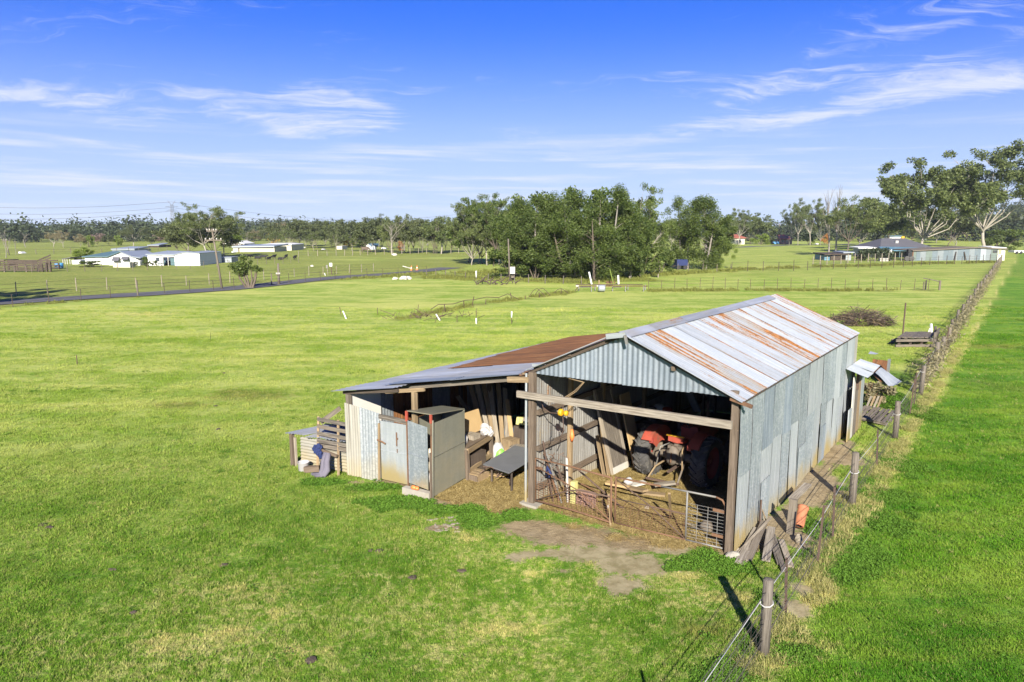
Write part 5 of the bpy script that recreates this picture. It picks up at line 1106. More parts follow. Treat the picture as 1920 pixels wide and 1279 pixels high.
# ------------------------------------------------------------------ tractor
def tractor():
    X, Y = nrm(S(2.6, 3.59) - S(1.39, 3.34)), None
    rz = A_U - rad(4)
    base = S(2.12, 3.52)
    t = thing('red_tractor', 'old faded red tractor backed in under the shed roof', 'tractor', base, None, rz)
    Ax, Yv, Z = (0, 1, 0), (0, 0, 1), (1, 0, 0)          # wheel axis along x
    def wheel(x, y, R, w, name, hub, lug=True, out=1):
        mb = MB(); prof = [(R * .62, -w * .42), (R * .80, -w * .50), (R * .93, -w * .47), (R * .965, -w * .25), (R * .97, 0), (R * .965, w * .25), (R * .93, w * .47), (R * .80, w * .5), (R * .62, w * .42)]
        mb.lathe((x, y, R), prof, 28, Ax, Yv, Z)
        wh = mb.build('wheel', M['tyre'], t, True, True)
        if lug:
            lg = MB(); n = 20
            for i in range(n):
                for sd in (-1, 1):
                    a = 2 * math.pi * (i + (.5 if sd > 0 else 0)) / n; a2 = a + .26
                    def P(an, xo, r): return np.array([x + xo, y + math.cos(an) * r, R + math.sin(an) * r])
                    lg.beam(P(a, sd * w * .50, R * .945), P(a2, sd * w * .02, R * .985), .045, .06, P(a, 0, 1) - P(a, 0, 0))
            lg.build('tread_lugs', M['tyre'], wh, False, True)
        rm = MB(); rm.lathe((x, y, R), [(R * .63, w * .40 * out), (R * .55, w * .36 * out), (R * .52, w * .10 * out), (R * .22, w * .05 * out), (R * .18, w * .22 * out), (.02, w * .22 * out)], 24, Ax, Yv, Z)
        rm.build('rim', M[hub], wh, True, True)
        rb = MB(); rb.lathe((x, y, R), [(R * .63, -w * .40 * out), (R * .5, -w * .2 * out), (.05, -w * .1 * out)], 20, Ax, Yv, Z); rb.build('rim_back', M['grease'], wh, True, True)
    wheel(-.78, 0, .645, .40, 'wheel', 'red_dark', True, -1); wheel(.78, 0, .645, .40, 'wheel', 'red_dark', True, 1)
    wheel(-.62, 1.95, .36, .17, 'wheel', 'red_dark', False, -1); wheel(.62, 1.95, .36, .17, 'wheel', 'red_dark', False, 1)
    for s in (-1, 1):          # mudguards: a curved skin over the tyre and an inner cheek
        mb = MB(); R = .74; n = 9; a0, a1 = rad(38), rad(150)
        def arc(i, xo, r): a = a0 + (a1 - a0) * i / n; return (xo, -math.cos(a) * r, .635 + math.sin(a) * r)
        for i in range(n):
            mb.quad(arc(i, s * .50, R), arc(i, s * .78, R - .02), arc(i + 1, s * .78, R - .02), arc(i + 1, s * .50, R))
            mb.quad(arc(i, s * .50, R), arc(i + 1, s * .50, R), arc(i + 1, s * .48, .34), arc(i, s * .48, .34))
            mb.quad(arc(i, s * .78, R - .02), arc(i, s * .79, R - .06), arc(i + 1, s * .79, R - .06), arc(i + 1, s * .78, R - .02))
        mg = mb.build('mudguard', M['red'], t, True, True)
        mb = MB(); mb.box((s * .52, -.50, 1.08), (.10, .05, .13)); mb.build('tail_lamp', M['red_dark'], mg, False, True)
    mb = MB(); mb.lathe((0, 0, .64), [(.0, -.46), (.10, -.46), (.12, -.25), (.20, -.20), (.22, 0), (.20, .20), (.12, .25), (.10, .46), (0, .46)], 14, Ax, Yv, Z); mb.box((0, .05, .72), (.40, .52, .46)); mb.build('rear_axle', M['grease'], t, False, True)
    mb = MB(); mb.box((0, .62, .66), (.34, .8, .40)); mb.box((0, 1.55, .62), (.30, 1.2, .30)); mb.build('gearbox', M['grease'], t, False, True)
    mb = MB(); mb.hexa([np.array(p) for p in ((-.22, .85, .86), (.22, .85, .86), (.20, 2.15, .82), (-.20, 2.15, .82), (-.20, .85, 1.26), (.20, .85, 1.26), (.17, 2.15, 1.16), (-.17, 2.15, 1.16))]); mb.build('bonnet', M['red'], t, False, True)
    mb = MB(); mb.box((0, 2.18, .96), (.40, .05, .40)); mb.build('grille', M['grease'], t, False, True)
    mb = MB(); mb.box((0, .72, 1.14), (.46, .18, .30)); mb.build('dash', M['red_dark'], t, False, True)
    mb = MB(); mb.tube([(0, .66, 1.22), (0, .50, 1.40)], .02, 6); mb.tube([(.2 * math.cos(a), .48 + .05 * math.sin(a), 1.42 + .2 * math.sin(a) * .55) for a in np.linspace(0, 6.28, 15)], .013, 5, False)
    for a in (.5, 2.6, 4.7): mb.tube([(0, .48, 1.42), (.2 * math.cos(a), .48 + .05 * math.sin(a), 1.42 + .11 * math.sin(a))], .009, 4, False)
    mb.build('steering_wheel', M['black'], t, True, True)
    mb = MB(); mb.lathe((0, .02, 1.02), [(0, 0), (.20, .0), (.235, .035), (.22, .07), (.10, .05), (0, .04)], 14); mb.box((0, -.18, 1.14), (.40, .04, .16)); st = mb.build('seat', M['red'], t, True, True)
    mb = MB(); mb.beam((-.24, -.20, 1.22), (.24, -.20, 1.22), .05, .03); mb.build('seat_rim', M['yellow'], st, False, True)
    mb = MB(); mb.box((0, -.02, .97), (.10, .25, .10)); mb.build('seat_post', M['grease'], t, False, True)
    mb = MB()
    for s in (-1, 1):
        mb2 = MB(); mb2.tube([(s * .22, -.05, .58), (s * .36, -.55, .44), (s * .40, -.86, .22)], [.03, .026, .024], 6); mb2.build('lower_link', M['wood_tan' if s < 0 else 'grease'], t, True, True)
        mb2 = MB(); mb2.tube([(s * .20, -.10, .98), (s * .30, -.42, .94), (s * .36, -.52, .44)], .02, 5); mb2.build('lift_rod', M['wood_tan' if s > 0 else 'steel'], t, True, True)
    mb.tube([(0, -.12, .86), (0, -.40, .80), (.03, -.50, .60)], .024, 6); mb.build('top_link', M['rust'], t, True, True)
    mb = MB(); mb.beam((0, .0, .38), (0, -.55, .36), .08, .035); mb.beam((-.45, -.88, .20), (.45, -.86, .22), .035, .05); mb.build('drawbar', M['rust_dark'], t, False, True)
    mb = MB(); mb.blob((-.02, -.30, .72), (.18, .13, .26), 9, 6, .25); mb.build('hitch_casting', M['grease'], t, True, True)
    mb = MB(); mb.tube([(.16, 1.4, 1.2), (.16, 1.4, 1.85)], .028, 6); mb.build('exhaust_pipe', M['rust_dark'], t, True, True)
    mb = MB(); mb.beam((0, 1.95, .40), (0, 1.95, .46), .10, 1.1, (1, 0, 0)); mb.build('front_axle', M['grease'], t, False, True)
tractor()

# ------------------------------------------------------------------ things kept in the shed
def solo(name, mb, mat, label, cat, loc, group=None, smooth=False):
    return mb.build(name, M[mat], None, smooth, False, tuple(loc), label=label, category=cat, group=group)
def hoist():
    c = S(.93, -.20, 2.40)
    h = thing('chain_hoist', 'yellow chain hoist hanging from the timber rail across the opening', 'hoist', c)
    mb = MB(); mb.lathe(c - U * .10, [(0, 0), (.066, 0), (.082, .015), (.082, .075), (.066, .09), (.04, .092), (0, .092)], 14, V, ZZ, U); mb.build('body', M['yellow'], h, True)
    mb = MB(); mb.lathe(c + U * .045, [(0, 0), (.05, 0), (.062, .012), (.062, .06), (.045, .075), (0, .075)], 14, V, ZZ, U); mb.build('gear_case', M['yellow'], h, True)
    mb = MB(); mb.lathe(c - U * .104, [(0, 0), (.035, 0), (.035, .004)], 10, V, ZZ, U); mb.build('cap', M['black'], h)
    mb = MB(); mb.tube([c + ZZ * .10, c + ZZ * .20], .014, 5); mb.build('hook', M['rust_dark'], h)
    mb = MB(); mb.tube([c - U * .1 - ZZ * .03, c - U * .4 - ZZ * .08 + V * .1, c - U * .62 + V * .15, S(.16, .12, 2.5)], .012, 5); mb.tube([c - ZZ * .09, c - ZZ * .4 + U * .03 - V * .02, c - ZZ * .62 - U * .08], .011, 5); mb.build('chain', M['rust_dark'], h)
    mb = MB(); mb.tube([c - U * .30 + V * .05 - ZZ * .10, c - U * .32 + V * .05 - ZZ * .62], .007, 4); mb.tube([c - U * .32 + V * .05 - ZZ * .62 + np.array([.04 * math.cos(a), 0, -.05 + .05 * math.sin(a)]) for a in np.linspace(1.6, 6.6, 9)], .011, 5); mb.build('load_hook', M['black'], h)
hoist()
def rope_loop():
    mb = MB(); a, b = S(1.35, -.05, 3.12), S(.90, -.12, 2.72)
    mb.tube([a, (a + b) / 2 + (.02, 0, -.02), b], .009, 5); mb.tube([a + U * .02, (a + b) / 2 + (.06, 0, -.03), b + U * .05], .009, 5); mb.tube([S(.75, .1, 3.14), a], .012, 5)
    solo('hanging_rope', mb, 'wood_tan', 'pale rope hanging between the gable and the cross rail', 'rope', a)
rope_loop()
def lean_panel():
    """an old framed door leaning against the partition"""
    d = thing('old_door', 'tall old framed door leaning against the corrugated partition, left of the tractor', 'door', S(.8, 3.3))
    b0, b1 = S(.62, 2.85, 0.02), S(.66, 3.62, 0.02); tilt = S(.12, 2.65, 2.30) - b0; up = nrm(tilt); ln = np.linalg.norm(tilt); X = nrm(b1 - b0); n_ = nrm(np.cross(X, up))
    w = np.linalg.norm(b1 - b0)
    mb = MB(); mb.box((b0 + b1) / 2 + up * ln / 2, (w - .1, .02, ln - .1), X, n_, up); mb.build('panel', M['wood_grey'], d)
    for s, mt in ((0, 'wood_pale'), (w, 'wood_pale')): mb = MB(); mb.beam(b0 + X * s, b0 + X * s + up * ln, .10, .06, n_); mb.build('stile', M[mt], d)
    mb = MB(); mb.beam(b0 + up * .08, b1 + up * .08, .07, .20, up); mb.build('bottom_rail', M['white_dirty'], d)
    mb = MB(); mb.beam(b0 + up * (ln - .06), b1 + up * (ln - .06), .06, .12, up); mb.build('top_rail', M['wood_grey'], d)
    mb = MB(); mb.box(S(.55, 4.0, 1.0), (.04, .55, 2.0), nrm(U + ZZ * .25), V, nrm(ZZ - U * .25)); solo('plywood_sheet', mb, 'ply', 'stained plywood sheet behind the leaning framed door', 'board', S(.55, 4.0))
lean_panel()
def steel_chute():
    a, b = S(1.30, 6.9, 1.0), S(.95, 5.6, 3.05)
    mb = MB(); d = nrm(b - a); x = nrm(np.cross(d, V)); y = np.cross(x, d)
    mb.beam(a, b, .20, .02, y); mb.beam(a + x * .1, b + x * .1, .015, .08, y); mb.beam(a - x * .1, b - x * .1, .015, .08, y)
    solo('steel_channel', mb, 'galv_gable', 'grey steel channel slanting up behind the tractor', 'steel section', a)
    mb = MB(); mb.lathe(S(.75, 5.3, 2.35), [(0, 0), (.09, 0), (.11, .03), (.11, .34), (.05, .40), (.03, .46), (0, .46)], 12); solo('red_can', mb, 'red', 'red fuel can hanging high beside the grey steel channel', 'fuel can', S(.75, 5.3, 2.35), None, True)
    mb = MB(); mb.tube([S(.75, 5.3, 2.8), S(.82, 5.1, 3.15)], .008, 4); solo('can_cord', mb, 'wire', 'cord holding the red fuel can to the roof', 'cord', S(.75, 5.3, 2.8))
steel_chute()
def stores():
    r = thing('storage_rack', 'dark timber storage rack across the back of the shed', 'rack', S(2.8, 7.6))
    for u in (1.4, 2.8, 4.3):
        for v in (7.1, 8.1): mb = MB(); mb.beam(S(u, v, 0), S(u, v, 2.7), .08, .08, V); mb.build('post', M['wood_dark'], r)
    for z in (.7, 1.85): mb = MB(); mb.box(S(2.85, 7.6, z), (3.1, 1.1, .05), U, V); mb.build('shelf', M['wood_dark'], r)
    def bundle(c, s, mat, label, seed):
        random.seed(seed); mb = MB()
        for k in range(7): mb.blob(c + U * random.uniform(-.5, .5) * s[0] + V * random.uniform(-.3, .3) * s[1] + ZZ * random.uniform(.1, .5) * s[2], (s[0] * .45, s[1] * .5, s[2] * .42), 12, 8, .22)
        solo('plastic_bundle', mb, mat, label, 'plastic sheeting', c, None, False)
    bundle(S(2.05, 7.3, 1.93), (.9, .6, .7), 'tarp_blue', 'crumpled blue grey plastic sheet bundle on the back rack', 3)
    bundle(S(3.55, 7.3, 1.93), (1.5, .8, .75), 'tarp', 'large crumpled grey plastic sheet bundle at the right of the back rack', 4)
    bundle(S(1.0, 6.6, .0), (.9, .7, .8), 'tarp', 'dark heap of sheeting on the floor behind the plywood', 5)
    random.seed(21)
    for k, (u, v, z, R) in enumerate(((4.15, 6.3, 1.35, .33), (.55, 5.0, .02, .36))):
        mb = MB(); c = S(u, v, z + R); mb.lathe(c, [(R * .55, -.10), (R * .9, -.12), (R, -.06), (R, .06), (R * .9, .12), (R * .55, .10), (R * .55, -.10)], 20, U, ZZ, V); solo('spare_tyre', mb, 'black', ['spare tyre hung on the right wall inside the shed', 'tyre standing by the partition left of the tractor'][k], 'tyre', S(u, v, z), None, True)
    for k, (u, v, mt) in enumerate(((.62, 4.7, 'plastic_white'), (.85, 5.7, 'red_dark'), (.45, 5.5, 'wood_grey'), (.5, 5.9, 'white_dirty'))):
        mb = MB(); mb.lathe(S(u, v, .0 if k < 1 else .9), [(0, 0), (.13, 0), (.15, .02), (.15, .36), (.11, .40), (.05, .42), (0, .42)], 12); solo('drum', mb, mt, ['small white drum beside the left rear tractor wheel', 'dark red drum among the clutter left of the tractor', 'grey brown drum against the partition behind the tractor', 'grubby white drum against the partition behind the tractor'][k], 'drum', S(u, v), None, True)
    mb = MB(); mb.box(S(.62, 5.6, .44), (.75, 1.1, .88), U, V); mb.box(S(.62, 5.6, .90), (.85, 1.2, .04), U, V); solo('tool_chest', mb, 'wood_dark', 'dark wooden chest by the partition behind the tractor wheel', 'chest', S(.62, 5.6))
stores()

def floor_clutter():
    # just inside the left post
    b = thing('hollow_block', 'pinkish hollow block standing on the straw behind the left gate', 'block', S(1.12, .55))
    mb = MB(); c = S(1.12, .55)
    for z in (.02, .14, .26, .36): mb.box(c + ZZ * z, (.46, .14, .035), U, V)
    for k in range(5): mb.box(c + U * (-.215 + k * .1075) + ZZ * .19, (.028, .14, .36), U, V)
    mb.build('shell', M['brick_pink'], b)
    mb = MB(); mb.box(S(.80, .55, .28), (.12, .13, .56), nrm(U + ZZ * .1), V); solo('yellow_foam_block', mb, 'yellow_pale', 'upright pale yellow foam block left of the pinkish hollow block', 'foam block', S(.8, .55))
    specs = [((.35, .35, 0), (.22, .10, 1.55), .02, 'rust_dark', 'dark iron bar leaning by the left post, leftmost'), ((.46, .45, 0), (.18, .2, 1.25), .022, 'rust', 'rusty bar leaning by the left post, second from the left'),
             ((.60, .35, 0), (.30, .1, 1.35), .018, 'steel', 'thin grey rod leaning by the left post'), ((.70, .62, 0), (.52, .2, 1.0), .024, 'rust_dark', 'short dark bar leaning against the foam block'),
             ((.66, .5, 0), (.62, .5, 1.12), .028, 'white_dirty', 'pale round stake standing left of the foam block'), ((1.9, .9, 0.02), (1.0, .35, .95), .022, 'rust_dark', 'long dark bar propped across behind the left gate'),
             ((.3, .9, .02), (1.7, .75, .35), .025, 'wood_brown', 'brown branch lying low across the straw behind the left gate'), ((1.5, 1.3, .02), (1.1, .35, .62), .02, 'rust', 'rusty rod slanting behind the hollow block')]
    for p, q, r, mt, l in specs:
        mb = MB(); mb.tube([S(*p), S(*q)], r, 6); solo('leaning_rod', mb, mt, l, 'rod', S(*p))
    random.seed(8)
    for k, (u, v, a, l) in enumerate(((2.0, 2.05, .3, .8), (1.55, 2.2, 1.0, .6), (1.8, 1.75, -.4, .7), (1.3, 1.8, .1, .6), (2.3, 2.3, .6, .5))):
        mb = MB(); d = U * math.cos(a) + V * math.sin(a); c = S(u, v, .06 + .05 * k); mb.beam(c - d * l / 2, c + d * l / 2 + ZZ * .06 * (k % 3), .18, .05)
        solo('timber_offcut', mb, ['wood_tan', 'white_dirty', 'wood_tan', 'ply', 'wood_pale'][k], ['tan offcut at the right of the offcut heap by the partition', 'white painted offcut in the heap by the partition', 'tan offcut in front of the offcut heap', 'plywood scrap at the left of the offcut heap', 'pale offcut at the back of the offcut heap'][k], 'timber', c)
    mb = MB(); mb.blob(S(1.55, 1.85, .33), (.12, .10, .10), 10, 7, .2); solo('white_tub', mb, 'plastic_white', 'crushed white tub on the offcut heap', 'tub', S(1.55, 1.85, .25), None, True)
    for k, (u, v, l) in enumerate(((.28, 2.55, 1.1), (.30, 2.75, 1.3), (.26, 2.95, .95))):
        mb = MB(); mb.beam(S(u + .25, v, .02), S(u - .02, v + .05, l), .14, .03, U); solo('short_board', mb, 'wood_tan', ['shortest gap board leaning on the partition beside the framed door', 'taller tan board leaning on the partition beside the framed door', 'tan board leaning nearest the framed door'][k], 'board', S(u + .25, v))
    mb = MB(); mb.tube([S(.24, 1.36, 1.55), S(.26, 1.34, 1.38), S(.24, 1.36, 1.25)], [.03, .06, .035], 7); solo('orange_rag', mb, 'orange', 'orange rag hung on the stud of the partition', 'rag', S(.24, 1.36, 1.25), None, True)
    mb = MB(); mb.tube([S(.22, 2.98, 1.5), S(.24, 2.97, 1.25)], [.03, .05], 7); solo('blue_rag', mb, 'navy', 'dark blue rag hung on the second stud of the partition', 'rag', S(.22, 2.98, 1.25), None, True)
    mb = MB()
    for i in range(26): p = S(random.uniform(.12, .6), random.uniform(.05, .5), random.uniform(.5, 1.25)); q = p + np.array([random.uniform(-.2, .2), random.uniform(-.15, .15), random.uniform(-.35, .2)]); mb.tube([p, (p + q) / 2 + np.array([.04, 0, .05]), q], .006, 3, False)
    solo('wire_tangle', mb, 'rust', 'tangle of rusty wire hung inside the left post', 'wire', S(.3, .2, .5))
    mb = MB(); mb.tube([S(.3, .12, .75), S(.34, .12, .95), S(.42, .12, .8), S(.36, .14, .68)], .035, 6); solo('blue_twine', mb, 'navy', 'bundle of blue twine in the wire tangle at the left post', 'twine', S(.3, .12, .7), None, True)
    mb = MB(); mb.blob(S(3.95, .75, .14), (.16, .12, .14), 9, 6, .25); mb.tube([S(3.85, .6, .1), S(3.6, .35, .3)], .02, 5); solo('motor_casing', mb, 'grease', 'greasy motor casing on the floor behind the grey gate', 'motor', S(3.95, .75), None, True)
    for k, (u, v, mt) in enumerate(((1.62, .75, 'plastic_white'), (2.35, 1.2, 'stone'), (.95, .95, 'stone'))):
        mb = MB(); mb.blob(S(u, v, .05), (.06, .05, .05), 7, 5, .3); solo('loose_lump', mb, mt, ['white lump on the straw right of the hollow block', 'grey stone on the straw behind the gate junction', 'grey stone on the straw behind the foam block'][k], 'lump', S(u, v))
    mb = MB(); mb.beam(S(3.05, .95, .03), S(3.35, .1, .95), .05, .04); solo('timber_prop', mb, 'wood_tan', 'tan timber prop leaning on the grey gate from inside', 'timber', S(3.05, .95))
floor_clutter()

def wing_clutter():
    b = thing('workbench', 'rough timber workbench inside the side wing, right of the cabinet', 'bench', S(-2.4, 1.1))
    P = [(-2.25, .15), (-2.05, .35), (-2.45, 1.75), (-2.95, 1.65)]
    A0, A1 = (-2.72, .25), (-2.22, .35); B0, B1 = (-3.05, 1.70), (-2.55, 1.80)
    mb = MB(); mb.hexa([S(*p, .82) for p in (A0, A1, B1, B0)] + [S(*p, .87) for p in (A0, A1, B1, B0)]); mb.build('top', M['wood_brown'], b)
    mb = MB(); mb.beam(S(A1[0], A1[1], .80), S(B1[0], B1[1], .80), .05, .14); mb.build('apron', M['wood_tan'], b)
    for p in (A1, B1, A0, B0): mb = MB(); mb.beam(S(p[0], p[1], 0), S(p[0] - .03, p[1], .82), .09, .09, V); mb.build('leg', M['wood_brown'], b)
    mb = MB(); mb.beam(S(A1[0], A1[1], .25), S(B1[0], B1[1], .28), .05, .10); mb.build('stretcher', M['wood_tan'], b)
    mb = MB(); mb.box(S(-3.05, 1.4, 1.18), (.03, 1.1, .60), nrm(U + ZZ * .3), V, nrm(ZZ - U * .3)); solo('plywood_offcut', mb, 'ply', 'tan plywood sheet standing on the back of the workbench', 'board', S(-3.05, 1.4, .87))
    random.seed(4); mb = MB()
    for k in range(5): mb.blob(S(-2.62, 1.65, .98) + np.array([random.uniform(-.08, .08), random.uniform(-.08, .08), random.uniform(-.05, .1)]), (.13, .12, .13), 10, 7, .2)
    solo('plastic_bag', mb, 'plastic_white', 'scrunched white plastic bag on the right end of the workbench', 'bag', S(-2.62, 1.65, .87))
    mb = MB(); mb.lathe(S(-2.60, .72, .87), [(0, 0), (.07, 0), (.075, .16), (.04, .2), (.03, .25), (0, .25)], 10); solo('white_bottle', mb, 'plastic_white', 'white plastic bottle on the workbench beside the cabinet', 'bottle', S(-2.6, .72, .87), None, True)
    mb = MB(); mb.hexa([S(*p) for p in ((-2.75, 1.05, .02), (-2.45, 1.25, .02), (-2.65, 1.55, .02), (-2.9, 1.4, .02), (-2.72, 1.05, .46), (-2.48, 1.22, .44), (-2.66, 1.5, .46), (-2.86, 1.38, .46))]); solo('cream_sack', mb, 'cream', 'cream sack under the workbench', 'sack', S(-2.65, 1.3))
    k = thing('feed_bag', 'white and green printed feed bag slumped under the workbench right end', 'bag', S(-2.45, 1.95))
    mb = MB(); mb.blob(S(-2.45, 1.95, .28), (.18, .14, .32), 12, 8, .12); mb.build('sack', M['plastic_white'], k, True); mb = MB(); mb.blob(S(-2.37, 1.93, .22), (.15, .13, .24), 12, 8, .10); mb.build('green_print', M['green_plastic'], k, True)
    # long boards leaning up under the roof
    tops = [(-4.35, 2.9, 2.36), (-4.15, 3.0, 2.40), (-3.95, 3.1, 2.42), (-3.75, 3.2, 2.22), (-3.45, 3.3, 1.95), (-3.2, 3.3, 1.8), (-4.5, 2.7, 1.5), (-3.05, 3.2, 1.5)]
    nm = ['leftmost', 'second from the left', 'third from the left', 'fourth from the left, shorter', 'fifth from the left', 'sixth from the left', 'short one low at the left', 'short one at the right']
    for i, (u, v, z) in enumerate(tops):
        mb = MB(); f = S(-3.05 + .12 * i - (.3 if i == 6 else 0), 2.35 + .03 * (i % 3), .02); mb.beam(f, S(u + .0, v, z), .13, .035, (.5, -.8, .2)); solo('leaning_board', mb, ['wood_tan', 'wood_pale', 'wood_tan', 'wood_pale', 'wood_tan', 'wood_pale', 'wood_tan', 'ply'][i], 'long board leaning inside the wing, ' + nm[i], 'board', f, 'boards leaning up in the wing')
    d = thing('blue_drum', 'blue plastic drum with worn rust coloured band in the wing', 'drum', S(-3.02, 3.4))
    mb = MB(); mb.lathe(S(-3.0, 3.3, .0), [(0, 0), (.25, 0), (.27, .03), (.28, .25), (.27, .27), (.28, .29), (.27, .52), (.24, .55), (0, .55)], 18); mb.build('shell', M['blue'], d, True)
    mb = MB(); mb.lathe(S(-3.0, 3.3, .55), [(.25, 0), (.26, .015), (.22, .02), (0, .02)], 18); mb.build('lid', M['blue'], d, True)
    for i in range(6):
        mb = MB(); c = S(-2.30 + .11 * i, 2.75 + .02 * i, .98); mb.hexa([c + U * a + V * b_ + ZZ * z for z, w in ((0, .10), (.2, .055)) for a, b_ in ((-.05, -w), (.05, -w), (.05, w), (-.05, w))]); solo('foam_strip', mb, 'yellow_pale', 'pale yellow foam strip in the row above the blue drum', 'foam strip', c, 'row of yellow foam strips')
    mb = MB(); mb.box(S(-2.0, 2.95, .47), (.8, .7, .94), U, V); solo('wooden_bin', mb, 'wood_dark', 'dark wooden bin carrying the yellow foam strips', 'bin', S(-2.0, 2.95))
    random.seed(31)
    for i in range(15):
        u, v = -2.0 + (i % 5) * .28, 3.6 + (i // 5) * .25; z = 1.0 + .20 * (i // 5) + random.uniform(-.03, .05); a = random.uniform(-.3, .3); c = S(u, v, z); d_ = nrm(V + U * a)
        mb = MB(); mb.tube([c - d_ * .22, c + d_ * .22 + ZZ * random.uniform(-.03, .03)], random.uniform(.09, .12), 7); solo('split_log', mb, 'wood_grey' if i % 3 else 'wood_pale', 'grey split log in the stack behind the yellow foam strips', 'log', c, 'logs stacked in the wing')
    mb = MB(); mb.box(S(-1.4, 3.95, .45), (1.8, 1.1, .9), U, V); solo('log_crate', mb, 'wood_dark', 'dark crate under the stacked logs in the wing', 'crate', S(-1.4, 3.95))
    mb = MB(); mb.beam(S(-2.15, 3.3, 1.25), S(-.9, 3.3, 2.05), .05, .16); solo('slanting_board', mb, 'wood_dark', 'dark board slanting up across the stacked logs', 'board', S(-2.15, 3.3, 1.2))
    mb = MB(); mb.beam(S(-2.0, 2.5, 1.22), S(-1.35, 2.75, 1.12), .14, .08); solo('pale_beam', mb, 'wood_pale', 'short pale beam lying in front of the stacked logs', 'timber', S(-2.0, 2.5, 1.1))
    random.seed(77)
    more = [('cardboard_box', 'ply', (-2.35, 2.3, .0), (.45, .4, .35), 'tan cardboard box on the dirt right of the workbench', 'box'), ('cardboard_box', 'wood_tan', (-2.30, 2.35, .36), (.36, .32, .26), 'smaller tan box on top of the cardboard box', 'box'),
            ('tin_chest', 'galv_pale', (-1.35, 2.35, .0), (.7, .42, .4), 'pale tin chest behind the dark metal sheet', 'chest'), ('crate', 'wood_pale', (-1.95, 2.2, .0), (.4, .35, .5), 'pale wooden crate between the boxes and the tin chest', 'crate'),
            ('tin_box', 'cream', (-2.78, .45, .87), (.3, .22, .2), 'cream tin box on the workbench near the cabinet', 'tin'), ('wooden_tray', 'wood_pale', (-2.72, 1.15, .87), (.34, .3, .10), 'pale wooden tray in the middle of the workbench', 'tray'),
            ('concrete_block', 'concrete', (-1.9, 1.55, .0), (.55, .4, .12), 'flat grey concrete block on the dirt under the dark metal sheet', 'block'), ('green_box', 'roof_teal', (-.9, 2.75, .0), (.5, .5, .75), 'dull green box in front of the log crate', 'box')]
    for nm_, mt, (u, v, z), (a, b_, c_), l, ct in more:
        an = random.uniform(-.4, .4); X = nrm(U * math.cos(an) + V * math.sin(an)); Yv = nrm(np.cross(ZZ, X)); mb = MB(); mb.box(S(u, v, z + c_ / 2), (a, b_, c_), X, Yv); mb.box(S(u, v, z + c_ + .012), (a + .02, b_ + .02, .024), X, Yv); solo(nm_, mb, mt, l, ct, S(u, v, z))
    # dark sheet on its trestle, sticks under it
    t = thing('sheet_table', 'dark metal sheet laid over a tangle of black sticks by the left post', 'table', S(-1.2, .9))
    q = [S(-1.78, .42, .50), S(-.75, .10, .56), S(-.72, 1.6, .72), S(-1.75, 1.75, .66)]
    mb = MB(); mb.hexa(q + [p + ZZ * .03 for p in q]); mb.build('top', M['slate_sheet'], t)
    mb = MB()
    for k in range(16): p = S(random.uniform(-1.75, -.8), random.uniform(.2, 1.3), random.uniform(.25, .5)); e = p + np.array([random.uniform(-.45, .45), random.uniform(-.2, .2), random.uniform(-.25, .06)]); e[2] = max(e[2], .02); mb.tube([p, (p + e) / 2 + (0, 0, .04), e], .016, 4, False)
    mb.build('sticks', M['rust_dark'], t)
    for u, v in ((-1.65, .6), (-.85, .35), (-.85, 1.45), (-1.6, 1.6)): mb = MB(); mb.tube([S(u, v, 0), S(u, v, .55)], .03, 5); mb.build('leg', M['wood_dark'], t)
    mb = MB(); mb.lathe(S(-.55, 1.9, .0), [(.34, 0), (.42, .10), (.42, .22), (.34, .3), (.2, .3), (.2, 0), (.34, 0)], 18); solo('old_tyre', mb, 'black', 'old tyre lying behind the dark sheet by the left post', 'tyre', S(-.55, 1.9), None, True)
    c = thing('timber_crate', 'low tan timber crate on the dirt beside the cabinet', 'crate', S(-2.12, .55))
    for k in range(3): mb = MB(); mb.box(S(-2.1, .42 + .16 * k, .2), (.42, .12, .025), U, V); mb.build('slat', M['wood_tan'], c)
    for u in (-2.29, -1.91): mb = MB(); mb.box(S(u, .58, .10), (.03, .46, .19), U, V); mb.build('end_board', M['wood_tan'], c)
    mb = MB(); mb.box(S(-2.1, .36, .10), (.40, .02, .16), U, V); mb.build('side_board', M['wood_brown'], c)
    mb = MB(); mb.box(S(-1.75, 1.05, .10), (.62, .45, .02), nrm(U + ZZ * .12), V); solo('cardboard_sheet', mb, 'ply', 'bent tan cardboard sheet on the dirt in front of the workbench', 'cardboard', S(-1.75, 1.05))
    mb = MB(); mb.box(S(-2.62, .9, .3), (.5, .8, .55), U, V); solo('dark_box', mb, 'wood_dark', 'dark box under the workbench beside the cabinet', 'box', S(-2.62, .9))
wing_clutter()
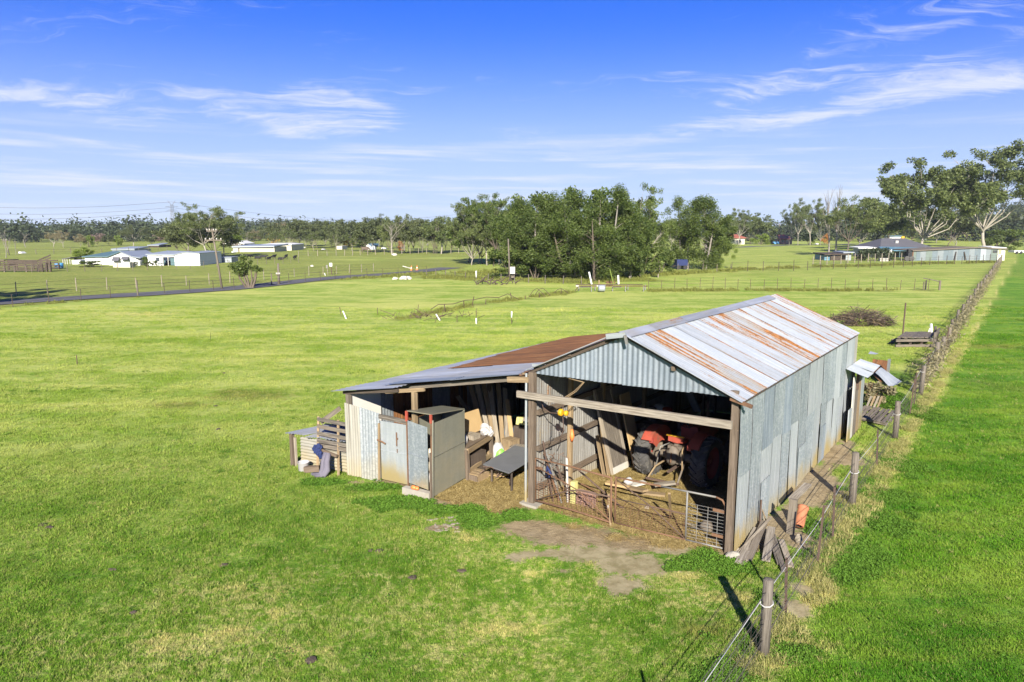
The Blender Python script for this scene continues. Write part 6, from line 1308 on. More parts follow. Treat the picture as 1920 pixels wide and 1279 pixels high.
# ------------------------------------------------------------------ gates across the opening
def gate_left():
    g = thing('rusty_gate', 'bent rusty mesh gate hung on the left post of the shed opening', 'gate', S(1.1, -.05))
    P = lambda u, z, dv=0: S(u, -.06 + dv + .05 * math.sin(u * 2), z)
    mb = MB(); mb.tube([P(.12, .12), P(.12, 1.16), P(1.1, 1.12), P(2.10, 1.10)], .022, 6); mb.tube([P(2.10, 1.12), P(2.12, .08)], .024, 6); mb.tube([P(2.12, .08), P(1.1, .10), P(.12, .12)], .02, 6); mb.build('frame', M['rust'], g, True)
    mb = MB(); mb.tube([P(.14, .14), P(1.0, .55), P(1.30, .62), P(2.1, .66)], .017, 5); mb.build('brace', M['rust_dark'], g, True)
    mb = MB(); mb.tube([P(.14, .95), P(1.2, .62), P(2.1, .12)], .015, 5); mb.build('brace', M['rust'], g, True)
    mb = MB()
    for k in range(9): z = .14 + .058 * k; mb.tube([P(.12, z), P(1.1, z - .01), P(2.12, z - .03)], .0055, 3, False)
    for k in range(15): u = .2 + .13 * k; mb.tube([P(u, .10), P(u, .62)], .005, 3, False)
    mb.build('mesh', M['rust'], g)['kind'] = 'stuff'
    mb = MB(); mb.box(P(.2, .93), (.22, .02, .06), U, V); mb.build('hinge_plate', M['rust'], g)
gate_left()
def gate_right():
    g = thing('farm_gate', 'grey and rust pipe gate with wire mesh across the right of the opening', 'gate', S(3.4, 0))
    P = lambda u, z: S(u, -.02 + .10 * (u - 2.2) / 2.4, z)
    mb = MB(); mb.tube([P(2.14, .95), P(2.2, 1.10), P(3.2, 1.10)], .021, 6); mb.build('top_rail', M['rust'], g, True)
    mb = MB(); mb.tube([P(3.2, 1.10), P(4.35, 1.10)], .022, 6); mb.build('top_rail', M['steel'], g, True)
    mb = MB(); mb.tube([P(4.35, 1.10), P(4.48, 1.06), P(4.54, .96), P(4.55, .5), P(4.55, .06)], .023, 6); mb.build('end_post', M['rust'], g, True)
    mb = MB(); mb.tube([P(3.76, 1.09), P(3.76, .05)], .021, 6); mb.build('upright', M['steel'], g, True)
    mb = MB(); mb.tube([P(3.76, .05), P(4.55, .05)], .02, 6); mb.build('bottom_rail', M['steel'], g, True)
    mb = MB(); mb.tube([P(2.16, .06), P(3.76, .05)], .02, 6); mb.build('bottom_rail', M['rust'], g, True)
    mb = MB(); mb.tube([P(2.17, .06), P(2.17, 1.12)], .022, 6); mb.build('upright', M['rust'], g, True)
    mb = MB(); mb.tube([P(2.2, 1.05), P(3.0, .60), P(3.74, .07)], .014, 5); mb.build('brace', M['rust_dark'], g, True)
    mb = MB(); mb.tube([P(2.18, .62), P(3.74, .60)], .013, 5); mb.build('mid_rail', M['rust_dark'], g, True)
    for z in (.30, .83): mb = MB(); mb.beam(P(4.30, z), P(4.54, z - .01), .03, .06); mb.build('hinge_plate', M['rust'], g)
    mb = MB()
    for k in range(11): z = .13 + .072 * k; mb.tube([P(3.78, z), P(4.53, z)], .006, 3, False)
    for u in (3.98, 4.2, 4.4): mb.tube([P(u, .06), P(u, .86)], .006, 3, False)
    mb.build('mesh', M['steel'], g)['kind'] = 'stuff'
    mb = MB()
    for k in range(11): z = .12 + .05 * k; mb.tube([P(2.18, z), P(3.75, z)], .0055, 3, False)
    for k in range(9): u = 2.3 + .17 * k; mb.tube([P(u, .06), P(u + .1, .60)], .005, 3, False)
    mb.build('mesh', M['rust'], g)['kind'] = 'stuff'
gate_right()
def gate_stakes():
    mb = MB(); mb.tube([S(2.12, -.12, 0), S(2.02, -.04, .70)], .025, 6); solo('wooden_stake', mb, 'wood_tan', 'tan stake holding the gates where they meet', 'stake', S(2.12, -.12))
gate_stakes()

# ------------------------------------------------------------------ boundary fence running past the shed
def boundary_fence():
    f = thing('boundary_fence', 'long post and wire fence with white cord between shed and right hand paddock', 'fence', S(6.2, 4))
    posts = [(6.29, -10.3, 1.2, .10), (6.29, -3.11, 1.24, .085), (6.16, 4.17, 1.30, .085), (6.13, 10.93, 1.20, .085), (6.01, 18.25, 1.18, .085), (5.95, 24.2, 1.35, .10), (5.92, 27.0, 1.25, .10), (5.8, 31.8, 1.2, .09)]
    v = 36.0; k = 0
    while v < 165: posts.append((5.62 - (v - 36) * .0105 + random.uniform(-.1, .1), v, 1.25 + random.uniform(-.12, .15) + max(0, (v - 60) * .004), .08 + .0003 * v)); v += random.uniform(3.2, 4.6) * (1 + v / 140); k += 1
    for i, (u, v, h, r) in enumerate(posts):
        z0 = float(hgt(*S(u, v)[:2])); mb = MB(); lean = np.array([random.uniform(-.03, .03), random.uniform(-.03, .03), 0]); b = S(u, v, z0 - .1)
        mb.tube([b, b + ZZ * (h * .5 + .1) + lean * .5, b + ZZ * (h + .09) + lean, b + ZZ * (h + .1) + lean], [r * 1.05, r, r * .95, r * .6], 8 if v < 30 else 5)
        mb.build('post', M['wood_grey'], f, True)
    pick = [(6.22, .55, 1.2), (6.25, -6.5, 1.15), (6.24, -1.7, 1.0), (6.22, 1.9, 1.15), (6.15, 7.6, 1.05), (6.1, 14.4, 1.3), (6.02, 16.3, 1.2), (5.98, 21.0, 1.1), (5.9, 29, 1.2), (5.86, 30.5, 1.3)]
    for u, v, h in pick:
        b = S(u, v, -.1); l = np.array([random.uniform(-.10, .10), random.uniform(-.06, .06), 0]); mb = MB(); mb.tube([b, b + ZZ * (h + .1) + l], .024, 4); mb.build('star_picket', M['rust_dark'], f)
    def top(i): u, v, h, r = posts[i]; return S(u - r, v, h + float(hgt(*S(u, v)[:2])))
    for hz in (.28, .55, .82, 1.05):
        mb = MB()
        for i in range(len(posts) - 1):
            (u0, v0, h0, _), (u1, v1, h1, _) = posts[i], posts[i + 1]; a, b = S(u0, v0, hz + float(hgt(*S(u0, v0)[:2]))), S(u1, v1, hz + float(hgt(*S(u1, v1)[:2])))
            mb.tube([a, (a + b) / 2 - ZZ * .03, b], .006 if v0 < 30 else .012, 3, False)
        mb.build('wire', M['wire'], f)
    mb = MB(); zc = [.86, .86, .84, .80, .95, 1.0, 1.0]
    for i in range(6):
        (u0, v0, _, r0), (u1, v1, _, r1) = posts[i], posts[i + 1]; mb.tube([S(u0 - r0, v0, zc[i]), S((u0 + u1) / 2 - .05, (v0 + v1) / 2, (zc[i] + zc[i + 1]) / 2 - .05), S(u1 - r1, v1, zc[i + 1])], .0075, 5, False)
    for i in (1, 2, 3, 4): u, v, _, r = posts[i]; mb.tube([S(u + math.cos(a) * (r + .012), v + math.sin(a) * (r + .012), zc[i] + .03 * math.sin(a)) for a in np.linspace(0, 6.28, 9)], .012, 4, False)
    mb.build('white_cord', M['rope'], f, True)
    # wire netting on the shed side of the posts
    mb = MB()
    for k in range(230): v = -8 + k * .30; u = 6.27 - (v + 3) * .012; j = random.uniform(-.03, .03); mb.tube([S(u, v, .02), S(u, v + j, .92)], .0024, 3, False)
    for z in (.12, .22, .34, .46, .6, .74, .90):
        mb.tube([S(6.27 - (v + 3) * .012, v, z + .02 * math.sin(v * 1.3 + z * 9)) for v in np.arange(-8, 61, 2.3)], .0026, 3, False)
    mb.build('netting', M['wire'], f)['kind'] = 'stuff'
boundary_fence()
def vines():
    # dry creeper hanging in the netting farther along
    R = np.random.default_rng(3); P = []
    for k in range(900):
        v = 19 + 120 * R.uniform(0, 1) ** 1.3; u = 6.25 - (v + 3) * .0118 + R.normal(0, .12); p = S(u, v); z = float(hgt(*p[:2]))
        P.append(clump(R, p + ZZ * (z + R.uniform(.1, 1.0)), .22 * (1 + v / 90), 9, .9))
    o = bpy.data.objects.new('fence_creeper', leaf_mesh('fence_creeper', sprays(R, np.concatenate(P), .075, 2.6, .3), M['leaf_pale'])); COL.objects.link(o); o['kind'] = 'stuff'; o['label'] = 'dry brown creeper tangled in the boundary fence'
vines()

# ------------------------------------------------------------------ round the shed
def side_shelter():
    s = thing('side_shelter', 'low tin animal shelter beside the left end of the wing', 'shelter', S(-6.1, -.9))
    for (u, v, h) in ((-6.90, -1.42, .92), (-6.85, -.2, .80), (-5.2, -.2, .85)):
        mb = MB(); mb.beam(S(u, v, -.05), S(u, v, h), .10, .10, V); mb.build('post', M['wood_brown'], s)
    mb = MB(); mb.beam(S(-6.78, -1.40, 0), S(-6.80, -1.40, .82), .06, .05, V); mb.build('post', M['wood_pale'], s)
    mb = MB(); mb.beam(S(-5.95, -1.18, .0), S(-6.12, -1.18, .86), .05, .07, V); mb.build('post', M['wood_pale'], s)
    mb = MB()
    mb.corr(S(-6.82, -1.22, .02), S(-6.82, -1.20, .80), S(-5.15, -1.0, .02), S(-5.15, -.98, .80), 9, .014, -NV, 6, 1); mb.build('back_sheet', M['galv_cream'], s, True)['rust'] = -.3
    for i, (a, b) in enumerate(((-7.05, -6.4), (-6.45, -5.85), (-5.9, -5.15))):
        mb = MB(); mb.corr(S(a, -1.55 + .18 * i, .93 - .03 * i), S(b, -1.42 + .22 * i, .93 - .03 * i), S(a, -.05, .86 + .02 * i), S(b, -.05, .87), 7, .012, (0, 0, 1), 6, 3, .012); mb.build('roof_sheet', M['galv_lean'], s, True)['rust'] = [-.1, .0, -.05][i]
    for k in range(6):
        a, b = S(random.uniform(-6.6, -6.0), random.uniform(-.8, -.2), .96 + .02 * k), S(random.uniform(-5.8, -5.2), random.uniform(-.7, -.1), .97 + .03 * k); mb = MB(); mb.beam(a, b, .07, .03); mb.build('roof_batten', M[['wood_dark', 'white_dirty', 'wood_dark', 'rust_dark', 'wood_pale', 'navy'][k]], s)
    r = thing('wooden_rack', 'weathered wooden rack of slats leaning between the low shelter and the wing', 'rack', S(-5.6, -1.3))
    for a, b in ((S(-5.90, -1.42, 0), S(-6.22, -1.05, 1.42)), (S(-5.22, -1.30, 0), S(-5.52, -.98, 1.42))): mb = MB(); mb.beam(a, b, .06, .05); mb.build('stile', M['wood_tan'], r)
    for k, z in enumerate((.70, .82, 1.0, 1.18, 1.36)):
        t = z / 1.42; mb = MB(); mb.beam(S(-5.90 - .32 * t + .0, -1.42 + .37 * t - .03, z), S(-5.05 - .05 * t, -1.20 + .2 * t, z - .01), .03, .10); mb.build('slat', M['wood_grey'], r)
    mb = MB(); mb.beam(S(-6.2, -1.0, 1.25), S(-5.85, -.6, 1.62), .05, .12); mb.build('loose_slat', M['wood_grey'], r)
    mb = MB(); mb.beam(S(-5.95, -1.30, .62), S(-5.25, -1.30, .55), .05, .07); mb.build('brace', M['wood_brown'], r)
    random.seed(9)
    mb = MB(); mb.lathe(S(-6.33, -1.52, 0), [(0, .01), (.12, .0), (.14, .02), (.155, .24), (.165, .25), (.15, .25), (.13, .04), (0, .03)], 14); solo('bucket', mb, 'plastic_white', 'small off white bucket standing before the low tin shelter', 'bucket', S(-6.33, -1.52), None, True)
    mb = MB(); d = nrm(U + V * .4); mb.beam(S(-6.18, -1.62, .09), S(-5.86, -1.38, .12), .14, .15); solo('timber_block', mb, 'wood_brown', 'brown timber block lying beside the off white bucket', 'block', S(-6.0, -1.5))
    mb = MB(); pts = [(-5.60, -1.36, .60), (-5.58, -1.44, .38), (-5.56, -1.50, .18), (-5.62, -1.58, .05), (-5.85, -1.66, .03)]
    for k in range(4):
        mb.tube([S(u + .035 * k * (1 if z > .2 else 1.6), v + random.uniform(-.02, .02), z + random.uniform(-.01, .01)) for u, v, z in pts], [.07, .08, .08, .07, .05], 7)
    solo('grey_cloth', mb, 'cloth_grey', 'grey mauve cloth hanging off the wooden rack to the grass', 'cloth', S(-5.6, -1.4), None, True)
    mb = MB()
    for k in range(6): mb.blob(S(-5.86 + random.uniform(-.07, .07), -1.42 + random.uniform(-.05, .05), .58 + random.uniform(-.12, .12)), (.08, .06, .10), 8, 6, .3)
    solo('blue_cloth', mb, 'navy', 'bundled dark blue cloth caught on the left stile of the wooden rack', 'cloth', S(-5.86, -1.42, .5))
side_shelter()

def plank(a, b, w, t, mat, label, group=None, up=(0, 0, 1), name='board'):
    mb = MB(); mb.beam(a, b, w, t, up); return solo(name, mb, mat, label, 'board', a, group)
def corner_pile():
    sp = [((1385, 1062), (1420, 1005), .17, 'wood_pale', 'broad grey board lowest at the shed corner, leftmost of the heap', .12), ((1402, 1055), (1432, 1000), .14, 'wood_grey', 'grey board second from the left in the heap at the shed corner', .22),
          ((1436, 1055), (1445, 1010), .16, 'wood_pale', 'short pale board in the middle of the heap at the shed corner', .2), ((1462, 1062), (1440, 1012), .10, 'wood_grey', 'grey board pointing to the fence in the corner heap', .12),
          ((1470, 1075), (1448, 1015), .10, 'wood_grey', 'longest thin board in the corner heap', .10), ((1482, 1066), (1464, 1022), .12, 'wood_pale', 'rightmost pale board of the corner heap', .06)]
    for i, ((x0, y0), (x1, y1), w, m, l, h) in enumerate(sp): a, b = G(x0, y0), G(x1, y1, 0); plank(a + ZZ * .04, b + ZZ * (.05 + h), w, .04, m, l)
    a = G(1385, 1040); plank(a + ZZ * .05, G(1443, 1000) + ZZ * .35, .04, .04, 'wood_pale', 'pale batten laid across the corner heap')
    mb = MB(); mb.tube([G(1424, 1000), G(1424, 1000) + ZZ * .75], .02, 5); solo('iron_stake', mb, 'rust_dark', 'dark iron stake standing against the wall at the corner heap', 'stake', G(1424, 1000))
    mb = MB(); mb.tube([G(1450, 1012), G(1426, 985) + ZZ * .4], .015, 5); solo('thin_stick', mb, 'wood_tan', 'thin stick leaning by the dark iron stake', 'stick', G(1450, 1012))
    b = G(1482, 1001); X = nrm(U); plank(b, b + ZZ * .78 + U * .02, .16, .07, 'wood_grey', 'short upright slab post beside the terracotta pipe', None, V, 'slab_post')
    plank(G(1483, 972) + ZZ * .45, G(1502, 948) + ZZ * .55 + U * .12, .17, .05, 'wood_pale', 'pale board resting across the short upright slab')
    c = G(1497, 997); p = thing('terracotta_pipe', 'orange terracotta drain pipe leaning on the upright slab by the fence', 'pipe', c)
    a, b = c + ZZ * .12 + V * .0, c + ZZ * .42 + V * .28; d = nrm(b - a); x = nrm(np.cross(d, U)); y = np.cross(d, x)
    mb = MB(); mb.lathe(a, [(.068, .01), (.10, 0), (.105, .02), (.105, .40), (.12, .41), (.12, .47), (.08, .47), (.075, .3)], 18, x, y, d); mb.build('barrel', M['terracotta'], p, True)
    mb = MB(); mb.lathe(a, [(.072, .015), (.07, .3), (0, .3)], 14, x, y, d); mb.build('bore', M['black'], p, True)
    random.seed(6); c = G(1497, 1018); mb = MB(); mb.blob(c + ZZ * .09, (.08, .07, .11), 9, 7, .2); solo('stone', mb, 'stone', 'pale stone on the grass below the terracotta pipe', 'stone', c)
    mb = MB()
    for i in range(34): q = G(random.uniform(1380, 1410), random.uniform(1030, 1058)); mb.blob(q + ZZ * .02, random.uniform(.02, .055), 6, 4, .3)
    o = mb.build('rubble', M['stone']); o['kind'] = 'stuff'; o['label'] = 'pale rubble at the foot of the shed corner'
    mb = MB()
    for i in range(26): q = G(random.uniform(803, 862), random.uniform(970, 998)); mb.blob(q - ZZ * .005, (random.uniform(.03, .09), random.uniform(.03, .07), random.uniform(.015, .03)), 7, 4, .3)
    o = mb.build('stone_scatter', M['stone']); o['kind'] = 'stuff'; o['label'] = 'flat stones showing through the grass before the cabinet'
    mb = MB(); mb.tube([G(1413, 905) + ZZ * .02, G(1500, 860) + ZZ * .1, G(1580, 830) + ZZ * .02], .012, 4)
corner_pile()
def back_scrap():
    # grey pallet and loose tin beyond the closet
    p = thing('broken_pallet', 'broken grey pallet lying tilted in the grass behind the shed', 'pallet', G(1640, 790))
    c = G(1640, 790); X = nrm(U + V * -.2); Y = nrm(np.cross(ZZ, X))
    for k in range(7): mb = MB(); mb.beam(c + X * (k * .15 - .5) - Y * .5 + ZZ * (.12 + .02 * (k % 2)), c + X * (k * .15 - .5) + Y * .55 + ZZ * (.35 + .02 * (k % 2)), .11, .02); mb.build('slat', M['wood_grey'], p)
    for s in (-.45, .0, .5): mb = MB(); mb.beam(c - X * .55 + Y * s + ZZ * (.18 + s * .1), c + X * .55 + Y * s + ZZ * (.14 + s * .1), .05, .09); mb.build('bearer', M['wood_grey'], p)
    for k in range(4): a = G(1622 + 7 * k, 772); plank(a + ZZ * .05, a + V * .4 + U * .1 + ZZ * .5, .06, .03, 'wood_tan' if k % 2 else 'wood_pale', ['first', 'second', 'third', 'last'][k] + ' of the short palings propped behind the shed closet', 'palings behind the closet')
    t = thing('bent_tin', 'bent pale roofing sheet lying folded in the grass behind the shed', 'metal sheet', G(1660, 722))
    a, b, c_, d = G(1640, 716) + ZZ * .35, G(1645, 722) + ZZ * .30, G(1690, 726) + ZZ * .28, G(1650, 712) + ZZ * .55
    mb = MB(); mb.corr(a, d, G(1668, 727) + ZZ * .05, c_, 9, .02, (0, 0, 1), 5, 4, .03); mb.build('sheet', M['galv_roof'], t, True)['rust'] = -.35
    mb = MB(); mb.corr(G(1632, 712) + ZZ * .30, G(1652, 722) + ZZ * .1, G(1634, 704) + ZZ * .75, G(1668, 706) + ZZ * .7, 8, .02, (0, -1, 0), 5, 2); solo('rusty_tin', mb, 'rust_sheet', 'rusty corrugated sheet standing on edge behind the bent pale sheet', 'metal sheet', G(1650, 722))
    mb = MB(); mb.corr(G(1660, 716), G(1666, 716), G(1661, 716) + ZZ * 1.0, G(1667, 716) + ZZ * 1.0, 3, .03, (0, -1, 0), 6); solo('tin_strip', mb, 'galv_pale', 'short upright strip of tin at the end of the rusty sheet', 'metal sheet', G(1663, 716))
    a = G(1625, 700); mb = MB(); mb.quad(a + ZZ * .9, a + U * .3 + ZZ * .9, G(1645, 695) + ZZ * .8, a + V * .5 + ZZ * .95); solo('tin_corner', mb, 'galv_pale', 'pointed corner of pale tin sticking out past the closet roof', 'metal sheet', a)
    R = np.random.default_rng(14); P = []
    c = G(1632, 755)
    for k in range(18): P.append(clump(R, c + np.array([R.normal(0, .30), R.normal(0, .45), R.uniform(.15, .75)]), .20, 60, .9))
    s = thing('weed_bush', 'yellow brown weedy bush growing against the back of the shed', 'bush', c)
    o = bpy.data.objects.new('foliage', leaf_mesh('foliage', sprays(R, np.concatenate(P) - c, .09, 2.0, 0), M['leaf_yellow'])); COL.objects.link(o); o.parent = s; o.material_slots[0].link = 'OBJECT'; o.material_slots[0].material = M['leaf_pale']
    mb = MB()
    for k in range(14): mb.tube([c + np.array([R.normal(0, .15), R.normal(0, .2), 0]), c + np.array([R.normal(0, .35), R.normal(0, .5), R.uniform(.5, .95)])], .01, 3, False)
    mb.build('stems', M['rust'], s)
back_scrap()

def loading_ramp():
    r = thing('timber_ramp', 'old grey timber loading deck of loose planks beside the boundary fence', 'ramp', G(1718, 650))
    a, b, c, d = G(1681, 651), G(1752, 651), G(1758, 640), G(1694, 640); z = .52
    X = nrm(b - a); Yv = nrm(d - a + X * 0); L = np.linalg.norm(b - a)
    fr = lambda s, t: a * (1 - s) * (1 - t) + b * s * (1 - t) + d * (1 - s) * t + c * s * t
    n = 11
    for k in range(n):
        s = (k + .5) / n; mb = MB(); j = random.uniform(-.02, .02); mb.beam(fr(s + j, -.02) + ZZ * (z + random.uniform(-.02, .04)), fr(s + .04 + j, 1.02) + ZZ * (z + random.uniform(-.02, .04)), L / n * .78, .06); mb.build('plank', M['wood_grey'], r)
    for zz in (.38, .08): mb = MB(); mb.beam(fr(-.03, -.02) + ZZ * zz, fr(1.02, -.02) + ZZ * (zz + .02), .08, .14); mb.build('side_rail', M['wood_grey'], r)
    mb = MB(); mb.beam(fr(-.02, 1.0) + ZZ * .38, fr(1.0, 1.0) + ZZ * .38, .08, .14); mb.build('side_rail', M['wood_dark'], r)
    for s in (.05, .35, .65, .98):
        for t in (.05, .95): mb = MB(); mb.beam(fr(s, t), fr(s, t) + ZZ * .45, .12, .12, V); mb.build('leg', M['wood_dark'], r)
    mb = MB(); mb.beam(fr(1.0, -.05), fr(1.0, -.05) + ZZ * .85, .14, .12, V); mb.build('corner_post', M['wood_grey'], r)
    mb = MB(); mb.beam(fr(1.0, .0) + ZZ * .72, fr(1.02, 1.0) + ZZ * .75, .10, .10); mb.build('end_rail', M['wood_grey'], r)
    for k, (x, y, l) in enumerate(((1672, 640, 'loose grey pole on the grass left of the loading deck'), (1668, 645, 'second loose pole on the grass left of the loading deck'))):
        mb = MB(); mb.tube([G(x, y) + ZZ * .08, G(x + 34, y - 1) + ZZ * .2], .06, 6); solo('loose_pole', mb, 'wood_grey', l, 'pole', G(x, y))
loading_ramp()
def stakes():
    def st(x, by, ty, r, mat, label, lean=0.0, name='star_picket', whitetop=None, group=None, far=0.):
        g = G(x, by); z0 = float(hgt(g[0], g[1])); h = zat(g[1], ty) - z0; b = np.array([g[0], g[1], z0 - .1])
        top = b + ZZ * (h + .1) + np.array([lean * h, far * h, 0])
        if whitetop:
            t = thing(name, label, 'stake', b); mb = MB(); mb.tube([b, top], r * .6, 5); mb.build('picket', M[mat], t)
            a0, a1 = whitetop; mb = MB(); mb.tube([b + (top - b) * a0, b + (top - b) * a1], r * 1.3, 6); mb.build('white_sleeve', M['white'], t, True)
        else: mb = MB(); mb.tube([b, top], r, 5); solo(name, mb, mat, label, 'stake', b, group)
    st(1692, 634, 568, .045, 'rust_dark', 'tall dark picket in the grass near the loading deck', .01)
    st(1747, 640, 607, .07, 'white', 'leaning white marker post behind the loading deck', -.12, 'marker_post'); st(1735, 640, 616, .03, 'white', 'thin white stick behind the loading deck', .25, 'marker_stick')
    st(1752, 640, 612, .08, 'wood_grey', 'stout grey post behind the loading deck', 0, 'wooden_post')
    st(145, 685, 666, .022, 'rust_dark', 'lone dark picket standing in the open paddock at the left'); st(395, 640, 623, .012, 'leaf_dark', 'single thin weed stalk standing in the paddock', .0, 'weed_stalk')
    st(640, 592, 576, .025, 'rust_dark', 'thin dark picket beside the leaning white marker', -.15); st(650, 597, 583, .05, 'white', 'leaning white marker post left in the paddock', -.45, 'marker_post')
    st(708, 590, 577, .022, 'rust_dark', 'thin picket between the two leaning white markers'); st(783, 588, 571, .025, 'rust_dark', 'picket on the weedy mound', .1)
    st(814, 604, 590, .02, 'rust_dark', 'slanting picket under the fallen white marker', .6); st(826, 600, 589, .05, 'white', 'toppled white marker post near the weedy mound', -.7, 'marker_post')
    st(857, 604, 590, .025, 'rust_dark', 'short dark picket right of the toppled marker')
    st(893, 607, 583, .04, 'rust_dark', 'picket with white lower sleeve, left of the pair behind the shed', 0, 'sleeved_picket', (.02, .5)); st(959, 607, 584, .04, 'rust_dark', 'picket with white upper sleeve, right of the pair behind the shed', .02, 'sleeved_picket', (.55, 1.0))
    st(893, 530, 508, .07, 'wood_grey', 'grey post with white upper sleeve in front of the tall clump', 0, 'sleeved_post', (.5, 1.0))
    st(1110, 534, 510, .11, 'white', 'leaning white post behind the feeder frame, left', -.25, 'marker_post'); st(1160, 534, 516, .12, 'white', 'white post behind the feeder frame, right', -.08, 'marker_post'); st(1152, 538, 505, .07, 'leaf_bright', 'tall leaning yellow green pole behind the feeder frame', -.28, 'marker_pole')
    st(1123, 536, 525, .08, 'wood_tan', 'short tan post behind the feeder frame', 0, 'wooden_post'); st(1180, 527, 518, .09, 'wood_pale', 'pale post at the foot of the she-oaks', 0, 'wooden_post'); st(1234, 520, 513, .09, 'wood_pale', 'pale post in the scrub right of the clump', 0, 'wooden_post')
stakes()
def mound_and_fence():
    R = np.random.default_rng(4)
    f = thing('broken_wire_fence', 'sagging broken wire fence trailing across the paddock to the feeder frame', 'fence', G(880, 575))
    pts = [(835, 585, 571), (870, 577, 563), (885, 574, 556), (910, 570, 561), (960, 563, 549), (985, 560, 555), (1012, 557, 548), (1052, 551, 542)]
    for x, by, ty in pts:
        g = G(x, by); h = zat(g[1], ty); z = float(hgt(g[0], g[1])); mb = MB(); mb.tube([g + ZZ * (z - .05), g + ZZ * h + (R.normal(0, .1), 0, 0)], .035, 4); mb.build('picket', M['rust_dark'], f)
    mb = MB(); q = [(808, 580), (822, 571), (850, 570), (872, 563), (890, 562), (912, 557), (935, 558), (952, 551), (974, 562)]; base = [584, 582, 580, 577, 573, 570, 566, 563, 562]
    mb.tube([np.array([*G(x, b)[:2], zat(G(x, b)[1], t)]) for (x, t), b in zip(q, base)], .03, 4, False); mb.build('wire', M['rust_dark'], f)
    mb = MB()
    for x0, b0, t0 in ((1005, 557, 541), (1015, 555, 540), (1050, 551, 541)):
        g = G(x0, b0); h = zat(g[1], t0); mb.tube([g + (-.7, 0, 0), g + (-.25, 0, h * .8), g + (.1, 0, h), g + (.5, 0, h * .6), g + (.9, 0, .05)], .028, 4, False)
    mb.build('wire_loops', M['rust_dark'], f)
    c = G(800, 595); mb = MB()
    for k in range(50): p = c + np.array([R.normal(0, 1.6), R.normal(0, .8), .05]); e = p + np.array([R.normal(0, .5), R.normal(0, .3), R.uniform(.05, .5)]); mb.tube([p, e], .02, 3, False)
    solo('stick_heap', mb, 'rust_dark', 'low heap of brown sticks and dead weeds in the paddock', 'sticks', c)
mound_and_fence()
def brush_pile():
    R = np.random.default_rng(12); c = G(1614, 607); c[2] = float(hgt(c[0], c[1])); b = thing('brush_pile', 'heaped pile of cut brown branches in the paddock behind the shed', 'branch pile', c)
    for part, n, r, mt in (('branches', 90, .035, 'wood_brown'), ('twigs', 620, .014, 'wood_dark'), ('pale_twigs', 150, .016, 'wood_tan')):
        mb = MB()
        for k in range(n):
            a = R.uniform(0, 6.28); q = 2.1 * math.sqrt(R.uniform()); z = max(.03, (1.25 * (1 - (q / 2.4) ** 1.6)) * R.uniform(.1, 1)); p = c + np.array([math.cos(a) * q, math.sin(a) * q * .8, z]); d = R.normal(0, 1, 3); d[2] = abs(d[2]) * .35 if part != 'branches' else d[2] * .25; d = nrm(d) * R.uniform(.25, .8)
            p0, p1 = p - d, p + d; p0[2] = max(c[2] + .02, p0[2]); mb.tube([p0, (p0 + p1) / 2 + R.normal(0, .06, 3), p1], [r, r * .8, r * .4], 3, False)
        mb.build(part, M[mt], b)
    P = [clump(R, np.array([R.normal(0, .8), R.normal(-.8, .4), R.uniform(.1, .5)]), .3, 40, .8) for k in range(9)]
    o = bpy.data.objects.new('leaves', leaf_mesh('leaves', sprays(R, np.concatenate(P), .12, 1.6, 0), M['leaf_bright'])); COL.objects.link(o); o.parent = b
brush_pile()
def feeder():
    f = thing('feeder_frame', 'low rusty pipe cattle feeder frame on legs in the middle field', 'feeder', G(1148, 546))
    y = G(1148, 546)[1]
    X = lambda px: (px - 960) / FPX * y
    z = zat(y, 536.5)
    mb = MB(); mb.tube([(X(1083), y, z), (X(1214), y, z)], .055, 6); mb.build('top_rail', M['rust'], f, True)
    mb = MB(); mb.tube([(X(1083), y + 2.2, z), (X(1212), y + 2.2, z)], .05, 6); mb.build('top_rail', M['rust_dark'], f, True)
    mb = MB(); mb.tube([(X(1085), y, z), (X(1077), y - .6, .05)], .05, 5); mb.build('leg', M['rust_dark'], f)
    for px, dy in ((1087, 1), (1109, 0), (1119, 1.5), (1139, 2), (1150, .5), (1173, 0), (1182, 1.6), (1207, 0), (1216, 1.8)): mb = MB(); mb.tube([(X(px), y + dy, -.05), (X(px), y + dy, z)], .06, 5); mb.build('leg', M['steel'], f)
    for a, b, dy in ((1089, 1110, .3), (1151, 1166, .3)): mb = MB(); mb.beam((X(a), y + dy, z - .12), (X(b), y + dy, z - .10), .12, .10); mb.build('trough_board', M['white'], f)
    for px in (1082, 1121): mb = MB(); mb.box((X(px), y - .1, z + .03), (.3, .2, .12)); mb.build('cap', M['white_dirty'], f)
    mb = MB(); mb.lathe((X(1127), y - .6, .36), [(0, -.35), (.34, -.35), (.36, -.1), (.36, .25), (.30, .35), (0, .35)], 14, (0, 1, 0), (0, 0, 1), (1, 0, 0)); solo('drum', mb, 'roof_silver', 'pale grey drum lying under the cattle feeder frame', 'drum', (X(1127), y - .6, 0), None, True)
    t = thing('wire_trolley', 'rusty mesh trolley behind the feeder frame', 'trolley', G(1144, 536)); y2 = G(1144, 536)[1]; X2 = lambda px: (px - 960) / FPX * y2
    mb = MB(); zt = zat(y2, 527)
    for a in np.linspace(1137, 1153, 9): mb.tube([(X2(a), y2, .2), (X2(a), y2, zt)], .02, 3, False)
    for zz in np.linspace(.3, zt, 4): mb.tube([(X2(1137), y2, zz), (X2(1153), y2, zz)], .02, 3, False)
    mb.build('mesh_side', M['rust'], t)
    mb = MB(); mb.box(((X2(1137) + X2(1153)) / 2, y2 + .5, .35), (X2(1153) - X2(1137), 1.0, .08)); mb.build('deck', M['rust'], t)
feeder()

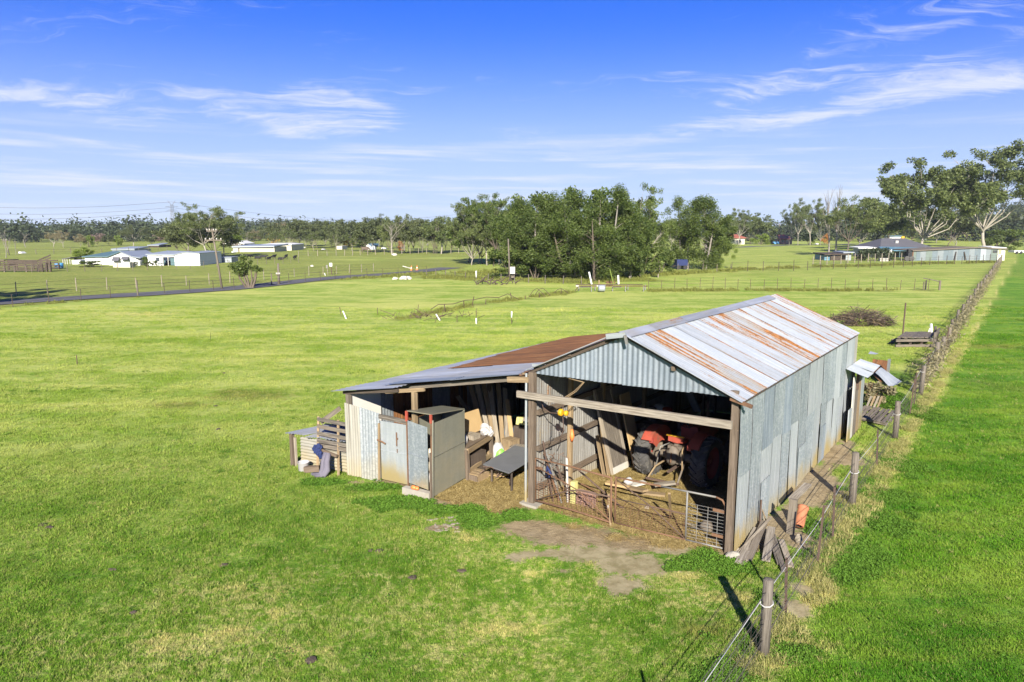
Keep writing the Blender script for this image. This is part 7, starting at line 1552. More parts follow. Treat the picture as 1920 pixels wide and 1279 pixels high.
# ------------------------------------------------------------------ field fences
def field_fence(name, label, pts, n, h, r, mat, wires=(.35, .7, 1.0), wr=.012, big=(), jit=.12):
    """pts are picture points on the ground between which posts are evenly spaced"""
    P = [G(*p) for p in pts]; L = [0]
    for a, b in zip(P[:-1], P[1:]): L.append(L[-1] + np.linalg.norm(b - a))
    f = thing(name, label, 'fence', P[len(P) // 2]); pos = []
    for k in range(n):
        s = L[-1] * k / (n - 1); i = max(0, min(len(P) - 2, int(np.searchsorted(L, s) - 1))); t = (s - L[i]) / (L[i + 1] - L[i]); p = P[i] + (P[i + 1] - P[i]) * t; p[2] = float(ground_z(p[0], p[1])); pos.append(p)
        bg = k in big; hh = h * (1 + random.uniform(-jit, jit)) * (1.25 if bg else 1); rr = r * (2.2 if bg else 1); mb = MB(); q = p - ZZ * .1
        mb.tube([q, q + ZZ * (hh + .1) + np.array([random.uniform(-.05, .05), 0, 0])], [rr, rr * .9], 6 if bg else 5); mb.build('post', M['wood_grey' if bg else mat], f)
    for w in wires:
        mb = MB(); mb.tube([p + ZZ * w for p in pos], wr, 3, False); mb.build('wire', M['wire'], f)
    return f
def dung():
    R = np.random.default_rng(21); mb = MB()
    for px, py in [(80, 985), (92, 990), (250, 1150)] + [(R.uniform(40, 900), R.uniform(700, 1250)) for k in range(16)]:
        g = G(px, py)
        if uv_of(g[0], g[1])[0] < -7.3 or py > 1010: mb.blob(g + ZZ * .012, (R.uniform(.05, .11), R.uniform(.05, .10), .035), 8, 4, .25)
    o = mb.build('dung_pats', M['wood_dark']); o['kind'] = 'stuff'; o['label'] = 'dark dried dung pats scattered in the near paddock'
dung()
def fences():
    field_fence('field_fence', 'thin picket fence over weeds across the middle field, right of the feeder', [(1216, 545), (1400, 543), (1600, 544), (1740, 545)], 22, 1.25, .03, 'rust_dark')
    field_fence('field_fence', 'picket fence at the foot of the tall clump towards the road', [(800, 517), (900, 525), (1000, 531), (1090, 533)], 13, 1.0, .06, 'wood_grey')
    field_fence('field_fence', 'far picket fence running to the tin shed at the right', [(1372, 508), (1500, 506), (1680, 501), (1790, 496), (1868, 492)], 26, 1.6, .055, 'wood_dark', (.5, 1.0, 1.4), .015)
    field_fence('roadside_fence', 'near fence along the grey road with two stout posts', [(-220, 596), (-40, 582), (65, 574), (265, 556), (400, 545), (520, 534), (640, 523), (800, 513)], 24, 1.2, .035, 'wood_dark', (.4, .75, 1.1), .013, (7, 13))
    field_fence('roadside_fence', 'fence beyond the grey road at the left', [(-160, 572), (30, 556), (152, 547), (252, 542), (420, 531), (560, 519), (700, 508)], 22, 1.3, .05, 'wood_pale', (.4, .8, 1.2), .013)
    field_fence('paddock_fence', 'fence along the front of the white house and shed', [(60, 512), (180, 510), (300, 505), (430, 500), (560, 492)], 22, 1.2, .05, 'wood_grey', (.4, .8, 1.15), .014)
    field_fence('paddock_fence', 'fence round the pens in front of the cattle', [(560, 482), (640, 480), (700, 478), (860, 475)], 20, 1.5, .08, 'wood_pale', (.5, 1.0, 1.4), .02)
    field_fence('paddock_fence', 'far fence along the field edge at the left', [(0, 478), (110, 477), (230, 474), (330, 470)], 14, 1.5, .08, 'wood_grey', (.6, 1.2), .02)
    field_fence('paddock_fence', 'wire fence under the lone she-oaks by the blue trailer', [(1200, 519), (1280, 511), (1370, 508)], 9, 1.3, .06, 'wood_grey')
    field_fence('garden_fence', 'low wire mesh garden fence before the dark sheds', [(1524, 497), (1560, 495), (1620, 492), (1690, 489)], 14, 1.7, .09, 'wood_pale', (.4, .8, 1.2, 1.6), .03)
    g = thing('post_and_rail', 'two stout posts joined by a slanting rail at the end of the middle fence', 'gateway', G(1755, 545))
    y = G(1755, 545)[1]; X = lambda px: (px - 960) / FPX * y
    for px, ty, r in ((1742, 526, .08), (1762, 526, .11), (1738, 529, .06)): mb = MB(); mb.tube([(X(px), y + (.6 if px < 1750 else 0), -.1), (X(px), y + (.6 if px < 1750 else 0), zat(y, ty))], r, 6); mb.build('post', M['wood_grey'], g)
    mb = MB(); mb.tube([(X(1735), y + .5, zat(y, 522)), (X(1762), y, zat(y, 528))], .05, 5); mb.build('rail', M['wood_grey'], g)
fences()
# ------------------------------------------------------------------ houses, sheds and gear across the fields
class At:
    """a spot seen at (px, py) on the ground, and sizes read off at that distance"""
    def __init__(s, px, py):
        g = G(px, py); s.y = g[1]; s.x = g[0]; s.g = float(ground_z(g[0], g[1])); s.o = np.array([g[0], g[1], s.g])
    def X(s, px): return (px - 960) / FPX * s.y
    def Z(s, py): return zat(s.y, py)
    def P(s, px, py, d=0.0): return np.array([s.X(px), s.y + d, s.Z(py)])
def wallbox(a, px0, px1, pt, depth, d0=0.0, low=-.2):
    mb = MB(); x0, x1, z = a.X(px0), a.X(px1), a.Z(pt); mb.hexa([(x0, a.y + d0, a.g + low), (x1, a.y + d0, a.g + low), (x1, a.y + d0 + depth, a.g + low), (x0, a.y + d0 + depth, a.g + low), (x0, a.y + d0, z), (x1, a.y + d0, z), (x1, a.y + d0 + depth, z), (x0, a.y + d0 + depth, z)]); return mb
def window(a, px0, px1, pt, pb, parent, d=-.04, frame='white', pane='glass'):
    x0, x1, z0, z1 = a.X(px0), a.X(px1), a.Z(pb), a.Z(pt); y = a.y + d; mb = MB(); t = .10
    for c, s in ((((x0 + x1) / 2, y, z0), (x1 - x0 + t, .08, t)), (((x0 + x1) / 2, y, z1), (x1 - x0 + t, .08, t)), ((x0, y, (z0 + z1) / 2), (t, .08, z1 - z0)), ((x1, y, (z0 + z1) / 2), (t, .08, z1 - z0))): mb.box(c, s)
    w = mb.build('window', M[frame], parent); mb = MB(); mb.box(((x0 + x1) / 2, y + .03, (z0 + z1) / 2), (x1 - x0, .03, z1 - z0)); mb.build('pane', M[pane], w); return w
def gable_front(a, pts, depth, d0=0.0):
    """prism: outline in the picture plane at this distance, carried back"""
    f = [np.array([a.X(p[0]), a.y + d0, a.Z(p[1]) if p[1] is not None else a.g - .2]) for p in pts]; b = [p + (0, depth, 0) for p in f]; mb = MB(); n = len(f)
    mb.poly(f); mb.poly(b[::-1])
    for i in range(n): j = (i + 1) % n; mb.quad(f[j], f[i], b[i], b[j])
    return mb
def slab(q, t=.12):
    mb = MB(); q = [np.asarray(p, float) for p in q]; mb.hexa([p - ZZ * t / 2 for p in q] + [p + ZZ * t / 2 for p in q]); return mb

def white_house():
    a = At(208, 498); h = thing('white_house', 'white weatherboard house with teal metal roof and a front gable at the left', 'house', a.o)
    wallbox(a, 155, 209, 482.5, 8, 1.5).build('wall', M['white'], h)
    gable_front(a, [(208, None), (266, None), (266, 490), (250, 480), (232, 473), (208, 481.5)], 9).build('wall', M['white'], h)
    slab([a.P(152, 482, 1.0), a.P(211, 481.5, 1.0), a.P(216, 472, 6), a.P(182, 473.5, 6)], .15).build('roof', M['roof_teal'], h)
    slab([a.P(206, 482, -.4), a.P(232, 472, -.4), a.P(232, 472, 9.2), a.P(206, 482, 9.2)], .12).build('roof', M['roof_teal'], h)
    slab([a.P(232, 472, -.4), a.P(252, 480.5, -.4), a.P(252, 480.5, 9.2), a.P(232, 472, 9.2)], .12).build('roof', M['roof_silver'], h)
    slab([a.P(251, 481, -.3), a.P(269, 484, -.3), a.P(269, 482, 6), a.P(251, 480, 6)], .12).build('roof', M['roof_silver'], h)
    for p in ((218, 229, 482, 491), (235, 246.5, 481.5, 488.5)):
        w = window(a, *p, h)
        q = [a.P(p[0] - 1, p[2], -.1), a.P(p[1] + 1, p[2], -.1), a.P(p[1] + 2, p[3] - 2, -.9), a.P(p[0], p[3] - 2, -.9)]; slab(q, .05).build('awning', M['roof_dark'], w)
    window(a, 174, 189, 483.4, 485, h, 1.44, 'white'); window(a, 206.5, 208, 484, 494, h, 1.42, 'wall_dark')
    b = At(140, 497); s = thing('lean_to_shed', 'small open fronted dark lean-to left of the white house', 'shed', b.o)
    slab([b.P(120, 486, 0), b.P(137, 483, 0), b.P(137, 483, 4), b.P(120, 486, 4)], .12).build('roof', M['roof_dark'], s)
    for px in (122, 126, 130, 135): mb = MB(); mb.tube([(b.X(px), b.y + .1, b.g), (b.X(px), b.y + .1, b.Z(486))], .07, 5); mb.build('post', M['white_dirty'], s)
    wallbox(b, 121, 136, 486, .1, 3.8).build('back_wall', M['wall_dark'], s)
    wallbox(At(143, 497), 136, 152, 488, 4, .5).build('white_outhouse', M['white'], None, loc=At(143, 497).o, label='small white box shed between the lean-to and the teal roofed house', category='shed')
    a2 = At(232, 502); p = thing('cream_pen', 'low cream slatted pen in front of the white house gable', 'pen', a2.o)
    for k in range(10): mb = MB(); x = a2.X(217 + 3.2 * k); mb.box((x, a2.y, a2.g + .4), (.28, .08, .8)); mb.build('slat', M['cream'], p)
    mb = MB(); mb.box(((a2.X(216) + a2.X(247)) / 2, a2.y + .05, a2.g + .12), (a2.X(247) - a2.X(216), .06, .25)); mb.build('rail', M['cream'], p)
    for px in (216.5, 246.5): mb = MB(); mb.box((a2.X(px), a2.y + .9, a2.g + .4), (.1, 1.8, .8)); mb.build('side', M['cream'], p)
    m = At(273, 496); mb = slab([m.P(257, 482.5, 1), m.P(279, 482, 1), m.P(279, 480.5, 5), m.P(258, 480.5, 5)], .12); solo('red_awning', mb, 'terracotta', 'orange red awning between the white house and white shed', 'awning', m.o)
    c = At(114, 505); t = thing('blue_trough', 'two blue water tubs standing in the grass left of the white house', 'tubs', c.o)
    for px, r in ((111, .38), (116.5, .52)): mb = MB(); mb.lathe((c.X(px), c.y, c.g), [(0, 0), (r * .9, 0), (r, .9), (r * .9, .92), (r * .85, .2), (0, .2)], 14); mb.build('tub', M['blue'], t, True)
white_house()
def white_shed():
    a = At(330, 498); s = thing('white_shed', 'long white metal farm shed with low gable and open bay', 'shed', a.o)
    gable_front(a, [(331, None), (378, None), (378, 475.5), (351, 473.5), (331, 478)], 10).build('wall', M['white'], s)
    wallbox(a, 281, 309, 476.5, .15).build('wall', M['white'], s); wallbox(a, 281, 283, 476.5, 9, .2).build('wall', M['white'], s); wallbox(a, 281, 331, 477, .15, 9.2).build('wall', M['roof_silver'], s)
    slab([a.P(279, 477, -.3), a.P(331.5, 478, -.3), a.P(352, 472.8, 3), a.P(290, 472.3, 6)], .15).build('roof', M['roof_silver'], s)
    slab([a.P(331.5, 477.6, -.2), a.P(352, 473, -.2), a.P(352, 473, 10.2), a.P(331.5, 477.6, 10.2)], .1).build('roof', M['roof_silver'], s); slab([a.P(352, 473, -.2), a.P(379, 475, -.2), a.P(379, 475, 10.2), a.P(352, 473, 10.2)], .1).build('roof', M['roof_silver'], s)
    mb = MB(); mb.box(((a.X(309) + a.X(331)) / 2, a.y - .02, a.Z(479.5)), (a.X(331) - a.X(309), .12, .5)); mb.build('fascia', M['white'], s)
    window(a, 296, 304, 482.5, 491, s, -.05)
    mb = MB(); mb.box((a.X(326), a.y + .6, a.g + 1.0), (.9, .5, 1.9)); mb.build('inner_door', M['roof_teal'], s)
    for px in (309.5, 319): mb = MB(); mb.box((a.X(px), a.y, (a.g + a.Z(478)) / 2), (.12, .12, a.Z(478) - a.g)); mb.build('post', M['white_dirty'], s)
    b = At(346, 497); mb = MB(); mb.lathe(b.o + (0, -.3, 0), [(0, 0), (.35, 0), (.3, .5), (.18, 1.0), (0, 1.0)], 10); solo('blue_bin', mb, 'blue', 'small blue bin against the white shed wall', 'bin', b.o, None, True)
    for k, px in enumerate((312, 318, 322)): b = At(px, 496.5); mb = MB(); mb.lathe(b.o, [(0, 0), (.28, 0), (.28, .75), (0, .75)], 10); solo('drum', mb, ['blue', 'black', 'red_dark'][k], ['blue drum in the open bay of the white shed', 'black drum in the open bay of the white shed', 'red drum at the right of the white shed bay'][k], 'drum', b.o, None, True)
    b = At(306, 498); t = thing('green_bench', 'pale green bench in front of the white shed window', 'bench', b.o)
    for z in (.45, .8): mb = MB(); mb.box((b.X(306), b.y + (0 if z < .6 else .25), b.g + z), (b.X(312) - b.X(299), .35 if z < .6 else .06, .08 if z < .6 else .4)); mb.build('seat' if z < .6 else 'backrest', M['roof_teal'], t)
    for px in (300, 311): mb = MB(); mb.box((b.X(px), b.y, b.g + .22), (.08, .3, .44)); mb.build('leg', M['roof_teal'], t)
    c = At(425, 493); t = thing('tin_shed', 'small pale tin shed with skillion roof right of the power pole', 'shed', c.o)
    wallbox(c, 414, 437, 483.5, 3.5).build('wall', M['roof_silver'], t); slab([c.P(413, 483.3, -.2), c.P(438, 482.8, -.2), c.P(438, 482.3, 3.7), c.P(413, 482.6, 3.7)], .1).build('roof', M['roof_silver'], t)
    mb = MB(); mb.beam((c.X(431), c.y - .1, c.g), (c.X(430), c.y - .1, c.Z(487)), .1, .1); mb.build('prop', M['wood_grey'], t)
white_shed()
def far_sheds():
    a = At(470, 473); s = thing('long_shed', 'long low cream poultry shed behind the cattle', 'shed', a.o)
    wallbox(a, 441, 518, 463.5, 12).build('wall', M['cream'], s); slab([a.P(440, 463, -.5), a.P(519, 462, -.5), a.P(522, 460, 12), a.P(446, 461, 12)], .4).build('roof', M['roof_silver'], s)
    mb = MB(); mb.box(((a.X(452) + a.X(516)) / 2, a.y - .1, a.Z(464.2)), (a.X(516) - a.X(452), .2, .35)); mb.build('fascia', M['wood_dark'], s); mb = MB(); mb.box((a.X(452), a.y - .1, (a.g + a.Z(464)) / 2), (.3, .2, a.Z(464) - a.g)); mb.build('downpipe', M['wood_dark'], s)
    b = At(530, 470); t = thing('cream_barn', 'tall cream metal barn with a dark doorway at the end of the long shed', 'barn', b.o)
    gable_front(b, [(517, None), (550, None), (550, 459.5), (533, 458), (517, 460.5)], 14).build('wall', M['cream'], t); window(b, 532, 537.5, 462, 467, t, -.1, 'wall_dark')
    slab([b.P(486, 459.3, 4), b.P(534, 457.6, -.4), b.P(534, 457, 14), b.P(490, 458, 14)], .3).build('roof', M['white'], t); slab([b.P(534, 457.6, -.4), b.P(551, 459.2, -.4), b.P(551, 459, 14), b.P(534, 457.2, 14)], .3).build('roof', M['white'], t)
    c = At(447, 461); h = thing('white_roofed_house', 'far house with white gable roof left of the long cream shed', 'house', c.o)
    gable_front(c, [(438, None), (462, None), (462, 457.5), (449, 453), (438, 457.5)], 12).build('wall', M['wood_grey'], h); slab([c.P(428, 457.5, -1), c.P(449, 452.6, -1), c.P(449, 452.6, 12), c.P(430, 457, 12)], .4).build('roof', M['white'], h); slab([c.P(449, 452.6, -1), c.P(464, 457.6, -1), c.P(464, 457.6, 12), c.P(449, 452.6, 12)], .4).build('roof', M['white'], h)
    for px in (440, 452): window(c, px, px + 4, 457.5, 459.5, h, -.1, 'white')
    d = At(236, 472); e = thing('silver_shed', 'long silver roofed shed behind the teal roofed house', 'shed', d.o)
    wallbox(d, 216, 258, 467.5, 10).build('wall', M['roof_silver'], e); slab([d.P(215, 467.5, -.4), d.P(259, 467.3, -.4), d.P(256, 464.5, 10), d.P(217, 464.5, 10)], .35).build('roof', M['roof_silver'], e)
    f = At(697, 468); g = thing('blue_roofed_shed', 'small white shed with blue roof before the far woodland', 'shed', f.o)
    gable_front(f, [(689, None), (698, None), (698, 460.5), (693.5, 457.5), (689, 460.5)], 10).build('wall', M['white'], g); slab([f.P(693.5, 457.2, -.3), f.P(703, 457.6, 8), f.P(707, 461, 8), f.P(698, 461, -.3)], .2).build('roof', M['roof_blue'], g); wallbox(f, 698, 706, 461, .2, .5).build('side_wall', M['roof_silver'], g)
    k = At(638, 468); wallbox(k, 634, 644, 461.5, 8).build('cream_hut', M['cream'], None, loc=k.o, label='small cream hut left of the golden autumn tree', category='hut')
    k = At(286, 464); h2 = thing('grey_farmhouse', 'far grey farmhouse with pale roof above the white shed', 'house', k.o); wallbox(k, 284, 304, 459.8, 10).build('wall', M['wood_dark'], h2); slab([k.P(283, 460, -.5), k.P(305, 460, -.5), k.P(300, 457, 10), k.P(288, 457, 10)], .3).build('roof', M['roof_silver'], h2)
    k = At(8, 498); o = thing('open_hut', 'dark roofed open hut at the left edge behind the cattle yards', 'hut', k.o); slab([k.P(-10, 488.5, 0), k.P(13, 488, 0), k.P(13, 488, 4), k.P(-10, 488.5, 4)], .15).build('roof', M['wood_brown'], o)
    for px in (-6, 4, 12): mb = MB(); mb.tube([(k.X(px), k.y + .1, k.g), (k.X(px), k.y + .1, k.Z(488.5))], .12, 5); mb.build('post', M['wood_dark'], o)
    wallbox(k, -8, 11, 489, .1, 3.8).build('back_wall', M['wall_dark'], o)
    # white vans, caravans and tanks far off
    for px, py, w, hh, mt, l in ((44, 476, 8, 4, 'white', 'white caravan in the far paddock at the left'), (324, 474, 5, 3.4, 'white', 'white van left of the long cream shed'), (721, 467, 9, 3.2, 'white', 'white truck body in front of the far woodland'), (573, 465.5, 4, 2.4, 'white', 'white float far right of the cream barn'), (608, 469, 6, 2.6, 'white', 'white trailer beside the far pens'),
                                 (440, 474, 5, 3, 'white', 'white tank at the left end of the long cream shed'), (1528, 458, 5, 1.6, 'white', 'white car under the far dead trees')):
        k = At(px, py); v = thing('white_vehicle', l, 'vehicle', k.o); x0, x1 = k.X(px - w / 2), k.X(px + w / 2); z = k.Z(py - hh) - k.g
        mb = MB(); mb.hexa([(x0, k.y, k.g + z * .2), (x1, k.y, k.g + z * .2), (x1, k.y + 1.9, k.g + z * .2), (x0, k.y + 1.9, k.g + z * .2), (x0 + .2, k.y + .1, k.g + z), (x1 - .5, k.y + .1, k.g + z), (x1 - .5, k.y + 1.8, k.g + z), (x0 + .2, k.y + 1.8, k.g + z)]); mb.build('body', M[mt], v)
        for x in (x0 + (x1 - x0) * .25, x0 + (x1 - x0) * .75): mb = MB(); mb.lathe((x, k.y - .02, k.g + z * .17), [(0, 0), (z * .17, 0), (z * .17, .2), (0, .2)], 10, (1, 0, 0), (0, 0, 1), (0, 1, 0)); mb.build('wheel', M['black'], v)
far_sheds()
def stockyards():
    y = thing('cattle_yard', 'dark weathered timber cattle yard with loading ramp at the far left', 'cattle yard', G(50, 511)); a = At(50, 511)
    pp = [-40, -20, 0, 12, 31, 53, 75]
    for px in pp: mb = MB(); mb.beam((a.X(px), a.y, a.g), (a.X(px), a.y, a.Z(497)), .22, .22, (0, 1, 0)); mb.build('post', M['wood_grey'], y)
    for k in range(5):
        for p0, p1 in zip(pp[:-1], pp[1:]): mb = MB(); z = a.g + .3 + .33 * k; mb.beam((a.X(p0), a.y - .12, z), (a.X(p1), a.y - .12, z + random.uniform(-.04, .04)), .06, .2); mb.build('rail', M['wood_dark'], y)
    for k in range(4): mb = MB(); z = a.g + .3 + .4 * k; mb.beam((a.X(-40), a.y + 7, z), (a.X(60), a.y + 7, z), .06, .2); mb.build('rail', M['wood_dark'], y)
    for px in np.linspace(-40, 60, 7): mb = MB(); mb.beam((a.X(px), a.y + 7.1, a.g), (a.X(px), a.y + 7.1, a.Z(497)), .2, .2, (0, 1, 0)); mb.build('post', M['wood_dark'], y)
    for k in range(6): mb = MB(); mb.beam((a.X(75), a.y - .1, a.g + .2 + .3 * k), (a.X(98), a.y + .3, a.g + .5 + .42 * k), .06, .22); mb.build('ramp_rail', M['wood_dark'], y)
    for px, t in ((83, 496), (91, 493), (98, 490.5)): mb = MB(); mb.beam((a.X(px), a.y, a.g), (a.X(px), a.y, a.Z(t)), .2, .2, (0, 1, 0)); mb.build('post', M['wood_dark'], y)
stockyards()

def power_pole(foot, head, r, label, arms=(), name='power_pole', box=None):
    a = At(*foot); top = np.array([a.X(head[0]), a.y, a.Z(head[1])]); t = thing(name, label, 'pole', a.o); mb = MB(); mb.tube([a.o - ZZ * .3, (a.o + top) / 2, top], [r, r * .85, r * .7], 8); mb.build('shaft', M['wood_grey'], t, True)
    for dz, w in arms:
        z = top[2] - dz; c = a.o + (top - a.o) * ((z - a.g) / (top[2] - a.g)); arm = MB(); arm.beam(c + np.array([-w / 2, -.15, 0]), c + np.array([w / 2, -.15, 0]), .10, .12); ar = arm.build('crossarm', M['wood_grey'], t)
        for s in (-.45, -.2, .2, .45): mb = MB(); mb.lathe(c + np.array([w * s, -.15, .06]), [(0, 0), (.05, 0), (.07, .08), (.05, .12), (.06, .17), (0, .19)], 7); mb.build('insulator', M['white_dirty'], ar, True)
    if box: mb = MB(); c = a.o + ZZ * box[0]; mb.box(c + np.array([box[1], -.1, 0]), (.65, .4, .9)); mb.build('meter_box', M['white_dirty'], t); mb = MB(); mb.box(c + np.array([box[1], -.1, -.85]), (.35, .3, .3)); mb.build('fuse_box', M['wood_grey'], t)
    return t
def poles():
    power_pole((417, 542), (404, 429), .13, 'leaning grey timber power pole with two crossarms beside the road', ((.25, 1.1), (1.25, 1.9)))
    power_pole((956, 526), (953, 448), .13, 'grey timber pole with a meter box before the tall clump', (), 'meter_pole', (1.35, .35))
    power_pole((523, 533), (523.5, 494), .17, 'thick grey stub pole at the roadside, right of the two headed bush', ((1.35, .45),), 'stub_pole')
    power_pole((1425, 457), (1424.5, 420), .20, 'far pale pole behind the yellow green shrub', ((.5, 2.0),)); power_pole((1456, 458), (1455.5, 419), .20, 'far pale pole beside the blue car', ((.5, 2.0),))
    power_pole((1902, 452), (1902, 418), .22, 'far pole at the right edge above the dense shrub', ((.5, 2.2),)); power_pole((18, 479), (18, 448), .15, 'thin far pole at the left field edge', ((.4, 1.4),))
    # lattice tower with its lines on the skyline
    d = 640.0; x = (333 - 960) / FPX * d; z0 = float(ground_z(x, d)); zt = zat(d, 376); H = zt - z0; t = thing('lattice_tower', 'faint steel lattice power tower on the left skyline', 'tower', (x, d, z0)); o = np.array([x, d, z0])
    mb = MB()
    for sx in (-1, 1):
        for sy in (-1, 1): mb.tube([o + (sx * 3.2, sy * 3.2, 0), o + (sx * .9, sy * .9, H * .72), o + (sx * .8, sy * .8, H * .9)], .14, 3)
    for k in range(7):
        a, b = k / 7 * .72, (k + 1) / 7 * .72; wa, wb = 3.2 - 2.3 * a / .72, 3.2 - 2.3 * b / .72
        for s in (-1, 1): mb.tube([o + (-wa * s, -wa, a * H), o + (wb * s, -wb, b * H)], .08, 3); mb.tube([o + (-wa * s, wa, a * H), o + (wb * s, wb, b * H)], .08, 3)
    mb.build('legs', M['steel'], t); mb = MB()
    for zz, w in ((.72, 5.0), (.82, 6.0)): mb.tube([o + (-w, 0, zz * H), o + (0, 0, zz * H + 1.0), o + (w, 0, zz * H)], .12, 3); mb.tube([o + (-w, 0, zz * H), o + (w, 0, zz * H)], .10, 3)
    for s in (-1, 1): mb.tube([o + (s * .8, 0, .9 * H), o + (s * 3.6, 0, H)], .12, 3); mb.tube([o + (s * 3.6, 0, H), o + (s * .2, 0, .84 * H)], .10, 3)
    mb.build('arms', M['steel'], t)
    ln = thing('power_lines', 'three faint power lines sagging across the left sky', 'power lines', o)
    for py0, py1, zz in ((384, 391, .96), (397, 405, .80), (408, 418, .70)):
        a = np.array([(-120 - 960) / FPX * 560, 560, zat(560, py0)]); b = o + (0, 0, H * zz); mb = MB()
        mb.tube([a * (1 - s) + b * s - ZZ * 4.2 * math.sin(math.pi * s) * .9 for s in np.linspace(0, 1, 16)], .11, 3, False); mb.build('line', M['rust_dark'], ln)
        b2 = np.array([(880 - 960) / FPX * 900, 900, zat(900, 400 + (py0 - 384) * .7)]); mb = MB(); mb.tube([b * (1 - s) + b2 * s - ZZ * 12 * math.sin(math.pi * s) for s in np.linspace(0, 1, 18)], .11, 3, False); mb.build('line', M['rust_dark'], ln)
poles()
def road_things():
    a = At(622, 515); t = thing('road_sign', 'small square white sign on a brown post beside the road', 'sign', a.o); mb = MB(); mb.tube([a.o, (a.X(622), a.y, a.Z(496))], .07, 6); mb.build('post', M['rust_dark'], t); mb = MB(); mb.box((a.X(622), a.y - .09, a.Z(496.3)), (.42, .03, .50)); mb.build('plate', M['white'], t)
    a = At(615, 516); t = thing('road_sign', 'faded grey sign seen edge on, left of the square white sign', 'sign', a.o); mb = MB(); mb.tube([a.o, (a.X(615), a.y, a.Z(499))], .04, 6); mb.build('post', M['wood_pale'], t); mb = MB(); mb.box((a.X(614.5), a.y - .06, a.Z(500)), (.25, .03, .45)); mb.build('plate', M['steel'], t)
    a = At(610, 517); mb = MB(); mb.tube([a.o, (a.X(609.5), a.y, a.Z(512))], .06, 6); solo('guide_post', mb, 'white', 'short white guide post left of the two signs', 'post', a.o)
    for px, l in ((771.5, 'left orange traffic cone at the end of the sealed road'), (782, 'right orange traffic cone at the end of the sealed road')):
        a = At(px, 506.5); c = thing('traffic_cone', l, 'traffic cone', a.o); mb = MB(); mb.box(a.o + ZZ * .03, (.42, .42, .06)); mb.build('base', M['orange'], c); mb = MB(); mb.lathe(a.o, [(.17, .06), (.12, .32)], 12); mb.lathe(a.o, [(.08, .48), (.035, .75), (0, .75)], 12); mb.build('body', M['orange'], c, True); mb = MB(); mb.lathe(a.o, [(.12, .32), (.08, .48)], 12); mb.build('white_band', M['white'], c, True)
    a = At(766, 505); mb = MB(); mb.beam(a.o + (-1.0, 0, .55), a.o + (.5, 0, .15), .06, .12); solo('fallen_board', mb, 'white_dirty', 'white board fallen beside the left traffic cone', 'board', a.o)
    for px, py, w, l in ((741, 525, .30, 'brown and white rock in the verge left of two pale ones'), (757, 525, .42, 'pale boulder in the verge, left of its pair'), (765, 524, .38, 'pale boulder in the verge, right of its pair'), (585, 499, .25, 'small white drum lying in the field behind the road'), (740, 480, .5, 'white sheet lying in the far pens')):
        a = At(px, py); random.seed(int(px)); mb = MB(); mb.blob(a.o + ZZ * w * .5, (w * 1.3, w, w * .75), 9, 6, .2); solo('boulder', mb, 'white_dirty' if px > 560 else 'stone', l, 'boulder', a.o)
    a = At(996, 514); t = thing('white_board', 'white panel standing under the shrubs of the tall clump', 'panel', a.o)
    mb = MB(); mb.box((a.X(1030), a.y + 1, a.g + 1.1), (.5, .12, 1.5)); mb.box((a.X(1036), a.y + 1, a.g + .9), (.6, .3, 1.2)); mb.build('sheet', M['white_dirty'], t)
    a = At(1278, 506); b = thing('blue_trailer', 'dark blue box trailer parked under the lone she-oaks', 'trailer', a.o)
    mb = MB(); mb.box((a.X(1278), a.y + 1, a.g + 1.15), (a.X(1288) - a.X(1268), 1.9, 1.0)); mb.build('body', M['navy'], b)
    for px in (1272, 1284): mb = MB(); mb.lathe((a.X(px), a.y, a.g + .36), [(0, 0), (.36, 0), (.36, .25), (0, .25)], 12, (1, 0, 0), (0, 0, 1), (0, 1, 0)); mb.build('wheel', M['black'], b)
    mb = MB(); mb.tube([(a.X(1268), a.y + 1, a.g + .6), (a.X(1262), a.y + 1, a.g + .5)], .05, 5); mb.build('drawbar', M['rust_dark'], b)
    random.seed(5); a = At(930, 533); mb = MB()
    for k in range(26): p = a.o + np.array([random.uniform(-2.4, 2.4), random.uniform(-.6, .6), random.uniform(0, .4)]); e = p + np.array([random.uniform(-1.2, 1.2), random.uniform(-.3, .3), random.uniform(0, .9)]); mb.tube([p, (p + e) / 2 + (0, 0, .1), e], [.07, .05, .02], 4, False)
    solo('dead_branch', mb, 'wood_dark', 'fallen dead branch lying in front of the meter box pole', 'branch', a.o)
road_things()

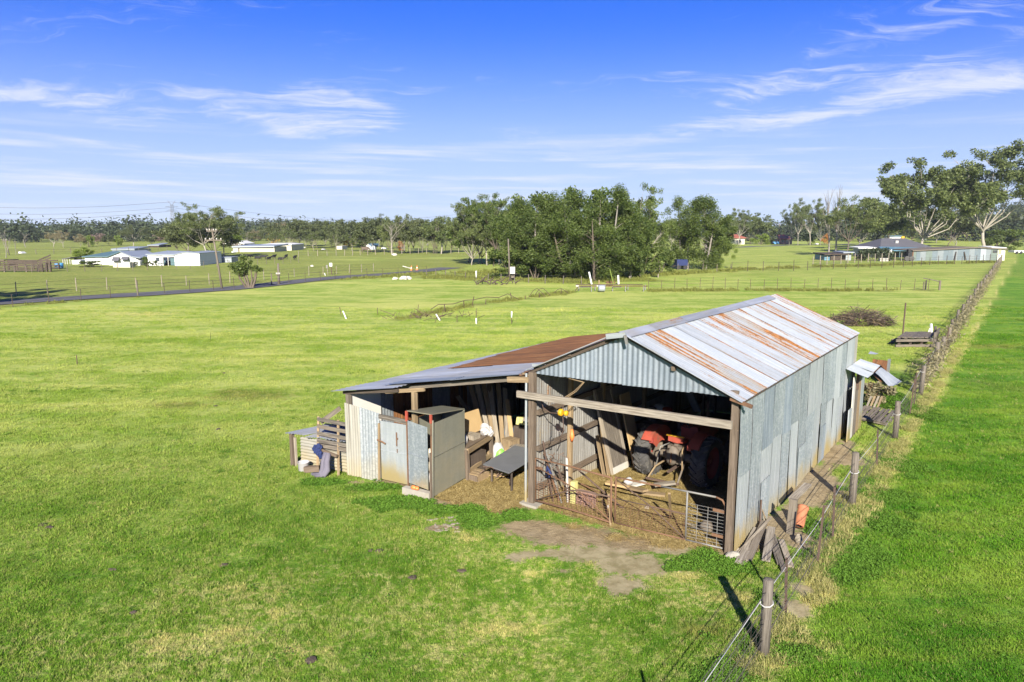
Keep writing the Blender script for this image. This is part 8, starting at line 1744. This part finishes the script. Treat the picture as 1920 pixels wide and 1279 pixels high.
def cattle():
    def proto_cow(name, parts):
        me = bpy.data.meshes.new(name); vs = [p[0] for p in parts[0]]; rs = [p[1] for p in parts[0]]
        me.from_pydata(vs, parts[1], []); o = bpy.data.objects.new(name, me); COL.objects.link(o); md = o.modifiers.new('s', 'SKIN'); o.modifiers.new('d', 'SUBSURF').levels = 1
        for i, r in enumerate(rs): me.skin_vertices[0].data[i].radius = r if isinstance(r, tuple) else (r, r)
        me.skin_vertices[0].data[0].use_root = True
        dg = bpy.context.evaluated_depsgraph_get(); e = bpy.data.meshes.new_from_object(o.evaluated_get(dg)); bpy.data.objects.remove(o); e.name = name; e.materials.clear(); e.materials.append(M['hide'])
        e.polygons.foreach_set('use_smooth', np.ones(len(e.polygons), bool)); return e
    def body(headz, lying=False):
        L = .30 if lying else 1.0; z = .55 if lying else 1.02
        v = [((0, 0, z), (.33, .37)), ((-.62, 0, z + .02), (.29, .34)), ((.55, 0, z + .02), (.27, .36)), ((.92, 0, z + .14), (.17, .22)), ((1.20, 0, headz), (.13, .16)), ((1.52, 0, headz - .18), (.09, .09)), ((-.86, 0, z + .16), (.08, .08)), ((-.93, 0, z - .45), (.03, .03))]
        e = [(0, 1), (0, 2), (2, 3), (3, 4), (4, 5), (1, 6), (6, 7)]
        for (bx, par) in ((-.66, 1), (.55, 2)):
            for s in (-1, 1):
                k = len(v); back = bx < 0
                v += [((bx + (.02 if back else 0), s * .20, z - .32 * L), .13 if back else .11), ((bx - (.10 if back else -.02), s * .20, .52 * L), .075), ((bx, s * .20, .06), .055)]; e += [(par, k), (k, k + 1), (k + 1, k + 2)]
        for s in (-1, 1): k = len(v); v.append(((1.18, s * .22, headz + .08), .045)); e.append((4, k))
        return (v, e)
    ms = [proto_cow('cow', body(1.30)), proto_cow('cow', body(.62)), proto_cow('cow', body(.95, True))]
    spots = [(456, 485, 0, .2, 'black cow standing left most of the grazing herd'), (467, 485, 1, .9, 'second black cow from the left, turned to the shed'), (483, 486, 2, 0, 'black cow lying low third from the left in the herd'), (494, 487, 0, .15, 'largest side on black cow in the middle of the herd'), (504, 487, 2, 1.2, 'small black calf right of the middle cow'),
             (514, 486, 0, 1.3, 'black cow facing away, right of the calf'), (527, 488, 2, .1, 'black cow lying down at the right of the herd'), (536.5, 486, 0, 1.5, 'black cow seen end on near the right of the herd'), (553, 488, 0, 1.45, 'black cow farthest right of the herd'), (400, 485, 0, .1, 'black cow behind the foot of the power pole'), (392, 486, 0, 3.0, 'black cow left of the power pole under the gums')]
    for px, py, k, rz, l in spots:
        a = At(px, py); o = bpy.data.objects.new('cow', ms[k]); COL.objects.link(o); o.location = a.o; o.rotation_euler.z = rz; o.scale = (.74, .74, .78); o['label'] = l; o['category'] = 'cow'; o['group'] = 'black cattle in the field'
    # horses in the pens
    for px, py, rz, mt, l in ((685, 476, .3, 'wood_brown', 'brown rugged horse in the far pens'),):
        a = At(px, py); m2 = ms[1].copy(); m2.materials.clear(); m2.materials.append(M[mt]); o = bpy.data.objects.new('horse', m2); COL.objects.link(o); o.location = a.o; o.rotation_euler.z = rz; o.scale = (1.2, 1.2, 1.45); o['label'] = l; o['category'] = 'horse'
cattle()

def right_side():
    a = At(1690, 488); h = thing('dark_roofed_house', 'single storey house with charcoal hip roof and blue grey veranda', 'house', At(1700, 482).o); b = At(1700, 482)
    wallbox(b, 1652, 1748, 466, 14, 2).build('wall', M['white_dirty'], h)
    q = [b.P(1648, 466, 1), b.P(1754, 466, 1), b.P(1754, 466, 17), b.P(1648, 466, 17)]; r0, r1 = b.P(1677, 447.5, 8), b.P(1722, 447.5, 8)
    mb = MB(); mb.quad(q[0], q[1], r1, r0); mb.quad(q[2], q[3], r0, r1); n = len(mb.v); mb.v += [tuple(q[1]), tuple(q[2]), tuple(r1), tuple(q[3]), tuple(q[0]), tuple(r0)]; mb.face((n, n + 1, n + 2), [(0, 0), (1, 0), (.5, 1)]); mb.face((n + 3, n + 4, n + 5), [(0, 0), (1, 0), (.5, 1)]); mb.build('roof', M['roof_dark'], h)
    mb = MB(); mb.box((b.X(1694), b.y + 5, b.Z(458)), (.7, .7, 1.6)); mb.build('chimney', M['white_dirty'], h)
    slab([b.P(1634, 469.5, -4), b.P(1720, 468.5, -4), b.P(1752, 465.5, 2), b.P(1650, 463.5, 2)], .2).build('veranda_roof', M['roof_blue'], h)
    for px in (1648, 1667, 1688, 1703): mb = MB(); mb.beam((b.X(px), b.y - 3.6, b.g), (b.X(px), b.y - 3.6, b.Z(469.5)), .14, .14, (0, 1, 0)); mb.build('veranda_post', M['roof_teal'], h)
    for px in (1672, 1682, 1696): window(b, px, px + 6, 473, 480, h, 1.94, 'white_dirty')
    slab([b.P(1615, 465.5, 3), b.P(1650, 465.5, 3), b.P(1650, 464, 8), b.P(1615, 464, 8)], .25).build('carport_roof', M['white'], h)
    c = At(1790, 488.5); s = thing('tin_shed', 'long low patched tin shed with shallow gable roof at the right', 'shed', c.o)
    xs = [1707, 1713, 1720, 1731, 1742, 1752, 1763, 1772, 1781, 1790, 1800, 1811, 1821, 1832, 1842, 1852, 1864]; ms = ['tin_green', 'tin_blue', 'tin_pale', 'tin_green', 'tin_blue', 'tin_pale', 'tin_blue', 'tin_blue', 'tin_pale', 'tin_blue', 'tin_blue', 'tin_pale', 'tin_blue', 'roof_silver', 'tin_pale', 'tin_green']
    top = lambda px: np.interp(px, [1707, 1825, 1880], [470.5, 464.5, 467.5])
    for i, (p0, p1) in enumerate(zip(xs[:-1], xs[1:])):
        mb = MB(); o = .03 * (i % 2); f = lambda px, z: np.array([c.X(px), c.y - o, z]); mb.corr(f(p0, c.g - .1), f(p1 + .3, c.g - .1), f(p0, c.Z(top(p0))), f(p1 + .3, c.Z(top(p1))), 6, .02, (0, -1, 0), 4); w = mb.build('wall_sheet', M[ms[i]], s, True); w['rust'] = -.4
    wallbox(c, 1864, 1878, 467.3, .15).build('end_wall', M['cream'], s); wallbox(c, 1876, 1878, 467.5, 8, .2).build('end_wall', M['cream'], s); wallbox(c, 1705.5, 1707.5, 471, .15, -.05).build('rusty_edge', M['rust'], s)
    slab([c.P(1704, 470.3, -.4), c.P(1825, 464.0, -.4), c.P(1825, 463.6, 8), c.P(1704, 469.6, 8)], .2).build('roof', M['wood_grey'], s); slab([c.P(1825, 464.0, -.4), c.P(1880, 467.0, -.4), c.P(1880, 466.5, 8), c.P(1825, 463.6, 8)], .2).build('roof', M['wood_grey'], s)
    window(c, 1855, 1862, 470, 473.5, s, -.08, 'wood_dark'); mb = MB(); mb.box((c.X(1868), c.y - .05, c.Z(472.5)), (.5, .06, .9)); mb.build('yellow_panel', M['yellow_pale'], s)
    for p0, p1 in ((1783, 1786), (1804, 1801)): mb = MB(); mb.beam((c.X(p0), c.y - .5, c.g), (c.X(p1), c.y - .12, c.Z(472)), .16, .16); mb.build('prop', M['wood_dark'], s)
    d = At(1866, 478); e = thing('white_shed', 'low white roofed shed behind the right end of the tin shed', 'shed', d.o); wallbox(d, 1852, 1878, 464.5, 6).build('wall', M['white_dirty'], e); slab([d.P(1851, 464.3, -.2), d.P(1879, 464.8, -.2), d.P(1879, 462.6, 6), d.P(1853, 462.4, 6)], .15).build('roof', M['white'], e)
    k = At(1906, 477); v = thing('white_float', 'white horse float parked beyond the fence at the right edge', 'trailer', k.o); mb = wallbox(k, 1895, 1915, 470, 2.5, 0, .4); mb.build('body', M['white'], v)
    for px in (1900, 1908): mb = MB(); mb.lathe((k.X(px), k.y - .02, k.g + .4), [(0, 0), (.4, 0), (.4, .3), (0, .3)], 12, (1, 0, 0), (0, 0, 1), (0, 1, 0)); mb.build('wheel', M['black'], v)
    k = At(1640, 489); t = thing('dark_sheds', 'row of low dark pens and sheds in front of the hedge', 'shed', k.o)
    wallbox(k, 1546, 1572, 479, 5, 1).build('wall', M['roof_blue'], t); wallbox(k, 1556, 1574, 480, .3, .6).build('door', M['wood_dark'], t); wallbox(k, 1576, 1590, 477.5, 5, 2).build('wall', M['wood_dark'], t); wallbox(k, 1586, 1604, 475, 4, 3).build('wall', M['roof_silver'], t)
    slab([k.P(1542, 477.5, 0), k.P(1590, 476.5, 0), k.P(1590, 475.5, 7), k.P(1545, 476, 7)], .2).build('roof', M['wood_dark'], t); slab([k.P(1585, 474.5, 2), k.P(1606, 473.8, 2), k.P(1606, 472.8, 8), k.P(1587, 473.6, 8)], .2).build('roof', M['roof_silver'], t)
    R = np.random.default_rng(9); P = []; y2 = k.y + 1.5
    for i in range(46): x = (R.uniform(1602, 1664) - 960) / FPX * y2; P.append(clump(R, np.array([x, y2 + R.normal(0, .5), k.g + R.uniform(.3, 2.4)]), .8, 40, .8))
    he = thing('hedge', 'long dark clipped hedge beside the veranda', 'hedge', ((1632 - 960) / FPX * y2, y2, k.g)); o = bpy.data.objects.new('foliage', leaf_mesh('foliage', sprays(R, np.concatenate(P) - np.array(he.location), .4, 1.4, 0), M['leaf_dark'])); COL.objects.link(o); o.parent = he
    mb = MB()
    for i in range(9): x = (1604 + 7 * i - 960) / FPX * y2; mb.tube([(x, y2, k.g - .1), (x, y2, k.g + 1.6)], .07, 5)
    mb.build('stems', M['bark_dark'], he)
    k = At(1663, 488); mb = MB(); mb.box((k.X(1663), k.y + .3, k.g + 1.2), (1.0, .6, 2.4)); mb.box((k.X(1664), k.y - .2, k.g + 1.3), (.08, .1, 1.6)); solo('white_cupboard', mb, 'white', 'tall white cupboard standing outside by the veranda', 'cupboard', k.o)
    k = At(1652, 489.5); mb = MB(); mb.box((k.X(1652), k.y, k.g + .3), (1.7, .8, .6)); mb.box((k.X(1652), k.y, k.g + .63), (1.8, .9, .08)); solo('white_tub', mb, 'white_dirty', 'white bathtub trough on the grass left of the tall white cupboard', 'trough', k.o)
    k = At(1701, 489); w = thing('dark_machine', 'dark machinery parked against the left end of the tin shed', 'machine', k.o); mb = MB(); mb.box((k.X(1702), k.y + .8, k.g + 1.2), (.9, 1.4, 1.6)); mb.box((k.X(1700), k.y + .4, k.g + 2.2), (.5, .8, .7)); mb.build('body', M['black'], w)
    for dx in (-.5, .5): mb = MB(); mb.lathe((k.X(1701) + dx, k.y - .05, k.g + .55), [(0, 0), (.55, 0), (.55, .3), (0, .3)], 12, (1, 0, 0), (0, 0, 1), (0, 1, 0)); mb.build('wheel', M['tyre'], w)
    k = At(1668, 459); t = thing('white_trailer', 'white box trailer with green top and yellow sign behind the dark roofed house', 'trailer', k.o); wallbox(k, 1660.5, 1681, 444.5, 5, 0, .5).build('body', M['white'], t); wallbox(k, 1660, 1683, 442, 5.2, -.1, 0).build('under', M['wood_dark'], t) if False else None
    slab([k.P(1660, 443.6, -.2), k.P(1683, 442.6, -.2), k.P(1683, 442, 5), k.P(1660, 443, 5)], .5).build('top', M['roof_teal'], t); mb = MB(); mb.box((k.X(1685.5), k.y, k.Z(445.5)), (1.4, .1, 1.2)); mb.build('yellow_sign', M['yellow'], t)
    k = At(1467, 458); h2 = thing('red_roofed_house', 'far brick house with red tiled roof beside the tall gums', 'house', k.o); wallbox(k, 1457, 1480, 448, 12).build('wall', M['brick_pink'], h2); slab([k.P(1455, 448.2, -.8), k.P(1482, 448.2, -.8), k.P(1477, 441, 7), k.P(1460, 441, 7)], .3).build('roof', M['roof_red'], h2)
    for px in (1461, 1469): window(k, px, px + 3.5, 450, 454, h2, -.1)
    k = At(1378, 458.5); h3 = thing('cream_house', 'far cream house behind the flat topped gum', 'house', k.o); wallbox(k, 1364, 1392, 446, 12).build('wall', M['cream'], h3); slab([k.P(1362, 446.2, -.8), k.P(1394, 446.2, -.8), k.P(1388, 440, 8), k.P(1368, 440, 8)], .3).build('roof', M['roof_red'], h3)
    for px in (1369, 1381): window(k, px, px + 4, 448.5, 453, h3, -.1)
    k = At(1452, 458.5); v = thing('blue_car', 'small blue car parked by the far road', 'car', k.o); x0, x1 = k.X(1447.5), k.X(1456.5); mb = MB(); mb.hexa([(x0, k.y, k.g + .35), (x1, k.y, k.g + .35), (x1, k.y + 1.8, k.g + .35), (x0, k.y + 1.8, k.g + .35), (x0, k.y, k.g + 1.0), (x1, k.y, k.g + .95), (x1, k.y + 1.8, k.g + .95), (x0, k.y + 1.8, k.g + 1.0)])
    m = (x0 + x1) / 2; mb.hexa([(m - 1.6, k.y + .1, k.g + .95), (m + 1.3, k.y + .1, k.g + .95), (m + 1.3, k.y + 1.7, k.g + .95), (m - 1.6, k.y + 1.7, k.g + .95), (m - 1.2, k.y + .2, k.g + 1.55), (m + .7, k.y + .2, k.g + 1.55), (m + .7, k.y + 1.6, k.g + 1.55), (m - 1.2, k.y + 1.6, k.g + 1.55)]); mb.build('body', M['blue'], v)
    for x in (x0 + 1.0, x1 - 1.0): mb = MB(); mb.lathe((x, k.y - .02, k.g + .33), [(0, 0), (.33, 0), (.33, .2), (0, .2)], 12, (1, 0, 0), (0, 0, 1), (0, 1, 0)); mb.build('wheel', M['black'], v)
    for px0, px1, by, wt, rt, mt, l in ((1736, 1756, 440, 435.5, 431, 'roof_teal', 'far house with dark teal roof between the two big gums'), (1830, 1846, 439, 434.5, 428.5, 'roof_silver', 'far shed with pale gable roof left of the tallest airy gum'), (1876, 1902, 441, 433, 428, 'roof_teal', 'far green roofed house behind the dense dark shrub'), (1796, 1812, 438, 434.6, 432.6, 'white', 'far low white building right of the leafless small tree')):
        k = At((px0 + px1) / 2, max(by, 441)); f = thing('far_house', l, 'house', k.o); wallbox(k, px0, px1, wt, 12).build('wall', M['white_dirty'], f); slab([k.P(px0 - 1, wt + .2, -.8), k.P(px1 + 1, wt + .2, -.8), k.P(px1 - 3, rt, 8), k.P(px0 + 3, rt, 8)], .5).build('roof', M[mt], f)
right_side()
make_grass()
# ------------------------------------------------------------------ the air between here and the hills
def haze():
    m, n = new_mat('air'); v = n.add('ShaderNodeVolumePrincipled', {'Color': (0.80, 0.88, 1.0, 1), 'Density': HAZE_D, 'Anisotropy': 0.0}); n.add('ShaderNodeOutputMaterial', {1: v.outputs[0]})
    mb = MB(); mb.box((0, 0, 46), (7200, 7200, 100)); o = mb.build('haze', m); o['kind'] = 'stuff'; o['label'] = 'thin blue haze over the fields'
HAZE_D = 0.00010
haze()
